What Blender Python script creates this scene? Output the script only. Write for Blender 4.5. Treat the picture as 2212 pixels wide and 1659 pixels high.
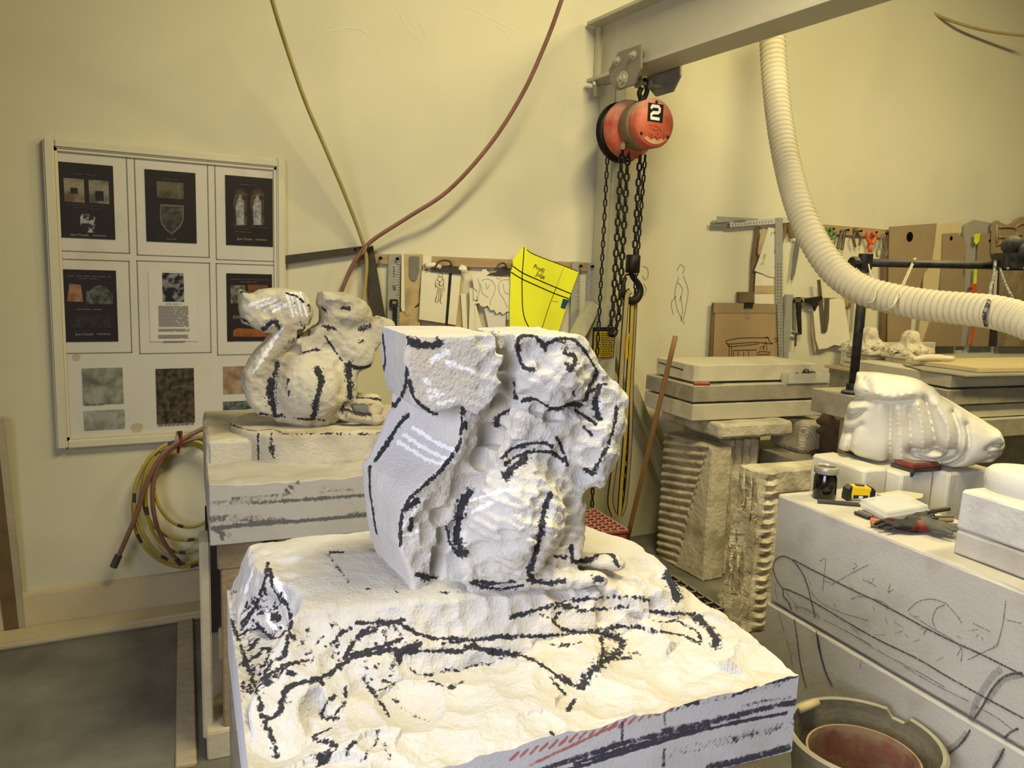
import bpy, bmesh, math, random
import numpy as np
from mathutils import Vector, Matrix
from mathutils.bvhtree import BVHTree

for o in list(bpy.data.objects): bpy.data.objects.remove(o)
S = bpy.context.scene
COL = S.collection
rnd = random.Random(7)
nrg = np.random.default_rng(11)

# ------------------------------------------------------------------ camera
IW, IH, FPX = 2212, 1659, 1720.0
YAW, PITCH, ROLL = math.radians(28.5), math.radians(8.26), math.radians(2.07)
CAM = np.array([0.0, -3.6, 1.53])
c_f = np.array([math.sin(YAW)*math.cos(PITCH), math.cos(YAW)*math.cos(PITCH), -math.sin(PITCH)])
_r = np.array([math.cos(YAW), -math.sin(YAW), 0.0]); _u = np.cross(_r, c_f)
c_r = _r*math.cos(ROLL) + _u*math.sin(ROLL)
c_u = -_r*math.sin(ROLL) + _u*math.cos(ROLL)
cd = bpy.data.cameras.new('camera'); cam = bpy.data.objects.new('camera', cd); COL.objects.link(cam)
cd.sensor_width = 36.0; cd.lens = FPX/IW*36.0; cd.clip_start = 0.05; cd.clip_end = 60
mw = Matrix.Identity(4)
for i in range(3):
    mw[i][0] = c_r[i]; mw[i][1] = c_u[i]; mw[i][2] = -c_f[i]; mw[i][3] = CAM[i]
cam.matrix_world = mw
S.camera = cam

# ------------------------------------------------------------------ view, world, lights
S.view_settings.view_transform = 'Standard'; S.view_settings.look = 'None'
S.view_settings.exposure = 0.10; S.view_settings.gamma = 1.0; S.view_settings.use_curve_mapping = False
wd = bpy.data.worlds.new('world'); S.world = wd; wd.use_nodes = True
wd.node_tree.nodes['Background'].inputs[0].default_value = (0.80, 0.86, 1.0, 1)
wd.node_tree.nodes['Background'].inputs[1].default_value = 0.4

def area(name, loc, target, sx, sy, power, col):
    l = bpy.data.lights.new(name, 'AREA'); l.shape = 'RECTANGLE'; l.size = sx; l.size_y = sy
    l.energy = power; l.color = col
    o = bpy.data.objects.new(name, l); COL.objects.link(o); o.location = loc
    d = Vector(target) - Vector(loc); o.rotation_euler = d.to_track_quat('-Z', 'Y').to_euler()
    return o
# ceiling strip lamps (warm) and daylight through the side window behind the camera
area('ceiling_lamp', (4.5, -2.7, 3.95), (4.5, -2.6, 0), 1.8, 0.3, 108, (1.0, 0.85, 0.47))
area('ceiling_lamp', (1.6, -2.4, 3.95), (3.0, -1.8, 0), 0.3, 1.8, 122, (1.0, 0.87, 0.52))
l3_ = area('ceiling_lamp', (0.35, -3.2, 3.95), (0.45, -3.0, 0), 0.3, 1.5, 9, (1.0, 0.93, 0.74))
l3_.data.spread = math.radians(90)
wl_ = area('window_daylight', (-1.62, -3.9, 1.7), (0.75, -2.95, 0.85), 1.6, 1.6, 45, (0.82, 0.83, 1.0))
wl_.data.spread = math.radians(112)
# ------------------------------------------------------------------ measuring helpers: a sight line cut with a real plane
def ray(x, y): return c_f + c_r*((x-IW/2)/FPX) - c_u*((y-IH/2)/FPX)
def cut(x, y, n, d):
    n = np.array(n, float); v = ray(x, y); return CAM + v*((d - n@CAM)/(n@v))
def wy(x, y, Y=0.0): return cut(x, y, (0, 1, 0), Y)
def wx(x, y, X): return cut(x, y, (1, 0, 0), X)
def wz(x, y, Z): return cut(x, y, (0, 0, 1), Z)
def wd_(x, y, dep): return CAM + ray(x, y)*dep
TH = math.radians(6)
BU = np.array([math.cos(TH), -math.sin(TH), 0.0]); BV = np.array([math.sin(TH), math.cos(TH), 0.0]); BZ = np.array([0, 0, 1.0])
class Frame:
    def __init__(s, o, u=BU, v=BV, w=BZ): s.o = np.array(o, float); s.u = np.array(u, float); s.v = np.array(v, float); s.w = np.array(w, float)
    def w_(s, p):
        p = np.asarray(p, float); return s.o + p[..., 0:1]*s.u + p[..., 1:2]*s.v + p[..., 2:3]*s.w
    def l_(s, p):
        d = np.asarray(p, float) - s.o; return np.stack([d@s.u, d@s.v, d@s.w], -1)
    def onv(s, x, y, v): return s.l_(cut(x, y, s.v, s.v@s.o + v))     # (u,v,w) on the plane v=const
    def onz(s, x, y, z): return s.l_(wz(x, y, z))
WF = Frame((0, 0, 0), (1, 0, 0), (0, 1, 0))
def rotz(a): 
    a = math.radians(a); return np.array([math.cos(a), math.sin(a), 0]), np.array([-math.sin(a), math.cos(a), 0])

# ------------------------------------------------------------------ materials
def lin(c): return tuple((x/12.92 if x <= .04045 else ((x+.055)/1.055)**2.4) for x in c)
MATS = {}
def mat(name, col, rough=.8, var=.12, vs=8.0, bump=.15, bs=60.0, metal=0.0, dust=0.0, col2=None, c2s=5.0, c2t=(.5, .62), spec=.3, emit=None, wave=None):
    """procedural material: base colour (display values) with noise variation, a second patchy colour, dust on up-facing sides and fine bump"""
    if name in MATS: return MATS[name]
    m = bpy.data.materials.new(name); m.use_nodes = True; nt = m.node_tree; N = nt.nodes; L = nt.links
    b = N['Principled BSDF']; b.inputs['Roughness'].default_value = rough; b.inputs['Metallic'].default_value = metal
    b.inputs['Specular IOR Level'].default_value = spec
    tc = N.new('ShaderNodeTexCoord')
    def noise(scale, det=4.0):
        n = N.new('ShaderNodeTexNoise'); n.inputs['Scale'].default_value = scale; n.inputs['Detail'].default_value = det
        L.new(tc.outputs['Object'], n.inputs['Vector']); return n
    c = lin(col); n1 = noise(vs)
    r = N.new('ShaderNodeValToRGB'); L.new(n1.outputs['Fac'], r.inputs['Fac'])
    r.color_ramp.elements[0].position = .28; r.color_ramp.elements[1].position = .72
    r.color_ramp.elements[0].color = tuple(max(0, x*(1-var)) for x in c)+(1,); r.color_ramp.elements[1].color = tuple(min(1, x*(1+var)) for x in c)+(1,)
    out = r.outputs['Color']
    def mixc(fac, a, bcol):
        mx = N.new('ShaderNodeMix'); mx.data_type = 'RGBA'
        L.new(fac, mx.inputs['Factor']); L.new(a, mx.inputs[6])
        if isinstance(bcol, tuple): mx.inputs[7].default_value = bcol+(1,)
        else: L.new(bcol, mx.inputs[7])
        return mx.outputs[2]
    if col2 is not None:
        n2 = noise(c2s, 6.0); rr = N.new('ShaderNodeValToRGB'); L.new(n2.outputs['Fac'], rr.inputs['Fac'])
        rr.color_ramp.elements[0].position = c2t[0]; rr.color_ramp.elements[1].position = c2t[1]
        out = mixc(rr.outputs['Color'], out, lin(col2))
    if wave is not None:
        wv = N.new('ShaderNodeTexWave'); wv.inputs['Scale'].default_value = wave[1]; wv.inputs['Distortion'].default_value = 6.0; wv.inputs['Detail'].default_value = 3.0
        wv.bands_direction = wave[2]; L.new(tc.outputs['Object'], wv.inputs['Vector'])
        ml = N.new('ShaderNodeMath'); ml.operation = 'MULTIPLY'; ml.inputs[1].default_value = wave[3]; L.new(wv.outputs['Fac'], ml.inputs[0])
        out = mixc(ml.outputs[0], out, lin(wave[0]))
    if dust > 0:
        g = N.new('ShaderNodeNewGeometry'); sp = N.new('ShaderNodeSeparateXYZ'); L.new(g.outputs['Normal'], sp.inputs[0])
        mp = N.new('ShaderNodeMapRange'); mp.inputs[1].default_value = .1; mp.inputs[2].default_value = .9; mp.inputs[4].default_value = dust
        L.new(sp.outputs['Z'], mp.inputs[0])
        n3 = noise(25.0); ml = N.new('ShaderNodeMath'); ml.operation = 'MULTIPLY_ADD'; L.new(n3.outputs['Fac'], ml.inputs[0]); ml.inputs[1].default_value = dust*.7
        L.new(mp.outputs[0], ml.inputs[2]); ml.use_clamp = True
        m2 = N.new('ShaderNodeMath'); m2.operation = 'SUBTRACT'; m2.use_clamp = True; m2.inputs[1].default_value = dust*.2; L.new(ml.outputs[0], m2.inputs[0])
        out = mixc(m2.outputs[0], out, lin((.80, .77, .68)))
    L.new(out, b.inputs['Base Color'])
    if bump > 0:
        nb = noise(bs, 5.0); bp = N.new('ShaderNodeBump'); bp.inputs['Strength'].default_value = bump; bp.inputs['Distance'].default_value = .01
        L.new(nb.outputs['Fac'], bp.inputs['Height']); L.new(bp.outputs['Normal'], b.inputs['Normal'])
    if emit:
        b.inputs['Emission Color'].default_value = lin(emit[0])+(1,); b.inputs['Emission Strength'].default_value = emit[1]
    MATS[name] = m; return m

def stone(name, col, var=.10, bump=.5, bs=70.0, stain=(.72, .60, .42), stain_t=(.56, .72), charcoal=(.21, .21, .225), vs=9.0, grain=3.4):
    """limestone whose charcoal, red pencil and fresh-cut strokes come from per-point attributes mark, red, pale"""
    if name in MATS: return MATS[name]
    m = mat(name, col, rough=.92, var=var, vs=vs, bump=bump, bs=bs, col2=stain, c2s=6.0, c2t=stain_t, spec=.15)
    nt = m.node_tree; N = nt.nodes; L = nt.links; b = N['Principled BSDF']
    src = b.inputs['Base Color'].links[0].from_socket; tc = [n for n in N if n.bl_idname == 'ShaderNodeTexCoord'][0]
    nz = N.new('ShaderNodeTexNoise'); nz.inputs['Scale'].default_value = 130.0; nz.inputs['Detail'].default_value = 6.0; L.new(tc.outputs['Object'], nz.inputs['Vector'])
    nz2 = N.new('ShaderNodeTexNoise'); nz2.inputs['Scale'].default_value = 38.0; nz2.inputs['Detail'].default_value = 4.0; L.new(tc.outputs['Object'], nz2.inputs['Vector'])
    nmix = N.new('ShaderNodeMath'); nmix.operation = 'MULTIPLY_ADD'; L.new(nz.outputs['Fac'], nmix.inputs[0]); nmix.inputs[1].default_value = .6
    nh = N.new('ShaderNodeMath'); nh.operation = 'MULTIPLY'; nh.inputs[1].default_value = .4; L.new(nz2.outputs['Fac'], nh.inputs[0]); L.new(nh.outputs[0], nmix.inputs[2])
    for att, colr, lo, hi in (('pale', (.93, .93, .92), .45, .75), ('red', (.68, .44, .40), .55, 1.0), ('mark', charcoal, .42, .72)):
        a = N.new('ShaderNodeAttribute'); a.attribute_name = att
        ad = N.new('ShaderNodeMath'); ad.operation = 'MULTIPLY_ADD'; L.new(nmix.outputs[0], ad.inputs[0]); ad.inputs[1].default_value = grain; 
        sb = N.new('ShaderNodeMath'); sb.operation = 'SUBTRACT'; L.new(a.outputs['Fac'], sb.inputs[0]); sb.inputs[1].default_value = grain*.5-.08
        L.new(sb.outputs[0], ad.inputs[2])
        mr = N.new('ShaderNodeMapRange'); mr.interpolation_type = 'SMOOTHSTEP'; mr.inputs[1].default_value = lo-.12; mr.inputs[2].default_value = hi-.05
        L.new(ad.outputs[0], mr.inputs[0])
        gt = N.new('ShaderNodeMath'); gt.operation = 'MULTIPLY'; L.new(mr.outputs[0], gt.inputs[0])
        g2 = N.new('ShaderNodeMapRange'); g2.inputs[1].default_value = .03; g2.inputs[2].default_value = .15; L.new(a.outputs['Fac'], g2.inputs[0]); L.new(g2.outputs[0], gt.inputs[1])
        mx = N.new('ShaderNodeMix'); mx.data_type = 'RGBA'; L.new(gt.outputs[0], mx.inputs['Factor']); L.new(src, mx.inputs[6]); mx.inputs[7].default_value = lin(colr)+(1,)
        src = mx.outputs[2]
    L.new(src, b.inputs['Base Color']); return m

# ------------------------------------------------------------------ mesh builder
class M:
    def __init__(s): s.v = []; s.f = []
    def add(s, v, f):
        k = len(s.v); s.v += [tuple(map(float, p)) for p in v]; s.f += [tuple(i+k for i in q) for q in f]; return s
    def box(s, lo, hi, fr=WF):
        x0, y0, z0 = lo; x1, y1, z1 = hi
        p = np.array([(x0,y0,z0),(x1,y0,z0),(x1,y1,z0),(x0,y1,z0),(x0,y0,z1),(x1,y0,z1),(x1,y1,z1),(x0,y1,z1)], float)
        return s.add(fr.w_(p), [(0,3,2,1),(4,5,6,7),(0,1,5,4),(1,2,6,5),(2,3,7,6),(3,0,4,7)])
    def prism(s, pts, ext):
        """closed polygon of 3-D points swept along ext"""
        pts = np.asarray(pts, float); ext = np.asarray(ext, float); n = len(pts)
        nrm = sum((np.cross(pts[i]-pts[0], pts[(i+1) % n]-pts[0]) for i in range(1, n-1)), np.zeros(3))
        if nrm@ext > 0: pts = pts[::-1]
        return s.add(list(pts)+list(pts+ext), [tuple(range(n)), tuple(range(2*n-1, n-1, -1))]+[(i, i+n, (i+1) % n+n, (i+1) % n) for i in range(n)])
    def tube(s, path, r, n=10, closed=False, cap=True):
        P = np.asarray(path, float); k = len(P); r = np.broadcast_to(np.asarray(r, float), (k,))
        T = np.gradient(P, axis=0) if not closed else (np.roll(P, -1, 0)-np.roll(P, 1, 0))
        T /= np.linalg.norm(T, axis=1, keepdims=True)+1e-12
        a = np.array([0, 0, 1.0]) if abs(T[0][2]) < .9 else np.array([1.0, 0, 0])
        nrm = np.cross(T[0], a); nrm /= np.linalg.norm(nrm); V = []
        for i in range(k):
            nrm = nrm - T[i]*(nrm@T[i]); nrm /= np.linalg.norm(nrm)+1e-12; b = np.cross(T[i], nrm)
            for j in range(n):
                t = 2*math.pi*j/n; V.append(P[i]+r[i]*(math.cos(t)*nrm+math.sin(t)*b))
        F = []
        for i in range(k if closed else k-1):
            for j in range(n):
                i2 = (i+1) % k; F.append((i*n+j, i*n+(j+1) % n, i2*n+(j+1) % n, i2*n+j))
        if not closed and cap: F += [tuple(range(n-1, -1, -1)), tuple((k-1)*n+j for j in range(n))]
        return s.add(V, F)
    def lathe(s, prof, o, ax=(0, 0, 1), n=28, capa=True, capb=True, wob=0.0):
        """profile of (radius, height) about axis ax through o"""
        ax = np.array(ax, float); ax /= np.linalg.norm(ax); t = np.array([1.0, 0, 0]) if abs(ax[0]) < .9 else np.array([0, 1.0, 0])
        a = np.cross(ax, t); a /= np.linalg.norm(a); b = np.cross(ax, a); V = []; k = len(prof)
        for (r, h) in prof:
            for j in range(n):
                q = 2*math.pi*j/n; rr = r*(1+wob*math.sin(3*q+1)); V.append(np.array(o)+ax*h+rr*(math.cos(q)*a+math.sin(q)*b))
        F = [(i*n+j, i*n+(j+1) % n, (i+1)*n+(j+1) % n, (i+1)*n+j) for i in range(k-1) for j in range(n)]
        if capa: F.append(tuple(range(n-1, -1, -1)))
        if capb: F.append(tuple((k-1)*n+j for j in range(n)))
        return s.add(V, F)
    def ribbon(s, pts, w, nrm, lift=.0006):
        """flat stroke lying on a surface with normal nrm"""
        P = np.asarray(pts, float); nrm = np.array(nrm, float); T = np.gradient(P, axis=0); sd = np.cross(T, nrm); sd /= np.linalg.norm(sd, axis=1, keepdims=True)+1e-12
        w = np.broadcast_to(np.asarray(w, float), (len(P),))[:, None]; A = P-sd*w/2+nrm*lift; B = P+sd*w/2+nrm*lift; n = len(P)
        return s.add(list(A)+list(B), [(i, i+1, n+i+1, n+i) for i in range(n-1)])
    def build(s, name, m, parent=None, smooth=False, bevel=0.0, base=True):
        me = bpy.data.meshes.new(name); V = np.array(s.v, float)
        lo, hi = V.min(0), V.max(0); c = np.array([(lo[0]+hi[0])/2, (lo[1]+hi[1])/2, lo[2] if base else (lo[2]+hi[2])/2])
        me.from_pydata((V-c).tolist(), [], s.f); me.validate(); me.update()
        if bevel > 0:
            bm = bmesh.new(); bm.from_mesh(me); bmesh.ops.remove_doubles(bm, verts=bm.verts, dist=1e-5)
            es = [e for e in bm.edges if len(e.link_faces) == 2 and e.calc_face_angle(0) > .6]
            bmesh.ops.bevel(bm, geom=es, offset=bevel, segments=2, affect='EDGES', clamp_overlap=True); bm.to_mesh(me); bm.free()
        if smooth: me.polygons.foreach_set('use_smooth', [True]*len(me.polygons))
        me.materials.append(m); o = bpy.data.objects.new(name, me); COL.objects.link(o)
        if parent is not None:
            o.parent = parent; pl = np.array(root_loc(parent)); o.location = c-pl
        else: o.location = c
        return o
def root_loc(o):
    l = np.array(o.location, float)
    while o.parent: o = o.parent; l = l+np.array(o.location, float)
    return l
def tag(o, label, cat, group=None, kind=None):
    o['label'] = label
    if cat: o['category'] = cat
    if group: o['group'] = group
    if kind or cat: o['kind'] = kind or 'thing'
    return o
def thing(name, label, cat, loc, group=None):
    o = bpy.data.objects.new(name, None); COL.objects.link(o); o.location = tuple(map(float, loc)); o.empty_display_size = .05
    return tag(o, label, cat, group)
def struct(o): o['kind'] = 'structure'; return o
def sheet(name, poly, Y, m, t=.003, parent=None):
    """flat piece hung on the back wall: outline measured on the plane y=Y, thickness t towards the wall"""
    return M().prism([wy(x, y, Y) for x, y in poly], (0, t, 0)).build(name, m, parent, base=False)
def smooth_path(pts, n=60):
    """Catmull-Rom through pts"""
    P = np.asarray(pts, float); P = np.vstack([2*P[0]-P[1], P, 2*P[-1]-P[-2]]); out = []; k = len(P)-3
    for t in np.linspace(0, k-1e-6, n):
        i = int(t); f = t-i; a, b, c, d = P[i:i+4]
        out.append(.5*((2*b)+(-a+c)*f+(2*a-5*b+4*c-d)*f*f+(-a+3*b-3*c+d)*f**3))
    return np.array(out)
def resample(P, step):
    P = np.asarray(P, float); d = np.r_[0, np.cumsum(np.linalg.norm(np.diff(P, axis=0), axis=1))]; n = max(2, int(d[-1]/step)+1); t = np.linspace(0, d[-1], n)
    return np.stack([np.interp(t, d, P[:, i]) for i in range(P.shape[1])], 1)

# ------------------------------------------------------------------ noise and implicit shapes
_lat = nrg.random((32, 32, 32)).astype(np.float32)
def vnoise(p):
    p = np.asarray(p, np.float32); i = np.floor(p).astype(int); f = p-i; f = f*f*(3-2*f); i &= 31; j = (i+1) & 31
    x, y, z = f[..., 0], f[..., 1], f[..., 2]
    def g(a, b, c): return _lat[a, b, c]
    x0, x1, y0, y1, z0, z1 = i[..., 0], j[..., 0], i[..., 1], j[..., 1], i[..., 2], j[..., 2]
    a = g(x0,y0,z0)*(1-x)+g(x1,y0,z0)*x; b = g(x0,y1,z0)*(1-x)+g(x1,y1,z0)*x
    c = g(x0,y0,z1)*(1-x)+g(x1,y0,z1)*x; d = g(x0,y1,z1)*(1-x)+g(x1,y1,z1)*x
    return (a*(1-y)+b*y)*(1-z)+(c*(1-y)+d*y)*z
def fbm(p, s, oct=3):
    p = np.asarray(p, np.float32)*s; o = 0; a = 1.0; t = 0
    for k in range(oct): o = o+a*vnoise(p+k*7.3); t += a; a *= .5; p = p*2.03
    return o/t-.5
def smin(a, b, k): 
    h = np.clip(.5+.5*(b-a)/k, 0, 1); return b*(1-h)+a*h-k*h*(1-h)
def smax(a, b, k): return -smin(-a, -b, k)
def poly2(X, Y, poly):
    """signed distance to a 2-D polygon (negative inside)"""
    P = np.asarray(poly, np.float32); n = len(P); d = np.full(X.shape, 1e9, np.float32); ins = np.zeros(X.shape, bool)
    for i in range(n):
        a = P[i]; b = P[(i+1) % n]; e = b-a; wx_, wy_ = X-a[0], Y-a[1]; t = np.clip((wx_*e[0]+wy_*e[1])/(e@e+1e-12), 0, 1)
        d = np.minimum(d, (wx_-e[0]*t)**2+(wy_-e[1]*t)**2)
        c = (a[1] > Y) != (b[1] > Y)
        if abs(e[1]) > 1e-9: ins ^= c & (X < a[0]+(Y-a[1])*e[0]/e[1])
    d = np.sqrt(d); return np.where(ins, -d, d)
def grid(lo, hi, h):
    ax = [np.arange(lo[i], hi[i]+h, h, dtype=np.float32) for i in range(3)]
    return np.meshgrid(*ax, indexing='ij', sparse=False)
def nets(D, lo, h):
    """surface nets: quads through the zero level of D"""
    s = D < 0; sh = np.array(D.shape); c = np.zeros(sh-1, np.int8)
    for a in (0, 1):
        for b in (0, 1):
            for d in (0, 1): c += s[a:sh[0]-1+a, b:sh[1]-1+b, d:sh[2]-1+d]
    act = (c > 0) & (c < 8); idx = -np.ones(act.shape, np.int64); I = np.argwhere(act); idx[act] = np.arange(len(I))
    acc = np.zeros((len(I), 3)); cnt = np.zeros(len(I))
    cor = [(a, b, d) for a in (0, 1) for b in (0, 1) for d in (0, 1)]
    for p in cor:
        for ax in range(3):
            if p[ax]: continue
            q = list(p); q[ax] = 1
            v0 = D[I[:, 0]+p[0], I[:, 1]+p[1], I[:, 2]+p[2]]; v1 = D[I[:, 0]+q[0], I[:, 1]+q[1], I[:, 2]+q[2]]
            k = (v0 < 0) != (v1 < 0); t = np.where(k, v0/(v0-v1+1e-20), 0); pos = np.tile(np.array(p, float), (len(I), 1)); pos[:, ax] += t
            acc[k] += pos[k]; cnt[k] += 1
    V = (I+acc/cnt[:, None])*h+np.array(lo); F = []
    for ax in range(3):
        o1, o2 = [(1, 2), (2, 0), (0, 1)][ax]
        sl0 = [slice(None)]*3; sl1 = [slice(None)]*3; sl0[ax] = slice(0, -1); sl1[ax] = slice(1, None)
        for t in (o1, o2): sl0[t] = slice(1, -1); sl1[t] = slice(1, -1)
        a = s[tuple(sl0)]; b = s[tuple(sl1)]
        for cond, flip in ((a & ~b, False), (~a & b, True)):
            E_ = np.argwhere(cond)
            if not len(E_): continue
            E_[:, o1] += 1; E_[:, o2] += 1
            def cell(d1, d2):
                q = E_.copy(); q[:, o1] += d1; q[:, o2] += d2; return idx[q[:, 0], q[:, 1], q[:, 2]]
            qd = np.stack([cell(-1, -1), cell(0, -1), cell(0, 0), cell(-1, 0)], 1)
            F.append(qd[:, ::-1] if flip else qd)
    F = np.vstack(F); F = F[(F >= 0).all(1)]; return V, F
def fast_mesh(name, V, F, m, parent=None, smooth=True, attrs=None):
    V = np.asarray(V, float); c = np.array([(V[:, 0].min()+V[:, 0].max())/2, (V[:, 1].min()+V[:, 1].max())/2, V[:, 2].min()])
    F = np.asarray(F); me = bpy.data.meshes.new(name); me.from_pydata((V-c).tolist(), [], F.tolist()); me.update()
    if smooth: me.polygons.foreach_set('use_smooth', [True]*len(me.polygons))
    if attrs:
        for k, a in attrs.items(): me.attributes.new(k, 'FLOAT', 'POINT').data.foreach_set('value', np.asarray(a, np.float32))
    me.materials.append(m); o = bpy.data.objects.new(name, me); COL.objects.link(o)
    o.location = c if parent is None else c-root_loc(parent)
    if parent is not None: o.parent = parent
    return o
def vnormals(V, F):
    N_ = np.zeros_like(V); a = V[F[:, 0]]; b = V[F[:, 1]]; c = V[F[:, 2]]; d = V[F[:, -1]]; n = np.cross(c-a, d-b)
    for i in range(F.shape[1]): np.add.at(N_, F[:, i], n)
    return N_/(np.linalg.norm(N_, axis=1, keepdims=True)+1e-12)
def paint(V, F, strokes, tf):
    """strokes drawn on the stone: each (kind, width, [points], strength) is found on the surface and spread over nearby points"""
    bv = BVHTree.FromPolygons([tuple(p) for p in V], [tuple(int(i) for i in f) for f in F]); out = {k: np.zeros(len(V), np.float32) for k in ('mark', 'pale', 'red')}
    c0 = Vector(CAM)
    for st in strokes:
        kind, w, pts = st[0], st[1], st[2]; amp = st[3] if len(st) > 3 else 1.0
        if kind == 'mark' and w*tf.scale < 6: amp *= .85
        P2 = smooth_path(pts, max(6, 6*len(pts))) if len(pts) > 2 else resample(pts, 6)
        hit = []
        for x, y in P2:
            X, Y = tf(x, y); h = bv.ray_cast(c0, Vector(ray(X, Y)).normalized())
            if h[0] is not None: hit.append((np.array(h[0]), h[3]))
        if not hit: continue
        sc = tf.scale
        for k, (p, dist) in enumerate(hit):
            r = max(.0040, w*sc*.57/FPX*dist); q = hit[min(k+1, len(hit)-1)][0]
            if np.linalg.norm(q-p) > .06: q = p
            lo = np.minimum(p, q)-2*r; hi = np.maximum(p, q)+2*r
            ix = np.nonzero(((V > lo) & (V < hi)).all(1))[0]
            if not len(ix): continue
            e = q-p; t = np.clip(((V[ix]-p)@e)/(e@e+1e-12), 0, 1); d = np.linalg.norm(V[ix]-p-t[:, None]*e, axis=1)/r
            val = amp*np.maximum(np.clip(1.15-d*d, 0, 1), .34*np.clip(2.0-d, 0, 1)); out[kind][ix] = np.maximum(out[kind][ix], val)
    return out
def chips(D, lo, h, n, rr, dd, keep=None, seed=3):
    """strike n shallow round chips off the surface of D"""
    r_ = np.random.default_rng(seed); V, F = nets(D, lo, h); N_ = vnormals(V, F); lo = np.array(lo)
    if (N_*(V-V.mean(0))).sum() < 0: N_ = -N_
    ids = np.arange(len(V)) if keep is None else np.nonzero(keep(V))[0]
    for i in r_.choice(ids, n):
        r = r_.uniform(*rr); d = r_.uniform(*dd); nn = N_[i]+r_.normal(0, .25, 3); nn /= np.linalg.norm(nn); c = V[i]+nn*(r-d); w = math.sqrt(2*r*d)+2*h
        a = np.maximum(((V[i]-w-lo)/h).astype(int), 0); b = np.minimum(((V[i]+w-lo)/h).astype(int)+2, D.shape)
        sl = tuple(slice(a[k], b[k]) for k in range(3)); g = np.meshgrid(*[lo[k]+h*np.arange(a[k], b[k]) for k in range(3)], indexing='ij')
        D[sl] = np.maximum(D[sl], r-np.sqrt((g[0]-c[0])**2+(g[1]-c[1])**2+(g[2]-c[2])**2))
    return D
class TF:
    def __init__(s, x0, y0, sc): s.x0, s.y0, s.scale = x0, y0, sc
    def __call__(s, x, y): return s.x0+x*s.scale, s.y0+y*s.scale
C3 = TF(760, 660, .3978); C4 = TF(440, 1120, .325); C5 = TF(1000, 1100, .3436); C2 = TF(480, 580, .3978); C7 = TF(400, 880, .2532); PX = TF(0, 0, 1.0)
def rough_box(lo, hi, fr, step=.03, amp=.003, rad=.006, ns=14.0, top=0.0):
    """sawn stone block: gridded box with softened, slightly chipped edges; returns vertices and faces"""
    lo = np.array(lo, float); hi = np.array(hi, float); h = (hi-lo)/2; c = (hi+lo)/2; V = []; F = []; key = {}
    n = [max(2, int(round(2*h[i]/step))+1) for i in range(3)]
    ts = []
    for i in range(3):
        t = np.linspace(-h[i], h[i], n[i]); t = np.unique(np.r_[t, -h[i]+rad, h[i]-rad]); ts.append(t)
    for ax in range(3):
        a, b = [(1, 2), (2, 0), (0, 1)][ax]
        for sg in (-1, 1):
            A, B = ts[a], ts[b]; ids = np.zeros((len(A), len(B)), int)
            for i, x in enumerate(A):
                for j, y in enumerate(B):
                    p = [0, 0, 0]; p[ax] = sg*h[ax]; p[a] = x; p[b] = y; k = tuple(round(q, 6) for q in p)
                    if k not in key: key[k] = len(V); V.append(p)
                    ids[i, j] = key[k]
            for i in range(len(A)-1):
                for j in range(len(B)-1):
                    q = (ids[i, j], ids[i+1, j], ids[i+1, j+1], ids[i, j+1]); F.append(q if sg > 0 else q[::-1])
    V = np.array(V); q = np.clip(V, -h+rad, h-rad); d = V-q; L_ = np.linalg.norm(d, axis=1, keepdims=True); nn = d/(L_+1e-12)
    edge = (np.abs(d) > 1e-6).sum(1) > 1
    V2 = q+nn*rad; W_ = fr.w_(V2+c); nz = fbm(W_+3.1, ns, 3)
    V2 = V2+nn*(nz*amp*2)[:, None] - nn*(edge*np.clip(fbm(W_+9.7, ns*2.2, 2)+.12, 0, 1)*rad*1.6)[:, None]
    if top: V2[:, 2] += np.where(V2[:, 2] > h[2]-rad*1.2, fbm(W_, 9.0, 3)*top, 0)
    return fr.w_(V2+c), np.array(F)
def block(name, lo, hi, fr, m, parent=None, strokes=None, tf=PX, **k):
    V, F = rough_box(lo, hi, fr, **k); at = paint(V, F, strokes, tf) if strokes else None
    return fast_mesh(name, V, F, m, parent, smooth=False, attrs=at)
def text(name, s, size, o, ux, uz, m, parent, ext=.0004, align='CENTER'):
    """lettering as flat mesh: origin o, reading direction ux, up uz"""
    cu = bpy.data.curves.new(name, 'FONT'); cu.body = s; cu.size = size; cu.align_x = align; cu.align_y = 'CENTER'; cu.extrude = ext
    t = bpy.data.objects.new(name, cu); COL.objects.link(t); dg = bpy.context.evaluated_depsgraph_get(); me = bpy.data.meshes.new_from_object(t.evaluated_get(dg))
    bpy.data.objects.remove(t); bpy.data.curves.remove(cu)
    ux = np.array(ux, float); ux /= np.linalg.norm(ux); uz = np.array(uz, float); uz -= ux*(uz@ux); uz /= np.linalg.norm(uz); nn = np.cross(ux, uz)
    V = np.array([v.co[:] for v in me.vertices]); Wd = np.array(o)+V[:, :1]*ux+V[:, 1:2]*uz+V[:, 2:3]*nn
    mm = M(); mm.add(Wd, [tuple(p.vertices) for p in me.polygons]); bpy.data.meshes.remove(me); return mm.build(name, m, parent, base=False)
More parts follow.
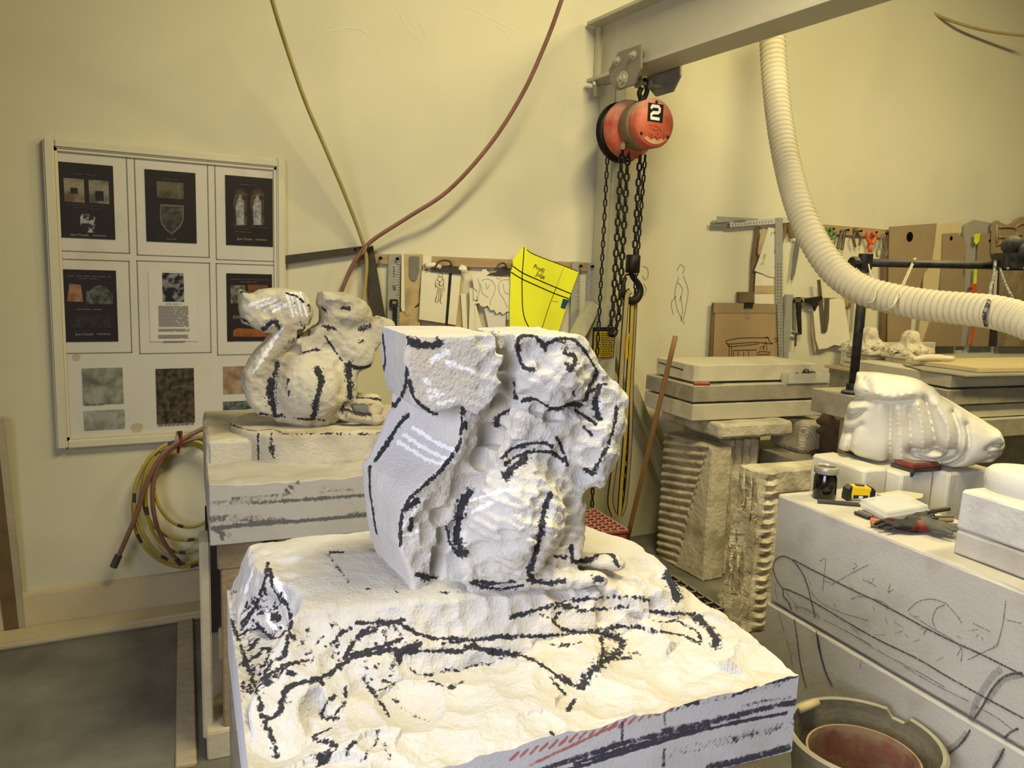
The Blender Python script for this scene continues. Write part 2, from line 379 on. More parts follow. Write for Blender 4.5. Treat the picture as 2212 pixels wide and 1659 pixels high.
# ------------------------------------------------------------------ room
m_wall = mat('painted_wall', (.84, .815, .685), rough=.9, var=.03, vs=1.6, bump=.08, bs=120, col2=(.80, .775, .665), c2s=1.3, c2t=(.52, .75))
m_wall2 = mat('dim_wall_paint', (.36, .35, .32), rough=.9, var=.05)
m_floor = mat('dusty_concrete', (.46, .45, .40), rough=.9, var=.25, vs=5, bump=.25, bs=50, col2=(.36, .35, .30), c2s=3.5, c2t=(.42, .75))
m_trim = mat('dusty_trim', (.80, .74, .58), rough=.9, var=.08, vs=6, bump=.1)
m_timber = mat('dusty_timber', (.58, .50, .36), rough=.9, var=.2, vs=6, bump=.3, dust=.35, wave=((.40, .32, .2), 6, 'Y', .4))
m_wood_rail = mat('pale_wood', (.66, .57, .42), rough=.8, var=.1, vs=9, bump=.1, wave=((.6, .44, .24), 8, 'Z', .35))
m_brownwood = mat('brown_wood', (.44, .35, .23), rough=.8, var=.2, vs=9, bump=.15, dust=.2)
m_charc = mat('pencil_line', (.30, .29, .27), rough=1, var=.3, vs=200, bump=0)
m_charc_l = mat('faint_pencil', (.60, .58, .50), rough=1, var=.2, vs=200, bump=0)
m_ceil = mat('ceiling_paint', (.38, .37, .34), rough=.9, var=.03)
m_glass_w = mat('window_frame_paint', (.82, .82, .80))

wall = struct(M().box((-1.8, 0, 0), (9.0, .12, 4.2)).build('wall_back', m_wall))
struct(M().box((-1.8, -6.6, -.1), (9.0, .12, 0)).build('floor', m_floor))
struct(M().box((-1.8, -6.6, 4.2), (9.0, .12, 4.3)).build('ceiling', m_ceil))
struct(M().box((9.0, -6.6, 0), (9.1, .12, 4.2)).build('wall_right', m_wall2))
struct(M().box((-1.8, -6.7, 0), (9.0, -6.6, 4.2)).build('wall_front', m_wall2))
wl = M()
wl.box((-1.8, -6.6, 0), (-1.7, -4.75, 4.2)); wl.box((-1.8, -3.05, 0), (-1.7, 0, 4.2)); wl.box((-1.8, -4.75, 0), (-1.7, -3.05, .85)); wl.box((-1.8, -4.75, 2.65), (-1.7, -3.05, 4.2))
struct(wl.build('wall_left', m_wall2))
wf = M()
for a, b in (((-1.79, -4.75, .85), (-1.71, -3.05, .9)), ((-1.79, -4.75, 2.6), (-1.71, -3.05, 2.65)), ((-1.79, -4.75, .9), (-1.71, -4.70, 2.6)), ((-1.79, -3.055, .9), (-1.71, -3.05, 2.6))): wf.box(a, b)
struct(wf.build('window_1', m_glass_w))
# low ledge of the wall and the joints in the floor
bb = struct(M().box((-1.8, -.035, 0), (2.2, 0, .17)).build('baseboard_back', m_trim, bevel=.006))
struct(M().box((-1.8, -.16, 0), (.42, -.03, .035)).build('trim_1', m_trim, bevel=.012))
# pencil sketches left on the paint (part of the wall)
def wall_lines(name, lists, w, m=m_charc_l, Y=0.0, parent=wall, n=14):
    q = M()
    for l in lists: q.ribbon(np.array([wy(x, y, Y) for x, y in (smooth_path(l, n) if len(l) > 2 else l)]), w, (0, -1, 0), .001)
    return q.build(name, m, parent, base=False)
wall_lines('pencil_sketch', [[(1462, 585), (1470, 572), (1478, 580), (1474, 592)], [(1466, 598), (1458, 630), (1462, 665), (1478, 700)], [(1476, 596), (1486, 625), (1484, 650), (1476, 690)], [(1460, 640), (1450, 655), (1454, 680)], [(1470, 640), (1474, 670), (1470, 695)], [(1464, 610), (1474, 625), (1468, 650)]], .006)
wall_lines('pencil_sketch', [[(1388, 575), (1398, 580), (1400, 595), (1393, 605), (1388, 595)], [(1390, 612), (1396, 625), (1390, 640)]], .006)
wall_lines('wall_scuff', [[(860, 20), (880, 60), (910, 90)], [(700, 70), (760, 60), (800, 75)], [(1010, 15), (1060, 40), (1120, 70)], [(905, 40), (925, 90)], [(1195, 160), (1215, 190), (1225, 240)], [(1240, 110), (1265, 140), (1270, 180)], [(1075, 55), (1110, 90)]], .005, mat('pale_scuff', (.87, .85, .74), var=.03, bump=0))
# ------------------------------------------------------------------ the squirrel carving in front: one stone, three bodies of carving
m_stone = stone('carved_limestone', (.775, .765, .74), var=.08, bump=.42, bs=150, stain=(.78, .74, .66), stain_t=(.50, .72))
m_sawn = stone('sawn_limestone', (.78, .77, .755), var=.04, bump=.12, bs=160, stain=(.70, .68, .64), stain_t=(.55, .8), charcoal=(.27, .26, .29), grain=1.6)
FO = np.array([1.187, -2.61, 0]); FF = Frame(FO)
front = thing('squirrel_carving', 'large white stone block roughed out as a squirrel on a log, bright in the foreground', 'sculpture', FF.w_(np.array([-.5, .375, .62])))

# squirrel -----------------------------------------------------
def prof(tf, pts, v, fr): return np.array([(lambda q: (q[0], q[2]))(fr.onv(*tf(x, y), v)) for x, y in pts])
lo = (-.84, .20, .85); hi = (-.13, .66, 1.43); h = .0044
U, V_, Z = grid(lo, hi, h)
u2, z2 = U[:, 0, :], Z[:, 0, :]
def ex(poly, v0, v1, k):
    d2 = poly2(u2, z2, poly)[:, None, :]; dv = np.abs(V_-(v0+v1)/2)-(v1-v0)/2; return smax(np.broadcast_to(d2, V_.shape), dv, k)
zc = z2[0]
def prof_z(pts, v):   # u as function of z from a traced edge
    q = prof(C3, pts, v, FF); o = np.argsort(q[:, 1]); return np.interp(zc, q[o, 1], q[o, 0]).astype(np.float32)
# curl of the tail: a still square block
T1 = prof(C3, [(300, 160), (290, 300), (305, 430), (335, 545), (430, 595), (500, 580), (590, 550), (690, 600), (790, 520), (832, 400), (838, 280), (805, 190), (760, 150)], .33, FF)
tail = ex(T1, .33, .545, .012)
cl = FF.onv(*C3(290, 350), .33)
# bevel under the left lower corner of the curl
tail = smax(tail, (-(U-cl[0])*.72+(1.17-Z)*.69-.10), .012)
# stem: facet between a far left edge L and a near edge N, groove G on the right
Lz = prof_z([(262, 560), (200, 700), (130, 830), (85, 880), (88, 1000), (100, 1150), (122, 1260), (150, 1350), (210, 1480)], .56)
Nz = prof_z([(610, 500), (600, 560), (590, 750), (480, 890), (330, 1020), (275, 1120), (260, 1310), (330, 1500)], .37)
Gz = prof_z([(838, 280), (830, 420), (800, 600), (740, 740), (650, 960), (560, 1170), (535, 1300), (540, 1500)], .41)
L3, N3, G3 = (a[None, None, :] for a in (Lz, Nz, Gz))
ex_, ey_ = N3-L3, -.19; ln = np.sqrt(ex_**2+ey_**2)
fac = ((U-L3)*ey_-(V_-.56)*ex_)/ln
fx, fy = G3-N3, .03; ln2 = np.sqrt(fx**2+fy**2)+1e-6
frn = ((U-N3)*fy-(V_-.37)*fx)/ln2
stem = smax(smax(fac, frn, .012), smax(U-G3, V_-.60, .03), .02)
stem = smax(stem, Z-1.33, .03)
tail = smin(tail, stem, .012)
# body and head
B = prof(C3, [(760, 112), (1180, 130), (1250, 215), (1330, 340), (1400, 420), (1450, 480), (1447, 600), (1420, 690), (1380, 790), (1312, 938), (1215, 932), (1185, 880), (1215, 960), (1228, 1050), (1230, 1150), (1215, 1230), (1190, 1320), (1190, 1480), (1000, 1560), (640, 1560), (520, 1480), (540, 1250), (640, 1000), (740, 760), (800, 600), (830, 420), (790, 250)], .40, FF)
body = ex(B, .345, .57, .035)
hc = FF.onv(*C3(935, 1170), .34)
haunch = (np.sqrt(((U-hc[0])/.108)**2+((V_-.42)/.15)**2+((Z-hc[2])/.15)**2)-1)*.11
body = smin(body, haunch, .025)
ch = FF.onv(*C3(1290, 760), .40)
arm = (np.sqrt(((U-ch[0]+.01)/.045)**2+((V_-.41)/.09)**2+((Z-ch[2])/.075)**2)-1)*.045
body = smin(body, arm, .03)
ck = FF.onv(*C3(1080, 400), .38)
cheek = (np.sqrt(((U-ck[0])/.10)**2+((V_-.42)/.105)**2+((Z-ck[2])/.085)**2)-1)*.085
body = smin(body, cheek, .02)
body = smax(body, Z-1.398, .008)
def bump_at(px, v, r, amp):
    c = FF.onv(*C3(*px), v); return amp*np.exp(-(((U-c[0])**2+(V_-c[1])**2+(Z-c[2])**2)/(r*r)))
def groove(pts, v, r, amp):
    q = np.array([FF.onv(*C3(*p), v) for p in pts]); q = smooth_path(q, 14); d = np.full(U.shape, 1e9, np.float32)
    for c in q: d = np.minimum(d, (U-c[0])**2+(V_-c[1])**2+(Z-c[2])**2)
    return amp*np.exp(-d/(r*r))
def feet():
    out = None
    for pts, v, r in (([(1160, 1375), (1290, 1380), (1415, 1395)], .890, .026), ([(950, 1490), (1130, 1490), (1340, 1480)], .882, .022)):
        q = np.array([FF.onz(*C3(*p), v) for p in pts]); q = resample(q, .02); d = np.full(U.shape, 1e9, np.float32)
        for c in q: d = np.minimum(d, (U-c[0])**2+(V_-c[1])**2+(1.5*(Z-c[2]))**2)
        d = np.sqrt(d)-r; out = d if out is None else smin(out, d, .02)
    return out
body = smin(body, feet(), .02)
body = body-groove([(910, 200), (960, 170), (1020, 195)], .36, .02, .010)
body = body+groove([(960, 240), (990, 270)], .36, .03, .012)            # hollow of the ear
body = body+groove([(940, 520), (1080, 560), (1190, 540), (1300, 560)], .36, .022, .014)   # under the jaw
body = body+groove([(1250, 600), (1330, 640), (1290, 690)], .37, .02, .012)
body = body+groove([(640, 1010), (590, 1120), (570, 1230), (600, 1330)], .30, .022, .016)
body = body+groove([(1060, 1060), (1030, 1210), (1000, 1340), (965, 1450)], .285, .016, .010)
D = smin(tail, body, .006)
D = D+groove([(835, 300), (830, 420), (800, 600), (740, 760), (650, 970), (560, 1170)], .37, .022, .03)
P = np.stack([U, V_, Z], -1)
rough = np.clip(((U-Nz[None, None, :])/.05), 0, 1)       # sawn facet on the left is smooth, the rest is tooled
D = D+(fbm(P+1.7, 11, 3)*.018-np.abs(fbm(P+6.1, 19, 2))*.016)*(.15+.85*rough)+fbm(P+4.2, 48, 2)*.010*(.2+.8*rough)
hz = np.exp(-(((U-hc[0])/.16)**2+((Z-hc[2]-.04)/.2)**2))*np.clip((.40-V_)/.05, 0, 1)
D = D+.0028*hz*np.sin((U*.35+Z*1.0)*2*math.pi/.021+fbm(P, 20, 1)*4)
D = smax(D, Z-1.402+.006*(U+.5), .004)
nzf = lambda V: np.interp(V[:, 2], zc, Nz)
D = chips(D, lo, h, 560, (.014, .036), (.001, .0042), lambda V: (V[:, 0] > nzf(V)+.01) & (V[:, 2] < 1.39) & (V[:, 2] > .935), 5)
D = chips(D, lo, h, 45, (.03, .06), (.004, .009), lambda V: (V[:, 0] > nzf(V)+.02) & (V[:, 0] < np.interp(V[:, 2], zc, Gz)) & (V[:, 2] < 1.24), 15)
V, F = nets(D, lo, h); del D, P, body, tail, stem, haunch, arm, cheek, fac, frn, hz, rough
if (vnormals(V, F)*(V-V.mean(0))).sum() < 0: F = F[:, ::-1]
V = FF.w_(V)
K = 'mark'
sq_strokes = [
 (K, 26, [(150, 150), (125, 300), (112, 420)]), (K, 30, [(168, 165), (180, 300), (160, 400), (200, 520), (235, 545)]), (K, 26, [(297, 350), (287, 450), (245, 530)]),
 (K, 40, [(312, 192), (350, 205), (420, 215), (480, 203)]), (K, 16, [(310, 420), (340, 500), (400, 562), (460, 590)]), (K, 28, [(305, 595), (250, 655), (190, 755), (135, 835)]),
 (K, 30, [(98, 880), (98, 1000), (115, 1120), (132, 1230)]), (K, 9, [(600, 550), (595, 700), (570, 790)]), (K, 20, [(550, 810), (480, 900), (400, 970), (330, 1030), (280, 1110), (265, 1180), (262, 1300)]),
 (K, 34, [(350, 1060), (300, 1105)]), (K, 24, [(325, 1160), (318, 1215)]), (K, 30, [(785, 650), (800, 600), (850, 570)], .8), (K, 20, [(610, 580), (620, 660)], .6),
 (K, 24, [(1050, 240), (1020, 190), (960, 160), (905, 180), (903, 260), (930, 330), (990, 350)]), (K, 11, [(1060, 210), (1130, 180), (1200, 185), (1240, 215)]),
 (K, 28, [(1165, 262), (1208, 270), (1213, 310), (1185, 345), (1165, 312)]), (K, 10, [(1250, 222), (1325, 345), (1328, 385)]), (K, 22, [(930, 515), (1000, 510), (1080, 560)]), (K, 34, [(1080, 562), (1130, 555), (1190, 535), (1240, 540)]),
 (K, 30, [(1320, 385), (1290, 450), (1270, 515)]), (K, 32, [(1345, 440), (1322, 520), (1340, 610)]), (K, 18, [(1210, 565), (1260, 600), (1320, 640)]), (K, 14, [(1260, 660), (1300, 700)]), (K, 20, [(1290, 470), (1380, 420)], .8),
 (K, 17, [(1438, 560), (1418, 680), (1370, 800), (1312, 895)]), (K, 36, [(1275, 890), (1308, 910)]), (K, 16, [(810, 830), (870, 780), (960, 752), (1050, 747), (1090, 770)]), (K, 14, [(830, 860), (900, 820), (990, 790), (1090, 800), (1150, 840)]),
 (K, 44, [(835, 935), (870, 885), (940, 835)], .85), (K, 8, [(1110, 710), (1150, 800), (1170, 870)]), (K, 46, [(635, 1015), (600, 1080), (580, 1160), (570, 1250), (590, 1330), (612, 1345)]), (K, 13, [(510, 1200), (540, 1300), (600, 1370)]),
 (K, 30, [(1070, 1035), (1045, 1110), (1030, 1210), (1010, 1290), (990, 1370), (962, 1440), (980, 1490)]), (K, 22, [(960, 1492), (1060, 1508), (1160, 1492)]), (K, 13, [(640, 1500), (720, 1528), (820, 1538), (930, 1520)]), (K, 12, [(660, 1495), (760, 1510), (880, 1500)]),
 (K, 30, [(350, 1460), (450, 1490)]), (K, 24, [(1190, 1310), (1200, 1390)]), (K, 22, [(1200, 1390), (1290, 1380), (1350, 1345), (1410, 1352), (1442, 1408)]), (K, 15, [(1110, 1360), (1160, 1370)]), (K, 40, [(1330, 1480), (1360, 1490)], .7),
 (K, 9, [(1120, 190), (1170, 215), (1150, 240)], .7), (K, 10, [(1190, 440), (1210, 500), (1190, 540)], .6), (K, 8, [(880, 420), (890, 500)], .6),
 ('pale', 22, [(390, 395), (425, 425)]), ('pale', 22, [(410, 465), (462, 450)]), ('pale', 22, [(420, 497), (492, 482)]), ('pale', 22, [(470, 532), (548, 515)]), ('pale', 16, [(360, 1062), (420, 1040)]), ('pale', 18, [(280, 1252), (370, 1220)]),
 ('pale', 40, [(1350, 515), (1340, 560)]), ('pale', 14, [(280, 700), (420, 790), (560, 850)]), ('pale', 14, [(250, 740), (400, 830), (520, 870)]), ('pale', 12, [(330, 660), (470, 750), (590, 800)]), ('pale', 12, [(640, 1060), (800, 1010), (900, 1000)]), ('pale', 12, [(650, 1120), (760, 1070)]),
 ('pale', 10, [(430, 300), (520, 250)]), ('pale', 10, [(520, 310), (660, 360)]), ('pale', 12, [(270, 1200), (330, 1140), (360, 1080)]), ('red', 8, [(125, 330), (118, 400)], .9)]
at = paint(V, F, sq_strokes, C3)
fast_mesh('squirrel_body', V, F, m_stone, front, smooth=False, attrs=at)

# log under the squirrel ----------------------------------------
lo = (-1.03, .05, .70); hi = (.03, .80, .955); h = .0056
U, V_, Z = grid(lo, hi, h); P = np.stack([U, V_, Z], -1)
top = .884+.006*np.sin(U*7)-.018*np.clip((U+.28)/.25, 0, 1)-.02*np.clip((.5-V_)/.2, 0, 1)**2
nearv = .375-.07*np.sin(np.clip(U+.95, 0, 1)*2.6)-.02*np.clip((U+.4)/.3, 0, 1)
leftu = -.955+.075*np.exp(-((V_-.41)/.11)**2)-.40*np.clip(.875-Z, 0, .1)
rightu = -.045-.05*np.clip((.40-V_)/.2, 0, 1)+.03*np.clip((.86-Z)/.1, 0, 1)-.10*np.clip((V_-.55)/.2, 0, 1)
sl = .45+1.5*np.clip((-.62-U)/.3, 0, 1); slope = (nearv-sl*(top-Z)-V_)/np.sqrt(1+sl*sl)                       # near flank leaning out towards the foot
D = smax(smax(Z-top, slope, .008), smax(smax(leftu-U, U-rightu, .02), smax(V_-.745, nearv-.28-V_, .02), .02), .012)
ay = (V_-.50)/.10; az = (Z-.80)/.07
D = D+.020*np.exp(-((U-leftu-.0)/.04)**2)*np.exp(-((np.abs(ay)+np.abs(az)-.6)/.22)**2)      # carved lozenge on the cut end
flank = np.clip((nearv+.03-V_)/.05, 0, 1)
D = D+fbm(P+2.2, 10, 3)*(.008+.016*flank)+fbm(P, 48, 2)*(.004+.004*flank)
D = D+flank*.005*np.clip((U+.70)/.15, 0, 1)*np.sin((U+.3*Z)*2*math.pi/.045+fbm(P, 9, 2)*14)*(fbm(P+9, 6, 1)+.5)
D = chips(D, lo, h, 420, (.02, .06), (.002, .008), lambda V: (V[:, 2] < .862) & (V[:, 1] < .5) & (V[:, 0] > -.90), 6)
D = chips(D, lo, h, 60, (.02, .05), (.002, .006), lambda V: (V[:, 0] < -.88), 7)
V, F = nets(D, lo, h); del D, P, top, nearv, leftu, rightu, slope, flank, ay, az
if (vnormals(V, F)*(V-V.mean(0))).sum() < 0: F = F[:, ::-1]
V = FF.w_(V)
s4 = [(K, 14, [(430, 290), (410, 400), (350, 570), (260, 740)]), (K, 15, [(440, 330), (470, 480), (555, 580)]), (K, 8, [(560, 600), (580, 680), (560, 800), (540, 900)]), (K, 42, [(465, 650), (500, 660)]), (K, 26, [(400, 460), (410, 500)]), (K, 22, [(455, 440), (470, 480)]),
 (K, 14, [(340, 560), (360, 605)]), (K, 12, [(330, 680), (420, 770), (480, 800), (540, 750)]), (K, 16, [(380, 860), (445, 870)]), (K, 8, [(250, 700), (330, 610)]), (K, 8, [(240, 780), (330, 720)]), (K, 8, [(270, 960), (380, 900)]), (K, 8, [(330, 1010), (450, 960)]), (K, 10, [(380, 1080), (470, 1010)]),
 (K, 12, [(300, 880), (360, 800)]), (K, 10, [(560, 1020), (600, 1040)]), (K, 12, [(280, 580), (290, 560)]), (K, 14, [(860, 850), (900, 780), (980, 730)]), (K, 11, [(940, 920), (1000, 820), (1080, 740), (1180, 700), (1300, 700), (1400, 760), (1500, 790)]), (K, 15, [(1020, 695), (1150, 690), (1330, 675)]),
 (K, 10, [(1040, 780), (1150, 740)]), (K, 12, [(980, 900), (1150, 860), (1330, 800)]), (K, 10, [(1000, 920), (1140, 895), (1280, 870)]), (K, 26, [(855, 710), (880, 705)], .8), (K, 34, [(850, 220), (910, 225)], .75), (K, 12, [(1085, 470), (1100, 465)]), (K, 12, [(1270, 480), (1290, 485)]), (K, 10, [(1550, 490), (1680, 495)], .6),
 (K, 7, [(490, 1010), (560, 970), (700, 940)], .8), (K, 12, [(320, 1150), (420, 1080)], .8), (K, 7, [(820, 230), (960, 420)], .45),
 ('pale', 30, [(420, 620), (450, 720), (520, 720)]), ('pale', 40, [(470, 400), (540, 520)]), ('pale', 30, [(330, 330), (280, 480)])]
def conv(l, tf): return [(k[0], k[1]*tf.scale, [tf(*p) for p in k[2]])+tuple(k[3:]) for k in l]
s5 = [(K, 52, [(1285, 350), (1300, 420), (1345, 560)]), (K, 14, [(1240, 430), (1290, 440)], .8), (K, 14, [(580, 620), (680, 590), (730, 570), (850, 560)]), (K, 16, [(300, 680), (480, 630), (600, 590), (700, 570)]), (K, 10, [(700, 570), (1000, 548), (1170, 572)], .8), (K, 20, [(30, 455), (140, 495), (260, 500), (400, 490)], .8), (K, 12, [(700, 90), (760, 110)], .5)]
rh = random.Random(4)
for _ in range(70):
    x, y = rh.uniform(230, 500), rh.uniform(520, 1250)
    if x > 300+(y-520)*.05+230: continue
    a = rh.gauss(-.9, .35); l = rh.uniform(30, 90); s4.append((K, rh.uniform(6, 13), [(x, y), (x+l*math.cos(a), y+l*math.sin(a))], rh.uniform(.35, .8)))
for _ in range(60):
    x, y = rh.uniform(560, 1300), rh.uniform(730, 1050); a = rh.choice((-.6, .9))+rh.gauss(0, .2); l = rh.uniform(25, 70); s4.append((K, rh.uniform(5, 9), [(x, y), (x+l*math.cos(a), y+l*math.sin(a))], rh.uniform(.25, .5)))
log_strokes = conv(s4, C4)+conv(s5, C5); LV, LF = V, F

# slab: sawn sides, broken top ------------------------------------
m_top = m_stone
nu, nv = 235, 180
uu = np.linspace(-1.0, 0, nu); vv = np.linspace(0, .75, nv); A, Bv = np.meshgrid(uu, vv, indexing='ij'); P = np.stack([A, Bv, A*0], -1)
edgeF = np.interp(A, [-1, -.68, -.55, -.4, -.26, -.15, 0], [.742, .745, .756, .760, .768, .774, .781])
far = np.clip(Bv/.10, 0, 1)*np.clip(-A/.06, 0, 1)
hgt = edgeF+.020*np.clip(Bv/.22, 0, 1)+(fbm(P+5, 5, 4)*.045+np.abs(fbm(P+8, 9, 2))*.03)*far+fbm(P, 32, 3)*.012
rc = np.random.default_rng(21); hgt0 = hgt.copy(); edg = np.minimum(np.minimum(A+1.0, -A), Bv)
for k in range(170):
    a, b = rc.uniform(-1.02, .02), rc.uniform(-.02, .5); r = rc.uniform(.03, .11); gx, gy = rc.normal(0, .20, 2); d = np.hypot(A-a, Bv-b); ia = min(nu-1, max(0, int((a+1)*(nu-1)))); ib = min(nv-1, max(0, int(b/.75*(nv-1))))
    hgt = np.where(d < r, np.minimum(hgt, hgt[ia, ib]-rc.uniform(.001, .007)*np.clip(b/.06, .2, 1)+gx*(A-a)+gy*(Bv-b)+.9*d*d/r*.35), hgt)
hgt = np.maximum(hgt, hgt0-.004-.028*np.clip(edg/.09, 0, 1))
hgt += fbm(P+2, 60, 2)*.005
TV = FF.w_(np.stack([A, Bv, hgt], -1).reshape(-1, 3)); ii = np.arange(nu*nv).reshape(nu, nv)
TFc = np.stack([ii[:-1, :-1], ii[1:, :-1], ii[1:, 1:], ii[:-1, 1:]], -1).reshape(-1, 4)
k5 = [(K, 22, [(0, 880), (50, 870), (150, 880), (270, 905), (400, 930), (530, 1000), (640, 1080), (760, 1130)]), (K, 34, [(20, 872), (70, 862)]), (K, 40, [(240, 900), (280, 908)]), (K, 22, [(390, 925), (420, 945)]), (K, 13, [(-120, 845), (0, 830), (150, 810), (300, 800), (500, 800), (700, 780), (850, 775)]), (K, 55, [(880, 790), (1000, 830), (975, 900), (850, 985), (770, 1060), (745, 1110)], .8), (K, 12, [(870, 800), (880, 900), (860, 960)]),
 (K, 17, [(560, 690), (600, 740), (700, 772), (850, 760)]), (K, 12, [(570, 690), (620, 640), (720, 610)]), (K, 12, [(720, 640), (900, 625), (1050, 610)], .8), (K, 17, [(870, 750), (1050, 740), (1250, 770), (1400, 800), (1490, 850)]), (K, 19, [(1170, 640), (1300, 655), (1440, 655)]), (K, 48, [(1450, 665), (1540, 740), (1580, 800), (1590, 860)], .85),
 (K, 10, [(550, 1060), (640, 1160)]), (K, 8, [(700, 1200), (660, 1270)]), (K, 8, [(620, 1040), (680, 1080)]), (K, 10, [(1000, 940), (1060, 935)]), (K, 8, [(560, 850), (640, 860), (760, 830)], .7), (K, 10, [(1350, 700), (1480, 780), (1490, 850)], .8), (K, 12, [(555, 1400), (580, 1440)]), (K, 8, [(480, 660), (560, 690)], .7), (K, 8, [(620, 850), (700, 850)], .7),
 (K, 9, [(0, 1000), (180, 965)], .6), (K, 8, [(900, 910), (1130, 905)], .6), (K, 9, [(1180, 700), (1280, 710), (1350, 690)], .7)]
k4 = [(K, 24, [(970, 950), (900, 980), (820, 1040), (700, 1080), (600, 1100), (540, 1140), (520, 1220), (500, 1290), (440, 1330), (390, 1310)]), (K, 30, [(760, 1060), (790, 1100)]), (K, 46, [(1285, 925), (1295, 885), (1420, 845)]), (K, 34, [(1380, 890), (1420, 850)]), (K, 22, [(1290, 895), (1400, 885), (1600, 880), (1720, 880), (1800, 850), (1900, 890), (2000, 905)]), (K, 16, [(1520, 800), (1680, 800), (1800, 810), (1950, 790), (2030, 795)]),
 (K, 9, [(940, 1120), (940, 1220), (880, 1290), (870, 1330), (900, 1330)]), (K, 8, [(870, 1180), (810, 1240), (790, 1320), (840, 1330)]), (K, 8, [(830, 1400), (730, 1460), (890, 1520), (720, 1590)]), (K, 8, [(1000, 1480), (950, 1550)]), (K, 9, [(850, 1600), (820, 1620), (760, 1640)]), (K, 9, [(1110, 1140), (1180, 1230), (1240, 1320)]), (K, 8, [(1060, 1060), (1130, 1140), (1260, 1110), (1190, 1080)], .7), (K, 9, [(1380, 1010), (1440, 1035), (1530, 1040)], .7), (K, 9, [(1570, 1030), (1650, 1000), (1700, 1020)], .7), (K, 9, [(1500, 1080), (1640, 1120), (1730, 1080)], .6), (K, 14, [(400, 1340), (450, 1440), (480, 1580)]), (K, 16, [(80, 440), (160, 620), (250, 860), (330, 1080), (380, 1260)]), (K, 9, [(1160, 1400), (1140, 1500), (1050, 1600)], .6), (K, 8, [(1200, 1500), (1230, 1590)], .6), (K, 8, [(1260, 1200), (1380, 1300), (1480, 1350)], .5),
 (K, 9, [(130, 520), (220, 480)], .5), (K, 14, [(100, 430), (140, 440)], .6)]
slab_strokes = conv(k5, C5)+conv(k4, C4)
at = paint(LV, LF, log_strokes+slab_strokes, PX); fast_mesh('log_base', LV, LF, m_stone, front, smooth=False, attrs=at)
at = paint(TV, TFc, log_strokes+slab_strokes, PX)
fast_mesh('broken_top', TV, TFc, m_top, front, smooth=False, attrs=at)
# sides: front face carries pencil bands
def skirt(pts_u, pts_v, hh, zb, rows):
    zs = np.linspace(0, 1, rows); n = len(hh); V = np.stack([np.broadcast_to(np.array(pts_u)[:, None], (n, rows)), np.broadcast_to(np.array(pts_v)[:, None], (n, rows)), zb+(hh[:, None]-zb)*zs[None, :]], -1)
    i_ = np.arange(n*rows).reshape(n, rows); return V.reshape(-1, 3), np.stack([i_[:-1, :-1], i_[1:, :-1], i_[1:, 1:], i_[:-1, 1:]], -1).reshape(-1, 4)
ZB = .618
fu = np.linspace(-1.0, 0, 400); V1, F1 = skirt(fu, fu*0, np.interp(fu, uu, hgt[:, 0]), ZB, 44)
V2, F2 = skirt(np.full(nv, -1.0), vv[::-1], hgt[0, ::-1], ZB, 30); V3, F3 = skirt(np.full(nv, 0.0), vv, hgt[-1, :], ZB, 24); V4, F4 = skirt(uu[::-1], np.full(nu, .75), hgt[::-1, -1], ZB, 4)
V5 = np.array([(-1, 0, ZB), (0, 0, ZB), (0, .75, ZB), (-1, .75, ZB)]); F5 = np.array([(3, 2, 1, 0)])
allV = []; allF = []; k = 0
for v_, f_ in ((V1, F1), (V2, F2), (V3, F3), (V4, F4), (V5, F5)): allV.append(v_); allF.append(f_+k); k += len(v_)
SV = FF.w_(np.vstack(allV)); SF = np.vstack(allF)
f5 = [(K, 9, [(600, 1655), (720, 1622), (1000, 1535), (1300, 1445), (1700, 1345), (2090, 1272)]), (K, 44, [(430, 1660), (700, 1570), (1000, 1475), (1300, 1400), (1600, 1330), (1900, 1250), (2085, 1215)], .62), (K, 24, [(700, 1600), (1000, 1510), (1250, 1440), (1550, 1365)], .72), (K, 26, [(1250, 1390), (1450, 1350), (1700, 1290)], .55),
 (K, 7, [(1090, 1270), (1300, 1238), (1480, 1215)]), (K, 6, [(1700, 1170), (1830, 1120), (2100, 1050)], .8), (K, 26, [(1270, 1255), (1268, 1350)], .5), (K, 26, [(1265, 1510), (1262, 1620)], .5), (K, 11, [(1003, 1345), (1000, 1465)], .7), (K, 44, [(1540, 1620), (1800, 1560), (2085, 1480)], .6), (K, 8, [(1600, 1622), (1860, 1560), (2085, 1497)]), (K, 14, [(2085, 1290), (2078, 1480)], .6),
 (K, 12, [(1750, 1240), (1900, 1205), (2060, 1180)], .5), (K, 7, [(1700, 1440), (2000, 1370)], .5)] + [('red', 6, [(300+i*62, 1575-i*19), (345+i*62, 1530-i*19)], .9) for i in range(28)] + [(K, 5, [(1200+i*34, 1300-i*8), (1250+i*34, 1250-i*8)], .45) for i in range(24)] + [(K, 5, [(1300+i*30, 1560-i*7), (1350+i*30, 1500-i*7)], .4) for i in range(26)] + [('red', 7, [(1700, 1300), (1850, 1258), (2080, 1205)]), ('red', 6, [(420, 1610), (700, 1480), (960, 1360)], .9)]
l4 = [(K, 14, [(85, 440), (160, 620), (250, 860), (330, 1080), (385, 1290), (430, 1450), (490, 1650)], .9), (K, 30, [(350, 1300), (370, 1420)], .5)]
at = paint(SV, SF, conv(f5, C5)+conv(l4, C4), PX)
fast_mesh('sawn_sides', SV, SF, m_sawn, front, smooth=False, attrs=at)
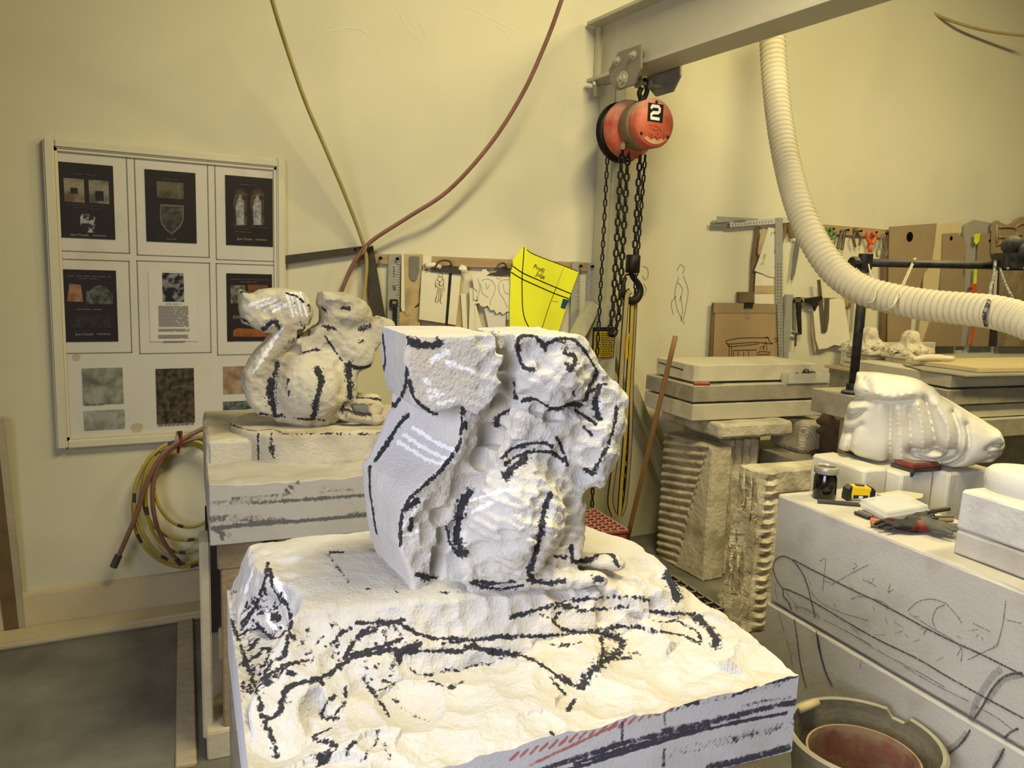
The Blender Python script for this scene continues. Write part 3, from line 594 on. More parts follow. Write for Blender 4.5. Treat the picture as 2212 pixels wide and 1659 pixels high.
# ------------------------------------------------------------------ the second squirrel carving, further back
m_stone_r = stone('dusty_limestone', (.78, .75, .655), var=.10, bump=.35, bs=110, stain=(.62, .57, .46), stain_t=(.46, .70))
RO = np.array([.308, -1.2, 0]); RF = Frame(RO)
rear = thing('squirrel_carving', 'nearly finished grey stone squirrel with a curled tail, on the block by the notice board', 'sculpture', RF.w_(np.array([.45, .4, .685])))
rv = .36
pts = lambda l, v=rv: np.array([(lambda q: (q[0], q[2]))(RF.onv(*C2(x, y), v)) for x, y in l])
TL = pts([(92, 112), (130, 128), (170, 138), (215, 112), (320, 108), (430, 120), (472, 170), (486, 240), (462, 320), (400, 390), (340, 450), (300, 530), (285, 620), (280, 720), (290, 800), (190, 785), (135, 725), (108, 640), (117, 570), (150, 500), (200, 430), (258, 372), (272, 350), (230, 348), (160, 318), (112, 302), (90, 230)])
BD = pts([(470, 340), (540, 290), (545, 225), (520, 190), (535, 125), (590, 125), (700, 135), (770, 175), (800, 240), (812, 285), (850, 262), (912, 275), (926, 305), (905, 360), (850, 400), (822, 440), (800, 525), (725, 545), (712, 600), (716, 690), (790, 712), (880, 735), (830, 800), (640, 770), (600, 815), (290, 815), (275, 700), (300, 530), (400, 400)])
lo = (TL[:, 0].min()-.03, .16, .93); hi = (BD[:, 0].max()+.03, .58, 1.44); h = .0052
U, V_, Z = grid(lo, hi, h); u2, z2 = U[:, 0, :], Z[:, 0, :]; P = np.stack([U, V_, Z], -1)
def c_(x, y): q = RF.onv(*C2(x, y), rv); return q[0], q[2]
def ell(x, y, v, ru, rvv, rz, s):
    a, b = c_(x, y); return (np.sqrt(((U-a)/ru)**2+((V_-v)/rvv)**2+((Z-b)/rz)**2)-1)*s
tail = smax(np.broadcast_to(poly2(u2, z2, TL)[:, None, :], U.shape), np.abs(V_-.37)-.075, .035)
body = smax(np.broadcast_to(poly2(u2, z2, BD)[:, None, :], U.shape), np.abs(V_-.37)-.075, .03)
body = smin(body, ell(480, 650, .34, .135, .125, .135, .12), .04)
body = smin(body, ell(680, 245, .36, .070, .085, .055, .055), .015)
body = smin(body, ell(700, 440, .36, .075, .08, .08, .08), .03)
for (a, b, v, r) in (((640, 775), (815, 795), .27, .018), ((710, 715), (860, 730), .44, .016)):
    for t in np.linspace(0, 1, 9):
        body = smin(body, ell(a[0]+(b[0]-a[0])*t, a[1]+(b[1]-a[1])*t, v, r*1.2, r*1.2, r, r), .012)
D = smin(tail, body, .012)
def grv(l, v, r, amp):
    q = smooth_path(np.array([RF.onv(*C2(*p), v) for p in l]), 16); d = np.full(U.shape, 1e9, np.float32)
    for c in q: d = np.minimum(d, (U-c[0])**2+(V_-c[1])**2+(Z-c[2])**2)
    return amp*np.exp(-d/(r*r))
D = D+grv([(300, 520), (275, 620), (265, 720), (280, 800)], .26, .020, .018)+grv([(440, 445), (560, 440), (640, 500), (665, 590), (650, 680)], .25, .016, .012)+grv([(560, 300), (660, 320), (760, 330), (810, 300)], .28, .014, .010)
D = D+grv([(530, 205), (560, 225)], .30, .014, .012)+grv([(640, 215), (690, 215)], .29, .012, .010)-grv([(600, 175), (640, 165), (660, 185)], .29, .012, .006)
D = D+fbm(P+3, 14, 3)*.008+fbm(P, 55, 2)*.004
D = chips(D, lo, h, 800, (.012, .035), (.0008, .003), None, 9)
V, F = nets(D, lo, h); del D, P, tail, body
if (vnormals(V, F)*(V-V.mean(0))).sum() < 0: F = F[:, ::-1]
V = RF.w_(V)
r2 = [(K, 40, [(270, 610), (262, 680), (270, 730)]), (K, 26, [(300, 520), (285, 580)], .8), (K, 26, [(280, 750), (285, 800)]), (K, 26, [(515, 545), (535, 600), (520, 680), (505, 750), (495, 810)]), (K, 34, [(520, 550), (535, 590)]), (K, 34, [(690, 520), (690, 600), (695, 700)]), (K, 22, [(680, 520), (740, 540), (800, 530)]), (K, 18, [(730, 700), (800, 705), (860, 715)]),
 (K, 30, [(650, 760), (720, 780), (800, 790)]), (K, 12, [(440, 460), (480, 445), (530, 440)]), (K, 10, [(350, 135), (400, 150), (440, 180)]), (K, 8, [(470, 200), (478, 280), (450, 340)], .8), (K, 14, [(100, 270), (150, 300)]), (K, 22, [(220, 335), (280, 290), (310, 320)]), (K, 22, [(140, 130), (110, 125)], .7), (K, 18, [(655, 215), (690, 220)]), (K, 20, [(560, 225), (540, 215)], .8), (K, 26, [(545, 310), (610, 330)], .7), (K, 26, [(760, 330), (800, 310)], .8), (K, 9, [(560, 370), (600, 430), (650, 500)]), (K, 10, [(360, 600), (350, 640)]), (K, 8, [(365, 670), (360, 690)]),
 (K, 12, [(380, 400), (440, 350)], .7), (K, 10, [(390, 180), (440, 320)], .4), (K, 14, [(740, 400), (770, 390)], .6), (K, 20, [(200, 790), (330, 800)], .7), (K, 18, [(400, 815), (560, 825)], .6)] + \
 [('pale', 11, [(350+i*25, 130), (385+i*25, 260)]) for i in range(4)] + [('pale', 10, [(150+i*40, 200+i*12), (260+i*30, 160+i*12)]) for i in range(4)] + [('pale', 10, [(170+i*30, 560-i*50), (240+i*30, 470-i*50)]) for i in range(4)]
at = paint(V, F, r2, C2); fast_mesh('squirrel_body', V, F, m_stone_r, rear, smooth=False, attrs=at)
# oval plinth the squirrel sits on, drawn round with charcoal
pz0, pz1 = .86, .975
pl_l = RF.onz(*C7(385, 150), pz1); pl_f = RF.onz(*C7(860, 230), pz1); pl_b = RF.onz(*C7(480, 75), pz1)
u0 = pl_l[0]; v0 = pl_f[1]; v1 = v0+.46; u1 = u0+.80
lo = (u0-.03, v0-.03, pz0-.02); hi = (u1+.03, v1+.03, pz1+.03); h = .0075
U, V_, Z = grid(lo, hi, h); P = np.stack([U, V_, Z], -1)
vc = (v0+v1)/2; rr = (v1-v0)/2
qx = np.abs(U-(u0+u1)/2)-((u1-u0)/2-rr*.75); d2 = np.where(qx > 0, np.sqrt((qx/.75)**2+(V_-vc)**2)-rr, np.abs(V_-vc)-rr)
D = smax(smax(d2, Z-pz1, .012), pz0-Z, .01)+fbm(P, 10, 3)*.008+fbm(P, 50, 2)*.003
V, F = nets(D, lo, h)
if (vnormals(V, F)*(V-V.mean(0))).sum() < 0: F = F[:, ::-1]
V = RF.w_(V)
r7 = [(K, 12, [(385, 140), (470, 175), (600, 200), (740, 185), (850, 225), (950, 230)]), (K, 8, [(950, 228), (1200, 222), (1450, 225), (1700, 210)], .8), (K, 12, [(622, 230), (620, 300), (625, 440)]), (K, 20, [(740, 220), (735, 300), (755, 440)], .9), (K, 40, [(735, 340), (750, 400)], .7), (K, 30, [(740, 60), (800, 70), (900, 110)], .7), (K, 30, [(1100, 60), (1150, 120)], .6), (K, 34, [(1320, 20), (1450, 40), (1580, 60)]), (K, 14, [(820, 110), (1000, 120), (1180, 130)], .5), (K, 60, [(500, 40), (620, 60)], .5)]
at = paint(V, F, r7, C7); fast_mesh('oval_plinth', V, F, m_stone_r, rear, attrs=at)
# slab with stepped top
bl = RF.l_(wz(428, 926, .955)); 
block('raised_bed', (.0, v0+.06, .80), (1.0, .80, .952), RF, m_stone_r, rear, step=.03, amp=.006, rad=.012, top=.01)
V, F = rough_box((0, 0, .685), (1.0, .80, .872), RF, step=.011, amp=.0008, rad=.003, top=.035)
r7 = [(K, 16, [(850, 715), (900, 680), (965, 632)]), (K, 34, [(230, 805), (400, 790), (640, 770), (900, 745)], .55), (K, 20, [(400, 770), (640, 750), (850, 740)], .5), ('red', 10, [(595, 655), (595, 745)]), (K, 7, [(220, 830), (600, 810), (900, 790), (1250, 765), (1560, 742)]), (K, 7, [(225, 1032), (600, 1000), (900, 970), (1250, 945), (1570, 918)]), (K, 36, [(215, 935), (400, 940), (600, 930)], .5), (K, 36, [(210, 975), (450, 970), (830, 950)], .5), (K, 40, [(1380, 905), (1570, 895)], .4), (K, 14, [(230, 1045), (290, 1070), (325, 1130), (335, 1190)]), (K, 16, [(300, 1030), (350, 1080), (380, 1120)], .6), ('red', 9, [(350, 1060), (400, 1110), (435, 1150)]), ('red', 6, [(560, 815), (760, 795)]), (K, 6, [(950, 985), (945, 1050)]), (K, 5, [(920, 705), (1150, 820)], .5), (K, 40, [(1150, 720), (1430, 700)], .35), ('red', 5, [(990, 680), (1150, 680), (1240, 720)], .8)]
at = paint(V, F, r7, C7)
fast_mesh('sawn_slab', V, F, stone('sawn_grey_limestone', (.71, .69, .63), var=.05, bump=.1, bs=160, stain=(.66, .64, .58), stain_t=(.5, .8), charcoal=(.40, .39, .37), grain=1.6), rear, smooth=False, attrs=at)

# ------------------------------------------------------------------ what the two carvings stand on
def timber(name, lo, hi, fr, m=m_timber, parent=None, bevel=.004): return M().box(lo, hi, fr).build(name, m, parent, bevel=bevel)
m_ply = mat('weathered_plywood', (.56, .52, .42), rough=.9, var=.18, vs=9, bump=.35, bs=40, dust=.3, wave=((.42, .37, .28), 4, 'Z', .5))
m_dark = mat('shadowed_board', (.22, .20, .16), rough=.9)  # dark colour, also carries the shade of the trestle and torso gaps
m_whitewash = mat('whitewashed_board', (.70, .66, .54), rough=.9, var=.12, vs=7, bump=.2, dust=.2)
crate = thing('plywood_stand', 'weathered plywood box stand under the foreground carving', 'stand', FF.w_(np.array([-.5, .4, 0])))
timber('side_panel', (-1.0, .06, 0), (-.98, .74, .57), FF, m_ply, crate); timber('side_panel', (-.12, .10, 0), (-.10, .70, .57), FF, m_ply, crate)
timber('front_panel', (-.98, .06, 0), (-.12, .08, .57), FF, m_ply, crate); timber('back_panel', (-.98, .72, 0), (-.12, .74, .57), FF, m_ply, crate)
for a, b in ((-.99, -.91), (-.55, -.47), (-.13, -.04)): timber('bearer', (a, .03, .57), (b, .74, .617), FF, m_timber, crate)
stand = thing('timber_stand', 'rough timber trestle under the rear squirrel block', 'stand', RF.w_(np.array([.5, .4, 0])))
timber('skid', (-.02, .0, 0), (.06, 1.02, .09), RF, m_whitewash, stand); timber('skid', (.9, .0, 0), (.98, .98, .09), RF, m_whitewash, stand)
timber('upright', (-.03, .04, .05), (.0, .16, .684), RF, m_whitewash, stand); timber('upright', (0.03, .02, .09), (.11, .10, .60), RF, m_timber, stand); timber('upright', (.88, .02, .09), (.96, .10, .60), RF, m_timber, stand)
timber('back_panel', (0, .70, .09), (1.0, .72, .60), RF, m_dark, stand)  # dark sheet standing for the shade in the gap under the block
for a in (0.02, .20, .40, .60, .82): timber('bearer', (a, .02, .60), (a+.13, .80, .684), RF, m_timber, stand)
timber('cross_rail', (.02, .04, .30), (.96, .07, .40), RF, m_timber, stand)
tag(M().box((-.11, -.02, 0), (-.05, 1.04, .012), RF).build('floor_strip', m_timber, bevel=.003), 'flat worn timber strip lying on the concrete beside the rear trestle', 'strip')
pk = thing('leaning_board', 'long narrow board leaning on the wall at the left edge', 'board', wz(25, 1362, 0))
a = wz(46, 1363, 0.0)+(.02, 0, 0); b = wy(8, 900, -.03); nn = np.array([1.0, 0, 0]); ad = np.array([-.016, 0, 0])
q = M(); q.prism([a, a+(.0, -.05, 0), b+(.0, -.05, 0), b], (-.022, 0, 0)); q.build('board_face', m_whitewash, pk)
q = M(); q.prism([a+(-.022, .002, 0), a+(-.022, -.05, 0), b+(-.022, -.05, 0), b+(-.022, .002, 0)], (-.05, 0, 0)); q.build('board_back', m_brownwood, pk)
# ------------------------------------------------------------------ notice board
m_frame = mat('white_frame', (.84, .81, .69), rough=.6, var=.04, bump=.03)
m_mat = mat('mat_board', (.83, .81, .74), rough=.35, var=.04, vs=5, bump=0, col2=(.74, .71, .60), c2s=2.5, c2t=(.56, .72), spec=.5)
m_grey_groove = mat('groove_line', (.50, .48, .40), bump=0)
m_posterb = mat('poster_black', (.145, .12, .11), rough=.4, var=.15, vs=14, bump=0, spec=.5)
m_printw = mat('print_white', (.62, .58, .50), rough=.6, var=.1, vs=300, bump=0)
m_prints = mat('print_soft', (.42, .38, .33), rough=.6, var=.1, vs=300, bump=0)
m_page = mat('printed_page', (.84, .82, .75), rough=.5, var=.02, bump=0)
m_ink = mat('print_grey_text', (.45, .43, .40), rough=.7, var=.3, vs=600, bump=0)
def photo(name, c1, c2, s=30.0, t=(.42, .6)): return mat(name, c1, rough=.4, var=.35, vs=s*1.6, bump=0, col2=c2, c2s=s, c2t=t, spec=.4)
bx0, bx1, bz0, bz1 = -.108, .792, .752, 1.957
nb = thing('notice_board', 'large white framed display board with nine dark prints on the left wall', 'notice board', ((bx0+bx1)/2, -.01, bz0))
fw = .036
for nm, a, b in (('frame_side', (bx0, bz0), (bx0+fw, bz1)), ('frame_side', (bx1-fw, bz0), (bx1, bz1)), ('frame_rail', (bx0+fw, bz0), (bx1-fw, bz0+fw)), ('frame_rail', (bx0+fw, bz1-fw), (bx1-fw, bz1))):
    M().box((a[0], -.034, a[1]), (b[0], -.001, b[1])).build(nm, m_frame, nb, bevel=.006)
for nm, a, b in (('frame_lip', (bx0+fw, bz0+fw), (bx0+fw+.012, bz1-fw)), ('frame_lip', (bx1-fw-.012, bz0+fw), (bx1-fw, bz1-fw)), ('frame_lip', (bx0+fw, bz0+fw), (bx1-fw, bz0+fw+.012)), ('frame_lip', (bx0+fw, bz1-fw-.012), (bx1-fw, bz1-fw))):
    M().box((a[0], -.024, a[1]), (b[0], -.016, b[1])).build(nm, m_frame, nb, bevel=.002)
M().box((bx0+fw, -.015, bz0+fw), (bx1-fw, -.004, bz1-fw)).build('mat_panel', m_mat, nb)
Yb = -.0155
def wr(p, q, Y=Yb):   # rectangle on the wall from two measured corners
    a = wy(*p, Y); b = wy(*q, Y); return a[0], b[0], min(a[2], b[2]), max(a[2], b[2])
# window mats: each opening is a fine bevel line
cells = [((112, 322), (281, 548)), ((289, 335), (453, 557)), ((463, 349), (606, 566)), ((121, 558), (286, 762)), ((295, 562), (457, 762)), ((466, 568), (606, 765))]
for p, q in cells:
    x0, x1, z0, z1 = wr(p, q); g = .0035; r = M()
    for a, b in (((x0, z0), (x1, z0+g)), ((x0, z1-g), (x1, z1)), ((x0, z0), (x0+g, z1)), ((x1-g, z0), (x1, z1))): r.box((a[0], Yb-.0012, a[1]), (b[0], Yb+.001, b[1]))
    r.build('mat_opening_line', m_grey_groove, nb, base=False)
def pic(parent, p, q, m, Y, name='printed_photo'):
    x0, x1, z0, z1 = wr(p, q, Y); return M().box((x0, Y, z0), (x1, Y+.0012, z1)).build(name, m, parent, base=False)
def words(parent, p, q, m, Y, n=5, rows=1, name='text_line', gap=.22):
    x0, x1, z0, z1 = wr(p, q, Y); r = M(); hh = (z1-z0)/rows
    for k in range(rows):
        x = x0; zc = z1-(k+.5)*hh
        while x < x1-.004:
            w = min((x1-x0)/n*(.6+.8*rnd.random()), x1-x); r.box((x, Y, zc-hh*.24), (x+w*(1-gap), Y+.001, zc+hh*.24)); x += w
    return r.build(name, m, parent, base=False)
def poly_pic(parent, l, m, Y, name='printed_shape'): return M().prism([wy(x, y, Y) for x, y in l], (0, .0012, 0)).build(name, m, parent, base=False)
Y1, Y2, Y3 = -.018, -.0195, -.021
def poster(corn, head, foot):
    x0 = np.mean([wy(*corn[0], Y1)[0], wy(*corn[3], Y1)[0]]); x1 = np.mean([wy(*corn[1], Y1)[0], wy(*corn[2], Y1)[0]]); z1 = np.mean([wy(*corn[0], Y1)[2], wy(*corn[1], Y1)[2]]); z0 = np.mean([wy(*corn[2], Y1)[2], wy(*corn[3], Y1)[2]])
    po = M().box((x0, Y1, z0), (x1, Yb-.0005, z1)).build('poster', m_posterb, nb, base=False)
    for (p, q, n) in head: words(po, p, q, m_prints, Y2, n)
    if foot is not None:
        w = wy(*foot, Y2); text('poster_lettering', 'Jean Claude', .013, (w[0]-.022, Y2, w[2]), (1, 0, 0), (0, 0, 1), m_printw, po); M().box((w[0]+.022, Y2, w[2]-.003), (w[0]+.07, Y2+.001, w[2]+.003)).build('text_line', m_prints, po, base=False)
    return po
p1 = poster([(123, 350), (245, 357), (248, 518), (130, 512)], [((136, 366), (234, 374), 6), ((160, 374), (209, 380), 2), ((142, 440), (234, 447), 6), ((158, 447), (220, 452), 3)], (186, 508))
pic(p1, (137, 384), (183, 438), photo('photo_room', (.62, .58, .48), (.40, .33, .24), 14), Y2); pic(p1, (191, 388), (236, 441), photo('photo_fireplace', (.58, .55, .47), (.33, .33, .28), 16), Y2); pic(p1, (152, 405), (168, 418), m_posterb, Y3, 'printed_shape'); pic(p1, (206, 412), (224, 434), m_posterb, Y3, 'printed_shape')
pic(p1, (173, 462), (207, 503), photo('photo_monochrome', (.66, .67, .64), (.16, .16, .17), 34, (.45, .52)), Y2)
p2 = poster([(312, 365), (422, 374), (425, 526), (317, 521)], [((324, 378), (411, 385), 6), ((350, 385), (390, 390), 2), ((335, 433), (402, 437), 4), ((338, 509), (405, 513), 5), ((360, 514), (384, 519), 2)], None)
pic(p2, (338, 391), (397, 431), photo('photo_cornice', (.42, .39, .31), (.30, .26, .20), 18), Y2)
poly_pic(p2, [(346, 441), (397, 444), (397, 473), (391, 489), (382, 498), (371, 507), (358, 497), (348, 484), (345, 468)], m_prints, Y2, 'shield_outline'); poly_pic(p2, [(349, 445), (394, 447), (394, 472), (388, 487), (380, 495), (371, 503), (360, 494), (351, 482), (348, 467)], photo('photo_shield', (.30, .31, .28), (.20, .20, .19), 40), Y3)
p3 = poster([(487, 379), (589, 385), (589, 533), (488, 529)], [((497, 391), (579, 398), 6), ((518, 397), (558, 402), 2), ((505, 487), (527, 490), 2), ((540, 489), (581, 493), 4), ((505, 493), (542, 496), 3), ((506, 499), (544, 503), 3)], (540, 517))
for (x, s) in ((519, 0), (556, 1)):
    arch = [(x-15, 487), (x-15, 424)]+[(x-15*math.cos(t), 424-18*math.sin(t)) for t in np.linspace(.3, math.pi-.3, 7)]+[(x+15, 424), (x+15, 487)]
    poly_pic(p3, arch, photo('photo_niche', (.34, .28, .22), (.20, .15, .11), 30), Y2); poly_pic(p3, [(x-8, 486), (x-10, 448), (x-7, 432), (x-3, 428), (x-3, 421), (x+3, 421), (x+3, 428), (x+8, 434), (x+8, 450), (x+9, 486)], photo('photo_statue', (.62, .64, .62), (.46, .46, .44), 60), Y3)
p4 = poster([(134, 581), (251, 585), (255, 739), (140, 737)], [((145, 594), (240, 600), 6), ((170, 600), (216, 604), 2), ((166, 666), (226, 671), 3)], (196, 722))
poly_pic(p4, [(150, 613), (174, 615), (180, 652), (145, 651)], photo('photo_capital', (.66, .50, .38), (.52, .36, .25), 30), Y2)
poly_pic(p4, [(186, 657), (186, 630), (194, 628), (202, 620), (215, 616), (228, 620), (237, 629), (244, 631), (244, 657)], photo('photo_lunette', (.38, .39, .35), (.22, .22, .20), 40), Y2); pic(p4, (148, 680), (240, 708), photo('photo_relief_dark', (.22, .20, .18), (.17, .14, .13), 40), Y2)
x0, x1, z0, z1 = wr((320, 586), (428, 737), Y1); p5 = M().box((x0, Y1, z0), (x1, Yb-.0005, z1)).build('printed_page', m_page, nb, base=False)
pic(p5, (350, 589), (398, 652), photo('photo_portrait', (.52, .52, .50), (.13, .13, .14), 30, (.44, .54)), Y2); pic(p5, (350, 586), (398, 587.5), m_ink, Y2, 'rule'); pic(p5, (353, 737), (400, 738.5), m_ink, Y2, 'rule')
words(p5, (358, 655), (392, 658), m_ink, Y2, 3); words(p5, (342, 660), (409, 706), m_ink, Y2, 1.2, 19, gap=.06); words(p5, (342, 710), (410, 716), m_ink, Y2, 1.2, 3, gap=.06); words(p5, (342, 723), (410, 731), m_ink, Y2, 1.2, 4, gap=.06)
p6 = poster([(489, 590), (588, 593), (588, 737), (491, 737)], [((499, 602), (580, 606), 6), ((519, 607), (558, 611), 2), ((503, 678), (520, 692), 2)], None)
pic(p6, (498, 616), (530, 656), photo('photo_carving_grey', (.50, .48, .42), (.28, .27, .24), 40), Y2); pic(p6, (535, 615), (578, 640), photo('photo_mantel', (.48, .32, .20), (.20, .15, .12), 14), Y2); poly_pic(p6, [(504, 727), (504, 713), (515, 709), (560, 711), (580, 716), (580, 728)], photo('photo_oak', (.60, .36, .18), (.48, .28, .14), 20), Y2)
for (p, q, m) in (((177, 796), (267, 871), photo('photo_columns', (.42, .44, .38), (.62, .62, .54), 16)), ((181, 888), (270, 925), photo('photo_ornament', (.66, .66, .60), (.52, .50, .45), 16)), ((336, 797), (421, 912), photo('photo_saints', (.34, .30, .23), (.18, .15, .12), 40)), ((482, 792), (562, 848), photo('photo_rosettes', (.56, .42, .33), (.66, .58, .46), 26)), ((482, 868), (550, 905), photo('photo_street', (.40, .44, .40), (.24, .28, .26), 50))):
    pic(nb, p, q, m, Y1)
words(nb, (342, 914), (420, 919), m_ink, Y1, 7); words(nb, (185, 872), (225, 876), m_ink, Y1, 3)
for (l, rr_) in (((296, 925), 14), ((165, 772), 9)):
    c = wy(*l, Yb); M().prism([(c[0]+rr_*.0016*math.cos(t)*(1+.2*math.sin(3*t)), Yb-.0008, c[2]+rr_*.0016*math.sin(t)) for t in np.linspace(0, 2*math.pi, 14)[:-1]], (0, .001, 0)).build('water_stain', mat('damp_stain', (.74, .68, .52), bump=0), nb, base=False)

# ------------------------------------------------------------------ wooden strips on the wall
m_nail = mat('dark_nail', (.10, .09, .08), rough=.5, metal=.6, bump=0)
def rail(label, x0, x1, z0, z1, nails):
    t = thing('tool_rail', label, 'rail', ((x0+x1)/2, -.01, z0)); M().box((x0, -.02, z0), (x1, 0, z1)).build('strip', m_wood_rail, t, bevel=.002)
    for n in nails: M().lathe([(.0045, 0), (.0045, .018), (.008, .019), (.008, .022)], (n, -.02, (z0+z1)/2+.004), (0, -1, 0), n=8).build('nail', m_nail, t)
    return t
rail('pale wooden strip behind the clipboards and yellow paper', wy(770, 545)[0], wy(1284, 570)[0], 1.528, 1.574, [wy(x, 560)[0] for x in (816, 852, 1247, 1272)])
rail('upper wooden strip with pliers and snips behind the hose', wy(1690, 480)[0], wy(1922, 500)[0], 1.818, 1.874, [wy(x, 495)[0] for x in (1790, 1822, 1850, 1883, 1908)])
rail('lower wooden strip under the hose with callipers and clamps', wy(1690, 640)[0], wy(1838, 645)[0], 1.36, 1.415, [wy(x, 643)[0] for x in (1705, 1722, 1738, 1764, 1812)])

# ------------------------------------------------------------------ hung on the first strip
m_steel_dark = mat('blackened_steel', (.30, .28, .24), rough=.5, var=.2, vs=12, metal=.3, bump=.05)
m_alu = mat('aluminium', (.66, .655, .60), rough=.45, var=.08, vs=30, metal=.25, bump=.03)
m_black = mat('black_plastic', (.07, .07, .075), rough=.5, var=.1, bump=.03, dust=.15)
m_paper = mat('cream_paper', (.88, .85, .73), rough=.8, var=.04, vs=12, bump=.05)
m_paper2 = mat('tan_paper', (.74, .65, .47), rough=.85, var=.1, vs=14, bump=.08, col2=(.58, .50, .36), c2s=9, c2t=(.52, .7))
m_card = mat('brown_cardboard', (.66, .56, .40), rough=.85, var=.07, vs=8, bump=.05)
m_greymetal = mat('grey_scraper', (.50, .50, .46), rough=.5, var=.15, metal=.3, bump=.03)
m_sepia = mat('sepia_ink', (.52, .42, .26), bump=0, var=.2, vs=100)
m_tick = mat('ruler_marks', (.22, .22, .20), bump=0)
K2 = TF(600, 480, .3345); K4 = TF(780, 520, .12055); K5 = TF(980, 520, .14467)
def T(tf, l): return [tf(x, y) for x, y in l]
def lines(name, lists, w, m, Y, parent, n=12): return wall_lines(name, lists, w, m, Y, parent, n)
sq = thing('framing_square', 'dark steel framing square hung crooked where the two air hoses cross', 'square', wy(795, 690, -.03))
sheet('square_tongue', T(K2, [(50, 215), (560, 152), (566, 196), (50, 270)]), -.030, m_steel_dark, .004, sq); sheet('square_blade', T(K2, [(556, 168), (615, 150), (700, 640), (615, 670)]), -.0305, m_steel_dark, .004, sq)
ho = M(); c = wy(*K2(500, 175), -.0312)
ho.lathe([(.007, 0), (.007, .001)], c, (0, -1, 0), n=10).build('hang_hole', m_nail, sq, base=False)
def ruler(label, l, Y, marks=True, tf=None, m=None, t=.003):
    l = T(tf, l) if tf else l; o = thing('steel_ruler', label, 'ruler', wy(*l[2], Y)); sheet('blade', l, Y, m or m_alu, t, o)
    if marks:
        q = M(); a, b, c_, d = [wy(*p, Y) for p in l]
        for i in range(1, 30):
            f = i/30; p = b+(c_-b)*f; e = (a-b)*(.34 if i % 4 == 0 else .18); q.ribbon([p, p+e], .0022, (0, -1, 0), .0008)
        q.build('ruler_marks', m_tick, o, base=False)
    return o
r1 = ruler('wide aluminium ruler hung beside the dark framing square', [(717, 205), (795, 205), (782, 700), (706, 700)], -.026, tf=K2)
lines('ruler_lettering', [T(K4, [(575, 470), (600, 470)]), T(K4, [(580, 500), (600, 520)]), T(K4, [(575, 550), (605, 545)]), T(K4, [(575, 580), (600, 600)]), T(K4, [(580, 630), (605, 640)]), T(K4, [(570, 800), (590, 890)]), T(K4, [(605, 800), (615, 890)])], .004, m_tick, -.0265, r1)
cal = thing('digital_caliper', 'black calliper with a small green display hung over the aluminium ruler', 'caliper', wy(852, 700, -.034))
sheet('head', T(K4, [(540, 1050), (645, 1048), (662, 1080), (660, 1190), (620, 1215), (545, 1210), (522, 1180), (525, 1075)]), -.040, m_black, .012, cal); sheet('display', T(K4, [(560, 1085), (630, 1085), (630, 1130), (562, 1130)]), -.041, mat('lcd_green', (.52, .56, .36), bump=0, rough=.3), .001, cal); sheet('beam', T(K4, [(575, 1210), (650, 1210), (645, 1540), (575, 1540)]), -.036, m_black, .006, cal)
def sheet_thing(name, label, cat, l, Y, m, t=.003, tf=None, group=None): return tag(sheet(name, T(tf, l) if tf else l, Y, m, t), label, cat, group)
sheet_thing('paper_template', 'worn tan paper template with a torn lower edge beside the ruler', 'template', [(760, 240), (1105, 240), (1085, 560), (1040, 900), (1035, 1110), (960, 1190), (880, 1330), (815, 1355), (785, 1290), (760, 800)], -.024, m_paper2, .002, K4)
sheet_thing('paper_strip', 'narrow cream paper strip between ruler and tan template', 'paper', [(725, 245), (765, 245), (775, 800), (785, 1270), (735, 1265), (715, 1200)], -.0255, m_paper, .0015, K4)
sheet_thing('steel_scraper', 'grey steel scraper with a rounded blade over the tan template', 'scraper', [(880, 275), (1030, 280), (1045, 300), (1035, 560), (1000, 690), (965, 730), (900, 705), (862, 630), (862, 300)], -.029, m_greymetal, .003, K4)
sheet_thing('hanging_paper', 'lower beige card under the torn tan template', 'paper', [(690, 1280), (1040, 1180), (1060, 1560), (680, 1560)], -.0215, m_paper2, .0015, K4)
sheet_thing('hanging_paper', 'small cream card on the strip next to the grey scraper', 'paper', [(1108, 262), (1265, 272), (1255, 420), (1105, 560)], -.0225, m_paper, .0015, K4)
def clipboard(label, sheet_l, clip_l, lever_l, tf, mboard, Y):
    o = thing('clipboard', label, 'clipboard', wy(*tf(*sheet_l[2]), Y)); q = np.array([tf(*p) for p in sheet_l]); c = q.mean(0)
    sheet('backing', [tuple(c+(p-c)*1.03) for p in q], Y+.004, mboard, .003, o); sheet('paper_pad', q.tolist(), Y, m_paper, .004, o)
    cl = sheet('clip', T(tf, clip_l), Y-.008, m_steel_dark, .006, o)
    l = np.array([wy(*tf(*p), Y-.018) for p in lever_l]); M().tube(smooth_path(l, 14), .0045, 8).build('clip_lever', m_steel_dark, cl, smooth=True, base=False)
    return o
cb = clipboard('clipboard with a sepia standing figure sketch and black elastic band', [(1090, 540), (1790, 600), (1700, 1510), (1040, 1410)], [(1245, 545), (1400, 450), (1620, 440), (1790, 540), (1800, 605)], [(1330, 470), (1390, 380), (1480, 350), (1590, 370), (1620, 440)], K4, m_paper2, -.034)
lines('figure_sketch', [T(K4, l) for l in ([(1400, 580), (1450, 590), (1450, 640), (1400, 640), (1390, 600)], [(1390, 650), (1340, 720), (1330, 800), (1380, 830)], [(1450, 650), (1480, 720), (1480, 820), (1490, 900)], [(1370, 700), (1420, 740), (1460, 680)], [(1360, 760), (1440, 810), (1470, 760)], [(1380, 830), (1360, 950), (1330, 1080), (1370, 1110)], [(1450, 830), (1450, 950), (1420, 1080), (1440, 1130)], [(1400, 840), (1390, 980), (1380, 1100)], [(1420, 840), (1420, 1000), (1400, 1090)], [(1350, 1000), (1330, 1080)], [(1400, 720), (1410, 820)], [(1340, 780), (1330, 850)])], .0028, m_sepia, -.0345, cb)
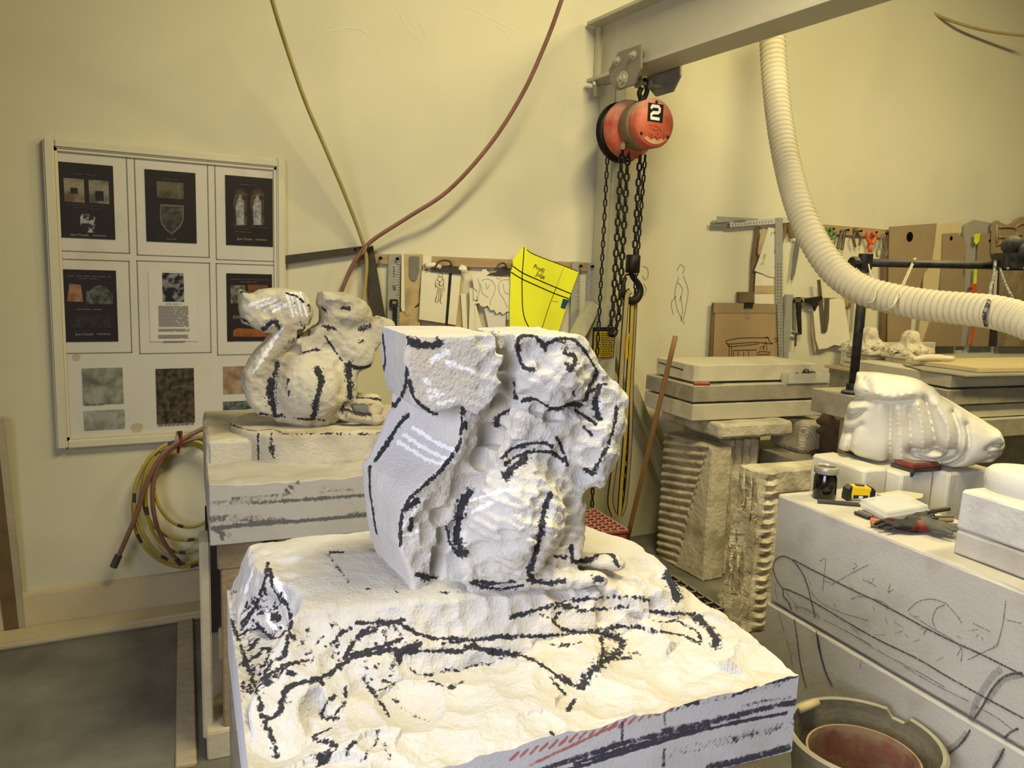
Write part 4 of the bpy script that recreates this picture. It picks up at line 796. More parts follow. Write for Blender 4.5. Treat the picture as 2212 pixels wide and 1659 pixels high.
sheet('elastic_band', T(K4, [(1590, 430), (1640, 440), (1548, 1560), (1506, 1560)]), -.037, m_black, .002, cb)
cb2 = clipboard('clipboard with a large scalloped leaf cut-out drawing beside the yellow paper', [(1, 1)]*4 if False else [(290, 520), (850, 540), (840, 900), (300, 880)], [(500, 515), (560, 480), (640, 470), (690, 400), (770, 380), (850, 470), (850, 525)], [(620, 430), (690, 345), (760, 340), (800, 420)], K5, m_paper2, -.032)
lf = sheet('leaf_cutout', T(K5, [(270, 510), (420, 470), (430, 430), (480, 425), (520, 470), (560, 530), (840, 545), (835, 1060), (790, 1060), (745, 1100), (690, 1060), (645, 1095), (600, 1030), (560, 1045), (510, 970), (450, 990), (400, 970), (380, 930), (325, 945), (370, 880), (340, 820), (360, 760), (300, 700)]), -.036, m_paper, .002, cb2)
lines('leaf_drawing', [T(K5, l) for l in ([(420, 600), (480, 570), (560, 590), (620, 680), (600, 800), (550, 880), (545, 960)], [(400, 640), (430, 780), (520, 850)], [(480, 620), (500, 720), (540, 640)], [(680, 780), (670, 660), (720, 590), (830, 580)], [(740, 640), (760, 760), (820, 800)], [(680, 780), (740, 860), (800, 1000)], [(360, 560), (390, 700), (360, 850)], [(640, 540), (660, 570), (720, 550)])], .0025, m_charc_l, -.0362, cb2)
m_yellow = mat('yellow_paper', (.93, .93, .20), rough=.75, var=.05, vs=6, bump=.05, emit=None)
yl = sheet_thing('paper_template', 'bright yellow paper template marked Profil Julie hung on the wall strip', 'template', [(1048, 85), (1190, 195), (1870, 455), (1750, 790), (1560, 1380), (840, 1340), (835, 1150), (850, 460), (885, 380), (880, 290), (960, 190)], -.045, m_yellow, .0015, K5)
m_marker = mat('black_marker', (.10, .10, .08), bump=0)
lines('drawn_line', [T(K5, l) for l in ([(1052, 95), (1035, 350), (1020, 560), (1022, 800), (1030, 1000), (1060, 1160), (1130, 1310)], [(885, 380), (1030, 480), (1250, 580), (1520, 695), (1755, 792)], [(850, 465), (1020, 570), (1250, 675), (1500, 785), (1720, 865)])], .005, m_marker, -.0455, yl, 24)
lines('drawn_line', [T(K5, l) for l in ([(1530, 700), (1430, 960), (1320, 1300)], [(1090, 130), (1190, 200), (1540, 335), (1860, 458)])], .0035, m_marker, -.0455, yl)
lines('drawn_line', [T(K5, l) for l in ([(1640, 410), (1580, 560), (1530, 700)], [(1470, 900), (1560, 915)])], .002, m_sepia, -.0455, yl)
for s, l, sz in (('Profil', (1275, 420), .032), ('Julie', (1300, 520), .032)):
    a = wy(*K5(*l), -.0462); e = wy(*K5(l[0]+100, l[1]+52), -.0462)-a; text('handwriting', s, sz, a, e, (0, 0, 1), m_marker, yl)
lines('underline', [T(K5, [(1290, 560), (1320, 558)])], .003, m_marker, -.0455, yl)
sheet('blue_tape', T(K5, [(1635, 865), (1722, 885), (1665, 1020), (1597, 1000)]), -.047, mat('blue_tape', (.12, .27, .42), bump=.05), .001, yl)
ruler('aluminium ruler hanging just right of the yellow paper', [(1768, 310), (1882, 315), (1865, 1420), (1735, 1420)], -.030, tf=K5)
ruler('narrow pale ruler hanging against the crane column', [(2005, 335), (2085, 340), (2060, 1000), (1980, 1000)], -.024, tf=K5)
for nm, lab, l, Y, m in (('paper_strip', 'upright cream paper strip with a squared top between the clipboards', [(105, 790), (180, 790), (205, 1330), (140, 1330)], -.030, m_paper), ('paper_strip', 'pleated tall paper strip behind the leaf drawing', [(235, 700), (330, 720), (345, 1000), (330, 1330), (225, 1330), (240, 950)], -.026, m_paper),
    ('paper_sheet', 'white sheet hanging below the leaf cut-out', [(450, 980), (790, 1060), (770, 1330), (520, 1300)], -.024, m_page), ('paper_sheet', 'grey creased sheet in shade below the first clipboard', [(0, 600), (130, 540), (120, 1330), (-30, 1330)], -.0205, m_paper2), ('paper_sheet', 'torn long cream sheet left of the white sheet', [(310, 960), (345, 1000), (380, 1130), (430, 1300), (330, 1330)], -.028, m_paper), ('paper_tag', 'narrow white tag beside the yellow paper edge', [(795, 1080), (830, 1070), (830, 1170), (800, 1185)], -.034, m_page)):
    sheet_thing(nm, lab, 'paper', l, Y, m, .0015, K5)
def crumple(label, px, Y, r, m=m_paper):
    c = wy(*px, Y); q = M(); n = 9; P_ = []
    for i in range(5):
        for j in range(n):
            a = math.pi*(i+.5)/5; b = 2*math.pi*j/n; s = r*(.75+.6*rnd.random()); P_.append(c+s*np.array([math.sin(a)*math.cos(b), .5*math.sin(a)*math.sin(b), math.cos(a)]))
    F_ = [(i*n+j, i*n+(j+1) % n, (i+1)*n+(j+1) % n, (i+1)*n+j) for i in range(4) for j in range(n)]+[tuple(range(n-1, -1, -1)), tuple(4*n+j for j in range(n))]
    return tag(q.add(P_, F_).build('crumpled_paper', m, None, base=False), label, 'paper')
crumple('crumpled white paper wedged on top between the two clipboards', K5(140, 430), -.04, .020)
M_ = M(); M_.tube(np.array([wy(*K4(1160, 440), -.03), wy(*K4(1190, 460), -.05), wy(*K4(1300, 430), -.04), wy(*K4(1420, 480), -.04)]), .012, 10)
tag(M_.build('rolled_paper', m_paper, None, True, base=False), 'small rolled paper tucked at the left of the figure-sketch clipboard', 'paper')
# ------------------------------------------------------------------ air hoses
m_yhose = mat('yellow_hose', (.70, .62, .20), rough=.5, var=.12, vs=20, bump=.05, dust=.25)
m_yhose_d = mat('dusty_yellow_hose', (.66, .60, .34), rough=.7, var=.1, vs=14, bump=.05)
m_rhose = mat('dusty_red_hose', (.50, .33, .26), rough=.7, var=.15, vs=16, bump=.05, dust=.2)
m_brass = mat('brass_fitting', (.42, .38, .24), rough=.4, metal=.6, bump=.02)
def hose(name, label, pts, m, r, n=80):
    o = thing(name, label, 'hose', pts[-1]); P_ = smooth_path(pts, n); M().tube(P_, r, 10).build('tube', m, o, True, base=False); return o
yp = [wy(x, y, Y) for x, y, Y in ((560, -120, -.50), (588, 0, -.42), (620, 105, -.32), (660, 220, -.24), (705, 325, -.17), (745, 420, -.11), (772, 490, -.07), (787, 535, -.055), (792, 570, -.05), (788, 620, -.05), (780, 680, -.05), (772, 740, -.05))]
h1 = hose('air_hose', 'yellow air hose hanging from above to the framing square', yp, m_yhose_d, .0085)
rp = [wy(x, y, Y) for x, y, Y in ((1250, -110, -.55), (1213, 0, -.48), (1180, 90, -.40), (1130, 200, -.32), (1060, 310, -.25), (970, 410, -.18), (880, 470, -.12), (810, 515, -.09), (780, 545, -.07), (758, 580, -.06), (735, 635, -.06), (700, 720, -.06), (640, 820, -.06))]
h2 = hose('air_hose', 'red air hose sweeping down from the upper right to the framing square', rp, m_rhose, .0095)
c = wy(786, 540, -.075); M().tube([c+.021*np.array([math.cos(t)*.55, math.sin(t)*.9, math.cos(t)*1.1]) for t in np.linspace(0, 2*math.pi, 18)[:-1]], .002, 6, closed=True).build('wire_tie', mat('tie_wire', (.72, .68, .55), bump=0), h2, base=False)
# coil on the wall
coil = thing('coiled_hose', 'coil of yellow hose hanging on the wall left of the rear carving', 'hose', wy(400, 1225, -.06))
for i, (cx, cy, a, b, Y) in enumerate(((395, 1090, 108, 138, -.05), (405, 1060, 98, 108, -.062), (400, 1075, 88, 118, -.074), (408, 1045, 78, 92, -.086), (392, 1085, 100, 130, -.066))):
    l = [wy(cx+a*math.cos(t)*(1+.03*math.sin(3*t+i)), cy+b*math.sin(t)*(1+.02*math.cos(2*t+i)), Y) for t in np.linspace(0, 2*math.pi, 41)[:-1]]
    M().tube(l, .0075, 8, closed=True).build('loop', m_yhose, coil, True, base=False)
    for k in range(i, 40, 8): M().tube(np.array([l[k], l[(k+1) % 40]])+(0, -.0012, 0), .0072, 8).build('printed_band', m_steel_dark, coil, base=False)
red = thing('coiled_hose', 'two dusty red hose ends with fittings hanging over the yellow coil', 'hose', wy(250, 1220, -.09))
e1 = [wy(x, y, Y) for x, y, Y in ((640, 820, -.06), (560, 880, -.07), (490, 905, -.08), (440, 925, -.09), (385, 955, -.10), (345, 990, -.105), (315, 1050, -.105), (295, 1110, -.10), (272, 1165, -.10), (254, 1205, -.10))]
M().tube(smooth_path(e1, 60), .0095, 10).build('tube', m_rhose, red, True, base=False)
e2 = [wy(x, y, Y) for x, y, Y in ((430, 945, -.085), (385, 960, -.095), (350, 990, -.10), (332, 1040, -.10), (330, 1090, -.10), (340, 1140, -.10), (360, 1180, -.10), (383, 1210, -.10))]
M().tube(smooth_path(e2, 40), .009, 10).build('tube', m_rhose, red, True, base=False)
for (p, q_, r) in ((e1[-1], e1[-1]+(e1[-1]-e1[-2])*.5, .015), (e2[-1], e2[-1]+(e2[-1]-e2[-2])*.35, .010)): M().tube(resample(np.array([p-(q_-p)*.3, q_]), .008), r, 8).build('fitting', m_steel_dark, red, base=False)
c = wy(388, 955, -.085); M().tube([c+np.array([.008*math.cos(t), .03*math.sin(t), .045*math.cos(t)]) for t in np.linspace(0, 2*math.pi, 18)[:-1]], .004, 6, closed=True).build('tie_loop', mat('red_tie', (.52, .18, .12), bump=0), red, base=False)
M().tube([(c[0], 0, c[2]+.03), (c[0], -.10, c[2]+.03), (c[0], -.11, c[2]+.05)], .006, 8).build('hook', m_steel_dark, coil)
tag(M().prism([wy(x, y, -.045) for x, y in ((418, 1318), (432, 1298), (440, 1300), (438, 1320))], (0, -.03, 0)).build('stone_chip', mat('dark_chip', (.25, .24, .22))), 'small dark chip on the baseboard beside the trestle', 'chip')
# ------------------------------------------------------------------ jib crane
m_cranep = mat('cream_steel_paint', (.74, .72, .58), rough=.55, var=.06, vs=5, bump=.05, dust=.15, col2=(.62, .59, .46), c2s=4, c2t=(.56, .7))
m_ibeam = mat('grey_beam_paint', (.70, .68, .60), rough=.5, var=.05, vs=3, bump=.04, col2=(.58, .55, .47), c2s=3, c2t=(.55, .75))
m_graysteel = mat('grey_steel', (.50, .48, .43), rough=.5, var=.1, metal=.3, bump=.04, dust=.2)
m_bolt = mat('zinc_bolt', (.66, .64, .57), rough=.4, metal=.4, bump=.03)
m_chain = mat('dark_chain', (.16, .145, .12), rough=.5, metal=.5, var=.2, vs=60, bump=.05)
crane = thing('jib_crane', 'cream steel jib crane column with I-beam arm across the upper right', 'crane', (2.43, -.08, 0))
M().box((2.405, -.15, 1.33), (2.475, -.012, 2.48)).build('column', m_cranep, crane, bevel=.006)
M().box((2.385, -.17, 0), (2.485, -.012, 1.36)).build('column_sleeve', m_cranep, crane, bevel=.006)
M().box((2.36, -.20, 0.0), (2.52, -.008, .02)).build('base_plate', m_graysteel, crane)
for s, e in ((( 2.37, -.10, 1.36), (1.62, -.10, .02)), ((2.49, -.10, 1.18), (3.12, -.10, .02))):
    s = np.array(s); e = np.array(e); d = (e-s)/np.linalg.norm(e-s); a = np.cross(d, (0, 1, 0)) if abs(d[1]) < .5 else np.array([1.0, 0, 0]); a /= np.linalg.norm(a); b = np.cross(d, a); b /= np.linalg.norm(b)
    q = M(); w = .032; q.prism([s+a*w+b*w, s-a*w+b*w, s-a*w-b*w, s+a*w-b*w], e-s); q.build('brace', m_cranep, crane, bevel=.004)
y1 = -3.3; bm_ = M()
bm_.box((2.374, y1, 2.494), (2.386, -.06, 2.756)); bm_.build('beam_web', m_ibeam, crane)
M().box((2.298, y1, 2.476), (2.462, -.04, 2.494)).build('beam_flange', m_ibeam, crane, bevel=.002)
M().box((2.298, y1, 2.756), (2.462, -.02, 2.774)).build('beam_flange', m_ibeam, crane, bevel=.002)
M().box((2.36, -.05, 2.42), (2.50, -.008, 2.80)).build('mounting_bracket', m_cranep, crane, bevel=.004)
for p in ((2.31, -.10, 2.455), (2.345, -.20, 2.455)): M().lathe([(.012, 0), (.012, .02)], p, (0, 0, 1), n=6).build('bolt', m_bolt, crane)
sg = thing('warning_sign', 'yellow warning sign with rows of black text on the crane column', 'sign', wy(1304, 772, -.19))
a = wy(1282, 707, -.178); b = wy(1325, 772, -.178); x0, x1, z0, z1 = a[0], b[0], b[2], a[2]
M().box((x0, -.180, z0), (x1, -.172, z1)).build('plate', mat('black_border', (.10, .09, .06), bump=0), sg, base=False); M().box((x0+.006, -.182, z0+.004), (x1-.006, -.178, z1-.022)).build('yellow_face', mat('sign_yellow', (.80, .68, .18), bump=.02, var=.06), sg, base=False)
for k in range(13):
    zz = z1-.032-k*.0095
    if zz < z0+.012: break
    q = M(); x = x0+.012
    while x < x1-.016:
        w = .008+.014*rnd.random(); q.box((x, -.1828, zz-.0022), (min(x+w, x1-.010), -.1815, zz+.0022)); x += w+.004
    q.build('text_row', m_marker, sg, base=False)['kind'] = 'stuff'
# trolley -----------------------------------------------------------
tr = thing('beam_trolley', 'grey steel trolley with two side plates rolling on the beam flange', 'trolley', (2.38, -.42, 2.36))
pl_ = [(-.36, 2.552), (-.533, 2.55), (-.543, 2.444), (-.494, 2.382), (-.368, 2.380), (-.308, 2.43), (-.287, 2.486)]
for sx in (2.262, 2.488):
    plate = M().prism([(sx, y, z) for y, z in pl_], (.012, 0, 0)).build('side_plate', m_graysteel, tr, bevel=.001)
    for (y, z, r) in ((-.36, 2.512, .014), (-.485, 2.512, .014), (-.41, 2.42, .026)):
        M().lathe([(r*1.5, 0), (r*1.5, .004), (r, .005), (r, .016), (r*.5, .017), (r*.5, .026)], (sx if sx < 2.4 else sx+.012, y, z), (-1 if sx < 2.4 else 1, 0, 0), n=12).build('bolt', m_bolt, plate, base=False)
for sx, d in ((2.30, 1), (2.46, -1)):
    for y in (-.36, -.485): M().lathe([(.030, 0), (.030, .004), (.024, .006), (.024, .03)], (sx-.024*d, y, 2.52), (d, 0, 0), n=16).build('wheel', m_graysteel, tr, True, base=False)
M().tube([(2.25, -.41, 2.42), (2.51, -.41, 2.42)], .011, 10).build('axle', m_bolt, tr, base=False)
for x in (2.345, 2.40): M().lathe([(.028, 0), (.028, .012)], (x, -.41, 2.42), (1, 0, 0), n=16).build('washer', m_graysteel, tr, base=False)
# hoist ---------------------------------------------------------------
m_orange = mat('dusty_orange_paint', (.74, .31, .17), rough=.55, var=.1, vs=10, bump=.05, dust=.45, col2=(.62, .24, .15), c2s=8)
m_orange_d = mat('worn_edge_paint', (.72, .56, .42), rough=.8, var=.15, vs=20, bump=.1)
m_band = mat('dusty_band', (.52, .44, .32), rough=.8, var=.2, vs=14, bump=.1)
hx, hz = 2.38, 2.222
hoist = thing('chain_hoist', 'orange two-ton chain hoist with dark chains hanging under the beam', 'hoist', (hx, -.40, 1.1))
M().lathe([(.100, 0), (.108, .006), (.108, .055), (.112, .06), (.112, .075), (.107, .09)], (hx, -.375, hz), (0, -1, 0), n=40).build('gear_case', m_band, hoist, True)
cap = M().lathe([(.110, 0), (.112, .01), (.112, .045), (.106, .055), (0.0, .057)], (hx, -.465, hz), (0, -1, 0), n=40, capb=False).build('end_cap', m_orange, hoist, True)
M().lathe([(.075, 0), (.118, .012), (.135, .03), (.142, .06), (.135, .085), (.110, .10)], (hx, -.375, hz-.005), (0, 1, 0), n=40).build('wheel_cover', m_orange, hoist, True)
M().lathe([(.118, 0), (.146, .004), (.138, .016), (.146, .028), (.118, .032)], (hx, -.275, hz-.01), (0, 1, 0), n=36).build('hand_wheel', m_chain, hoist, True)
yc = -.5226
M().box((hx-.047, yc-.001, hz+.005), (hx+.040, yc+.004, hz+.086)).build('number_plate', mat('plate_black', (.06, .06, .06), bump=0), cap, base=False)
# the figure 2 as a squared stroke
q = M(); st = [(-.026, .062), (-.026, .074), (.022, .074), (.022, .049), (-.026, .046), (-.026, .018), (.024, .018)]
st = [(-.028, .060), (-.024, .073), (.014, .074), (.021, .066), (.020, .052), (.012, .046), (-.016, .044), (-.025, .036), (-.027, .019), (.023, .019)]
q.ribbon([(hx-.003+x, yc-.001, hz+z) for x, z in st], .0145, (0, -1, 0), .0012); q.build('number_2', mat('print_bright', (.92, .91, .85), bump=0), cap, base=False)
for s, dz in (('TON', -.022), ('MAX', -.055)): text('raised_lettering', s, .034, (hx+.002, yc-.0005, hz+dz), (1, 0, 0), (0, 0, 1), m_orange, cap, ext=.002)
q = M(); pts_ = [(-.070+.14*t, -.062-.012*math.sin(t*math.pi)-.006*math.sin(t*23)) for t in np.linspace(0, 1, 16)]
q.prism([(hx+x, yc, hz+z) for x, z in pts_]+[(hx+.095*math.cos(a), yc, hz+.095*math.sin(a)) for a in np.linspace(-.85, -math.pi+.85, 12)], (0, .002, 0)); q.build('worn_patch', m_orange_d, cap, base=False)
for a in (90, 215, 325):
    M().lathe([(.008, 0), (.008, .004), (.004, .005)], (hx+.094*math.cos(math.radians(a)), yc+.004, hz+.094*math.sin(math.radians(a))), (0, -1, 0), n=8).build('screw', m_chain, cap, base=False)
q = M(); q.tube(smooth_path([(2.38, -.41, 2.44), (2.405, -.41, 2.41), (2.40, -.41, 2.37), (2.38, -.41, 2.345), (2.36, -.41, 2.37), (2.372, -.41, 2.395)], 24), .012, 10); q.build('top_hook', m_chain, hoist, True)
M().lathe([(.016, 0), (.02, .02), (.02, .045)], (2.38, -.41, 2.312), (0, 0, 1), n=14).build('hook_swivel', m_chain, hoist)
def link_mesh(L, W_, r):
    q = M(); a = W_/2-r; b = L/2-W_/2; P_ = []
    for t in np.linspace(-math.pi/2, math.pi/2, 6): P_.append((a*math.sin(t+math.pi/2-math.pi/2) if False else a*math.cos(t+math.pi/2), 0, b+a*math.sin(t+math.pi/2)))
    for t in np.linspace(math.pi/2, 3*math.pi/2, 6): P_.append((a*math.cos(t+math.pi/2), 0, -b+a*math.sin(t+math.pi/2)))
    q.tube(P_, r, 6, closed=True); me = bpy.data.meshes.new('chain_link'); me.from_pydata(q.v, [], q.f); me.update(); me.polygons.foreach_set('use_smooth', [True]*len(me.polygons)); me.materials.append(m_chain); return me
lm_load = link_mesh(.049, .033, .0060); lm_hand = link_mesh(.042, .022, .0042)
def chain(path, me, pitch):
    P_ = resample(path, pitch)
    for i, p in enumerate(P_[:-1]):
        d = P_[i+1]-p; o = bpy.data.objects.new('chain_link', me); COL.objects.link(o); o.parent = hoist; o.location = (p+P_[i+1])/2-root_loc(hoist)
        z = Vector(d).normalized(); o.rotation_euler = (z.to_track_quat('Z', 'Y') @ Matrix.Rotation(math.pi/2*(i % 2)+.35, 3, 'Z').to_quaternion()).to_euler()
cy = -.35
A = lambda x, y, Y=cy: wy(x, y, Y)
chain([A(1313, 325, -.26), A(1303, 520, -.26), A(1288, 800, -.26), A(1282, 1000, -.26), A(1279, 1095, -.26)], lm_hand, .0335)
chain([A(1394, 334, -.26), A(1380, 520, -.26), A(1362, 760, -.26), A(1352, 1000, -.26), A(1348, 1100, -.26)], lm_hand, .0335)
chain([A(1344, 318), A(1335, 470), A(1325, 660), A(1317, 718)], lm_load, .0365)
chain([A(1357, 322), A(1349, 470), A(1336, 690), A(1324, 730), A(1317, 722)], lm_load, .0365)
chain([A(1383, 335), A(1376, 450), A(1371, 552)], lm_load, .0365)
M().tube([A(1351, 302), A(1345, 318, -.41)], .012, 8).build('chain_anchor', m_bolt, hoist)
a = A(1367, 550); b = A(1366, 590); M().lathe([(.026, 0), (.036, .003), (.036, np.linalg.norm(a-b)-.004), (.028, np.linalg.norm(a-b))], b, (0, 0, 1), n=20).build('hook_block', m_chain, hoist, True)
hk = smooth_path([A(*p) for p in ((1362, 590), (1368, 600), (1378, 612), (1383, 626), (1378, 642), (1366, 650), (1353, 645), (1346, 630), (1347, 612), (1353, 600))], 40)
M().tube(hk, np.interp(np.linspace(0, 1, 40), [0, .2, .5, .8, 1], [.012, .015, .022, .015, .006]), 10).build('hook', m_chain, hoist, True)
M().tube([A(1362, 592), A(1352, 594), A(1347, 604)], .005, 8).build('safety_latch', m_chain, hoist)
# web sling -----------------------------------------------------------
m_web = mat('dusty_webbing', (.64, .56, .38), rough=.9, var=.08, vs=40, bump=.2, bs=300); m_weby = mat('yellow_webbing', (.70, .60, .22), rough=.9, var=.1, vs=40, bump=.2, bs=300); m_webe = mat('webbing_edge', (.13, .12, .09), rough=.9, bump=0)
sl = thing('lifting_sling', 'yellow webbing sling folded in long loops over the hoist hook', 'sling', A(1335, 1115))
def strap(pts, w, m, Y, th=.005, edge=True):
    P_ = smooth_path([A(x, y, Y) for x, y in pts], 40); q = M(); T_ = np.gradient(P_, axis=0); sd = np.cross(T_, (0, 1, 0)); sd /= np.linalg.norm(sd, axis=1, keepdims=True); yy = np.array([0, th/2, 0]); n = len(P_)
    def slab_(w0, w1, mm, nm, y_=yy):
        q = M(); V = np.vstack([P_+sd*w0-y_, P_+sd*w1-y_, P_+sd*w1+y_, P_+sd*w0+y_]); F_ = []
        for i in range(n-1):
            for k in range(4): F_.append((k*n+i, k*n+i+1, ((k+1) % 4)*n+i+1, ((k+1) % 4)*n+i))
        F_ += [(0, n, 2*n, 3*n), (n-1, 4*n-1, 3*n-1, 2*n-1)]; return q.add(V, F_).build(nm, mm, sl, base=False)
    slab_(-w/2, w/2, m, 'strap')
    if edge: slab_(w/2, w/2+.004, m_webe, 'strap_edge', yy*1.2); slab_(-w/2-.004, -w/2, m_webe, 'strap_edge', yy*1.2)
strap([(1362, 628), (1354, 640), (1349, 700), (1341, 820), (1334, 950), (1322, 1040), (1318, 1085), (1326, 1112)], .024, m_web, -.365)
strap([(1366, 652), (1362, 740), (1357, 820), (1350, 950), (1342, 1050), (1338, 1112)], .020, m_weby, -.350)
strap([(1372, 652), (1368, 740), (1364, 820), (1361, 950), (1354, 1050), (1348, 1095), (1340, 1114)], .018, m_web, -.338)
strap([(1357, 720), (1354, 745), (1353, 775)], .014, mat('sling_label', (.72, .60, .16), bump=0), -.376, edge=False)
# ------------------------------------------------------------------ dust hose and its stand
m_duct = mat('ivory_corrugated_hose', (.80, .76, .62), rough=.5, var=.05, vs=12, bump=.03, dust=.25)
hp = [(1660, -60, 4.0), (1665, 20, 3.95), (1668, 75, 3.9), (1673, 160, 3.86), (1684, 260, 3.78), (1700, 350, 3.7), (1724, 440, 3.58), (1758, 520, 3.48), (1803, 585, 3.40), (1860, 625, 3.30), (1930, 646, 3.20), (2010, 660, 3.08), (2090, 668, 2.96), (2150, 675, 2.86), (2212, 692, 2.76), (2280, 722, 2.66)]
P_ = resample(smooth_path([wd_(*p) for p in hp], 300), .0042); s_ = np.arange(len(P_))*.0042
rib = .5+.5*np.cos(2*math.pi*s_/.0255)
du = thing('dust_hose', 'thick ivory corrugated extraction hose curving down from the beam to the right', 'hose', P_[-1])
M().tube(P_, .0500+.0125*np.sqrt(np.abs(np.sin(math.pi*s_/.0255))), 24).build('hose_wall', m_duct, du, True, base=False)
m_bs = mat('black_steel_tube', (.085, .082, .07), rough=.5, var=.15, metal=.2, bump=.04, dust=.25)
sd_ = thing('hose_stand', 'black pipe stand with a horizontal boom holding up the corrugated hose', 'stand', wd_(1841, 848, 3.72))
pa = wd_(1841, 850, 3.72); pb = np.array([pa[0], pa[1], wd_(1857, 568, 3.72)[2]])
M().tube([pa, pb+(0, 0, .03)], .021, 14).build('pole', m_bs, sd_, True); M().lathe([(.05, 0), (.05, .012), (.03, .02), (.03, .05)], pa-(0, 0, .002), n=16).build('foot', m_bs, sd_)
be = wd_(2160, 574, 3.72+.02); M().tube([pb+(-.02, 0, 0), be], .019, 14).build('boom', m_bs, sd_, True, base=False)
M().lathe([(.032, 0), (.032, .07)], pb-(0, 0, .03), n=14).build('collar', m_bs, sd_); M().lathe([(.022, 0), (.026, .005), (.026, .03), (.02, .035)], pb+(-.09, 0, 0), (1, 0, 0), n=10).build('knob', m_bs, sd_, base=False); M().tube([pb+(-.06, 0, 0), pb], .01, 8).build('knob_stem', m_bs, sd_, base=False)
c0 = wd_(2185, 556, 3.70); fr = Frame(c0, c_r*.97, np.array([c_f[0], c_f[1], 0])/np.linalg.norm(c_f[:2]), BZ)
M().box((-.07, -.05, -.06), (.06, .05, .02), fr).build('clamp_body', m_bs, sd_, bevel=.008); M().lathe([(.05, 0), (.05, .05), (.04, .055)], fr.w_(np.array([.05, -.06, .03])), fr.v, n=18).build('clamp_wheel', m_bs, sd_, True, base=False); M().lathe([(.045, 0), (.045, .04)], fr.w_(np.array([-.02, -.05, .045])), fr.v*.8+fr.w*.3, n=18).build('clamp_wheel', m_bs, sd_, True, base=False)
for x in (-.045, .035): M().lathe([(.006, 0), (.006, .006)], fr.w_(np.array([x, -.05, -.05])), -fr.v, n=8).build('rivet', m_bolt, sd_, base=False)
m_str = mat('white_cord', (.80, .77, .66), rough=.9, bump=.1); m_rope = mat('grey_rope', (.62, .61, .54), rough=.9, bump=.2, bs=200, col2=(.22, .24, .26), c2s=60, c2t=(.5, .55))
def cord(label, pts, r, m):
    return tag(M().tube(smooth_path([wd_(*p) for p in pts], 40), r, 8).build('cord', m, None, True, base=False), label, 'cord')
cord('white string loop tied over the stand end of the boom and round the hose', [(1868, 552, 3.69), (1874, 560, 3.66), (1880, 590, 3.5), (1886, 603, 3.35), (1892, 625, 3.20), (1886, 650, 3.15), (1872, 655, 3.18)], .0035, m_str)
cord('cream string slung from the middle of the boom under the hose', [(1978, 558, 3.69), (1968, 580, 3.6), (1950, 620, 3.3), (1938, 645, 3.10), (1926, 664, 3.08), (1910, 671, 3.15)], .0040, m_str)
cord('second strand of cream string beside the first on the boom', [(1975, 558, 3.71), (1960, 590, 3.5), (1942, 630, 3.14), (1930, 655, 3.08)], .0030, m_str)
cord('grey mottled rope tied from boom end round the hose', [(2150, 564, 3.70), (2146, 600, 3.4), (2140, 620, 3.2), (2136, 650, 2.84), (2126, 680, 2.80), (2130, 703, 2.84)], .007, m_rope)
cord('grey mottled rope strand running right from the clamp to the hose', [(2160, 580, 3.68), (2170, 610, 3.4), (2185, 640, 3.1), (2202, 672, 2.86)], .006, m_rope)
cord('tan electric cable looping across the wall at the top right', [(1960, -20, 5.2), (2010, 25, 5.25), (2070, 50, 5.3), (2140, 68, 5.4), (2240, 80, 5.5)], .010, mat('tan_cable', (.66, .58, .40), bump=.02))
# ------------------------------------------------------------------ tools and papers on the wall at the right
K8 = TF(1500, 440, .217); K9 = TF(1880, 440, .217)
m_whitesteel = mat('pale_steel_rule', (.76, .75, .70), rough=.5, var=.06, metal=.1, bump=.02)
ts = thing('drywall_square', 'tall metal T-square with a lettered head hung on the right wall', 'square', wy(1686, 772, -.035))
hd = sheet('square_head', T(K8, [(355, 185), (980, 132), (980, 186), (360, 232)]), -.040, m_whitesteel, .008, ts); bl = sheet('square_blade', T(K8, [(808, 140), (880, 140), (878, 1000), (884, 1560), (845, 1560), (818, 900)]), -.044, m_alu, .003, ts)
a = wy(*K8(450, 178), -.0405); e = wy(*K8(560, 170), -.0405)-a; text('square_lettering', 'JOHNSON', .020, a, e, (0, 0, 1), m_tick, hd)
lines('scale_marks', [T(K8, [(380+i*30, 218-i*2.5), (380+i*30, 204-i*2.5)]) for i in range(14)], .004, m_tick, -.0405, hd)['kind'] = 'stuff'
for sx in (828, 858): lines('scale_marks', [T(K8, [(sx-3, y), (sx+5, y)]) for y in range(600, 1500, 32)], .006, m_tick, -.0445, bl)['kind'] = 'stuff'
sheet_thing('steel_rule', 'grey steel rule lying behind the T-square head', 'ruler', [(225, 125), (640, 150), (640, 215), (350, 180), (225, 190)], -.030, m_alu, .003, K8)
sheet_thing('square_shadow', 'short dull steel bar poking out below the grey rule', 'bar', [(165, 185), (350, 190), (350, 240), (165, 235)], -.024, m_greymetal, .006, K8)  # cast shadow of the T-square head, built as a flat grey strip
m_floral = mat('floral_paper', (.84, .82, .72), rough=.8, var=.04, col2=(.62, .60, .22), c2s=22, c2t=(.60, .64))
sheet_thing('patterned_paper', 'white paper with green and yellow sprigs hanging left of the T-square', 'paper', [(740, 235), (805, 245), (805, 560), (800, 735), (740, 725), (660, 690), (598, 668), (640, 560), (690, 400)], -.034, m_floral, .002, K8)
sheet_thing('folded_paper', 'folded tan papers behind the patterned paper', 'paper', [(680, 245), (720, 260), (690, 430), (640, 520), (630, 480), (650, 350)], -.030, m_paper2, .004, K8)
sheet_thing('tall_card', 'tall cream card hanging under the patterned paper', 'card', [(612, 690), (800, 730), (800, 1000), (600, 1000), (600, 880)], -.028, m_paper, .003, K8)
sheet_thing('card_band', 'folded cream card band across the tall card', 'card', [(606, 815), (800, 815), (800, 895), (603, 895)], -.031, m_paper2, .002, K8)
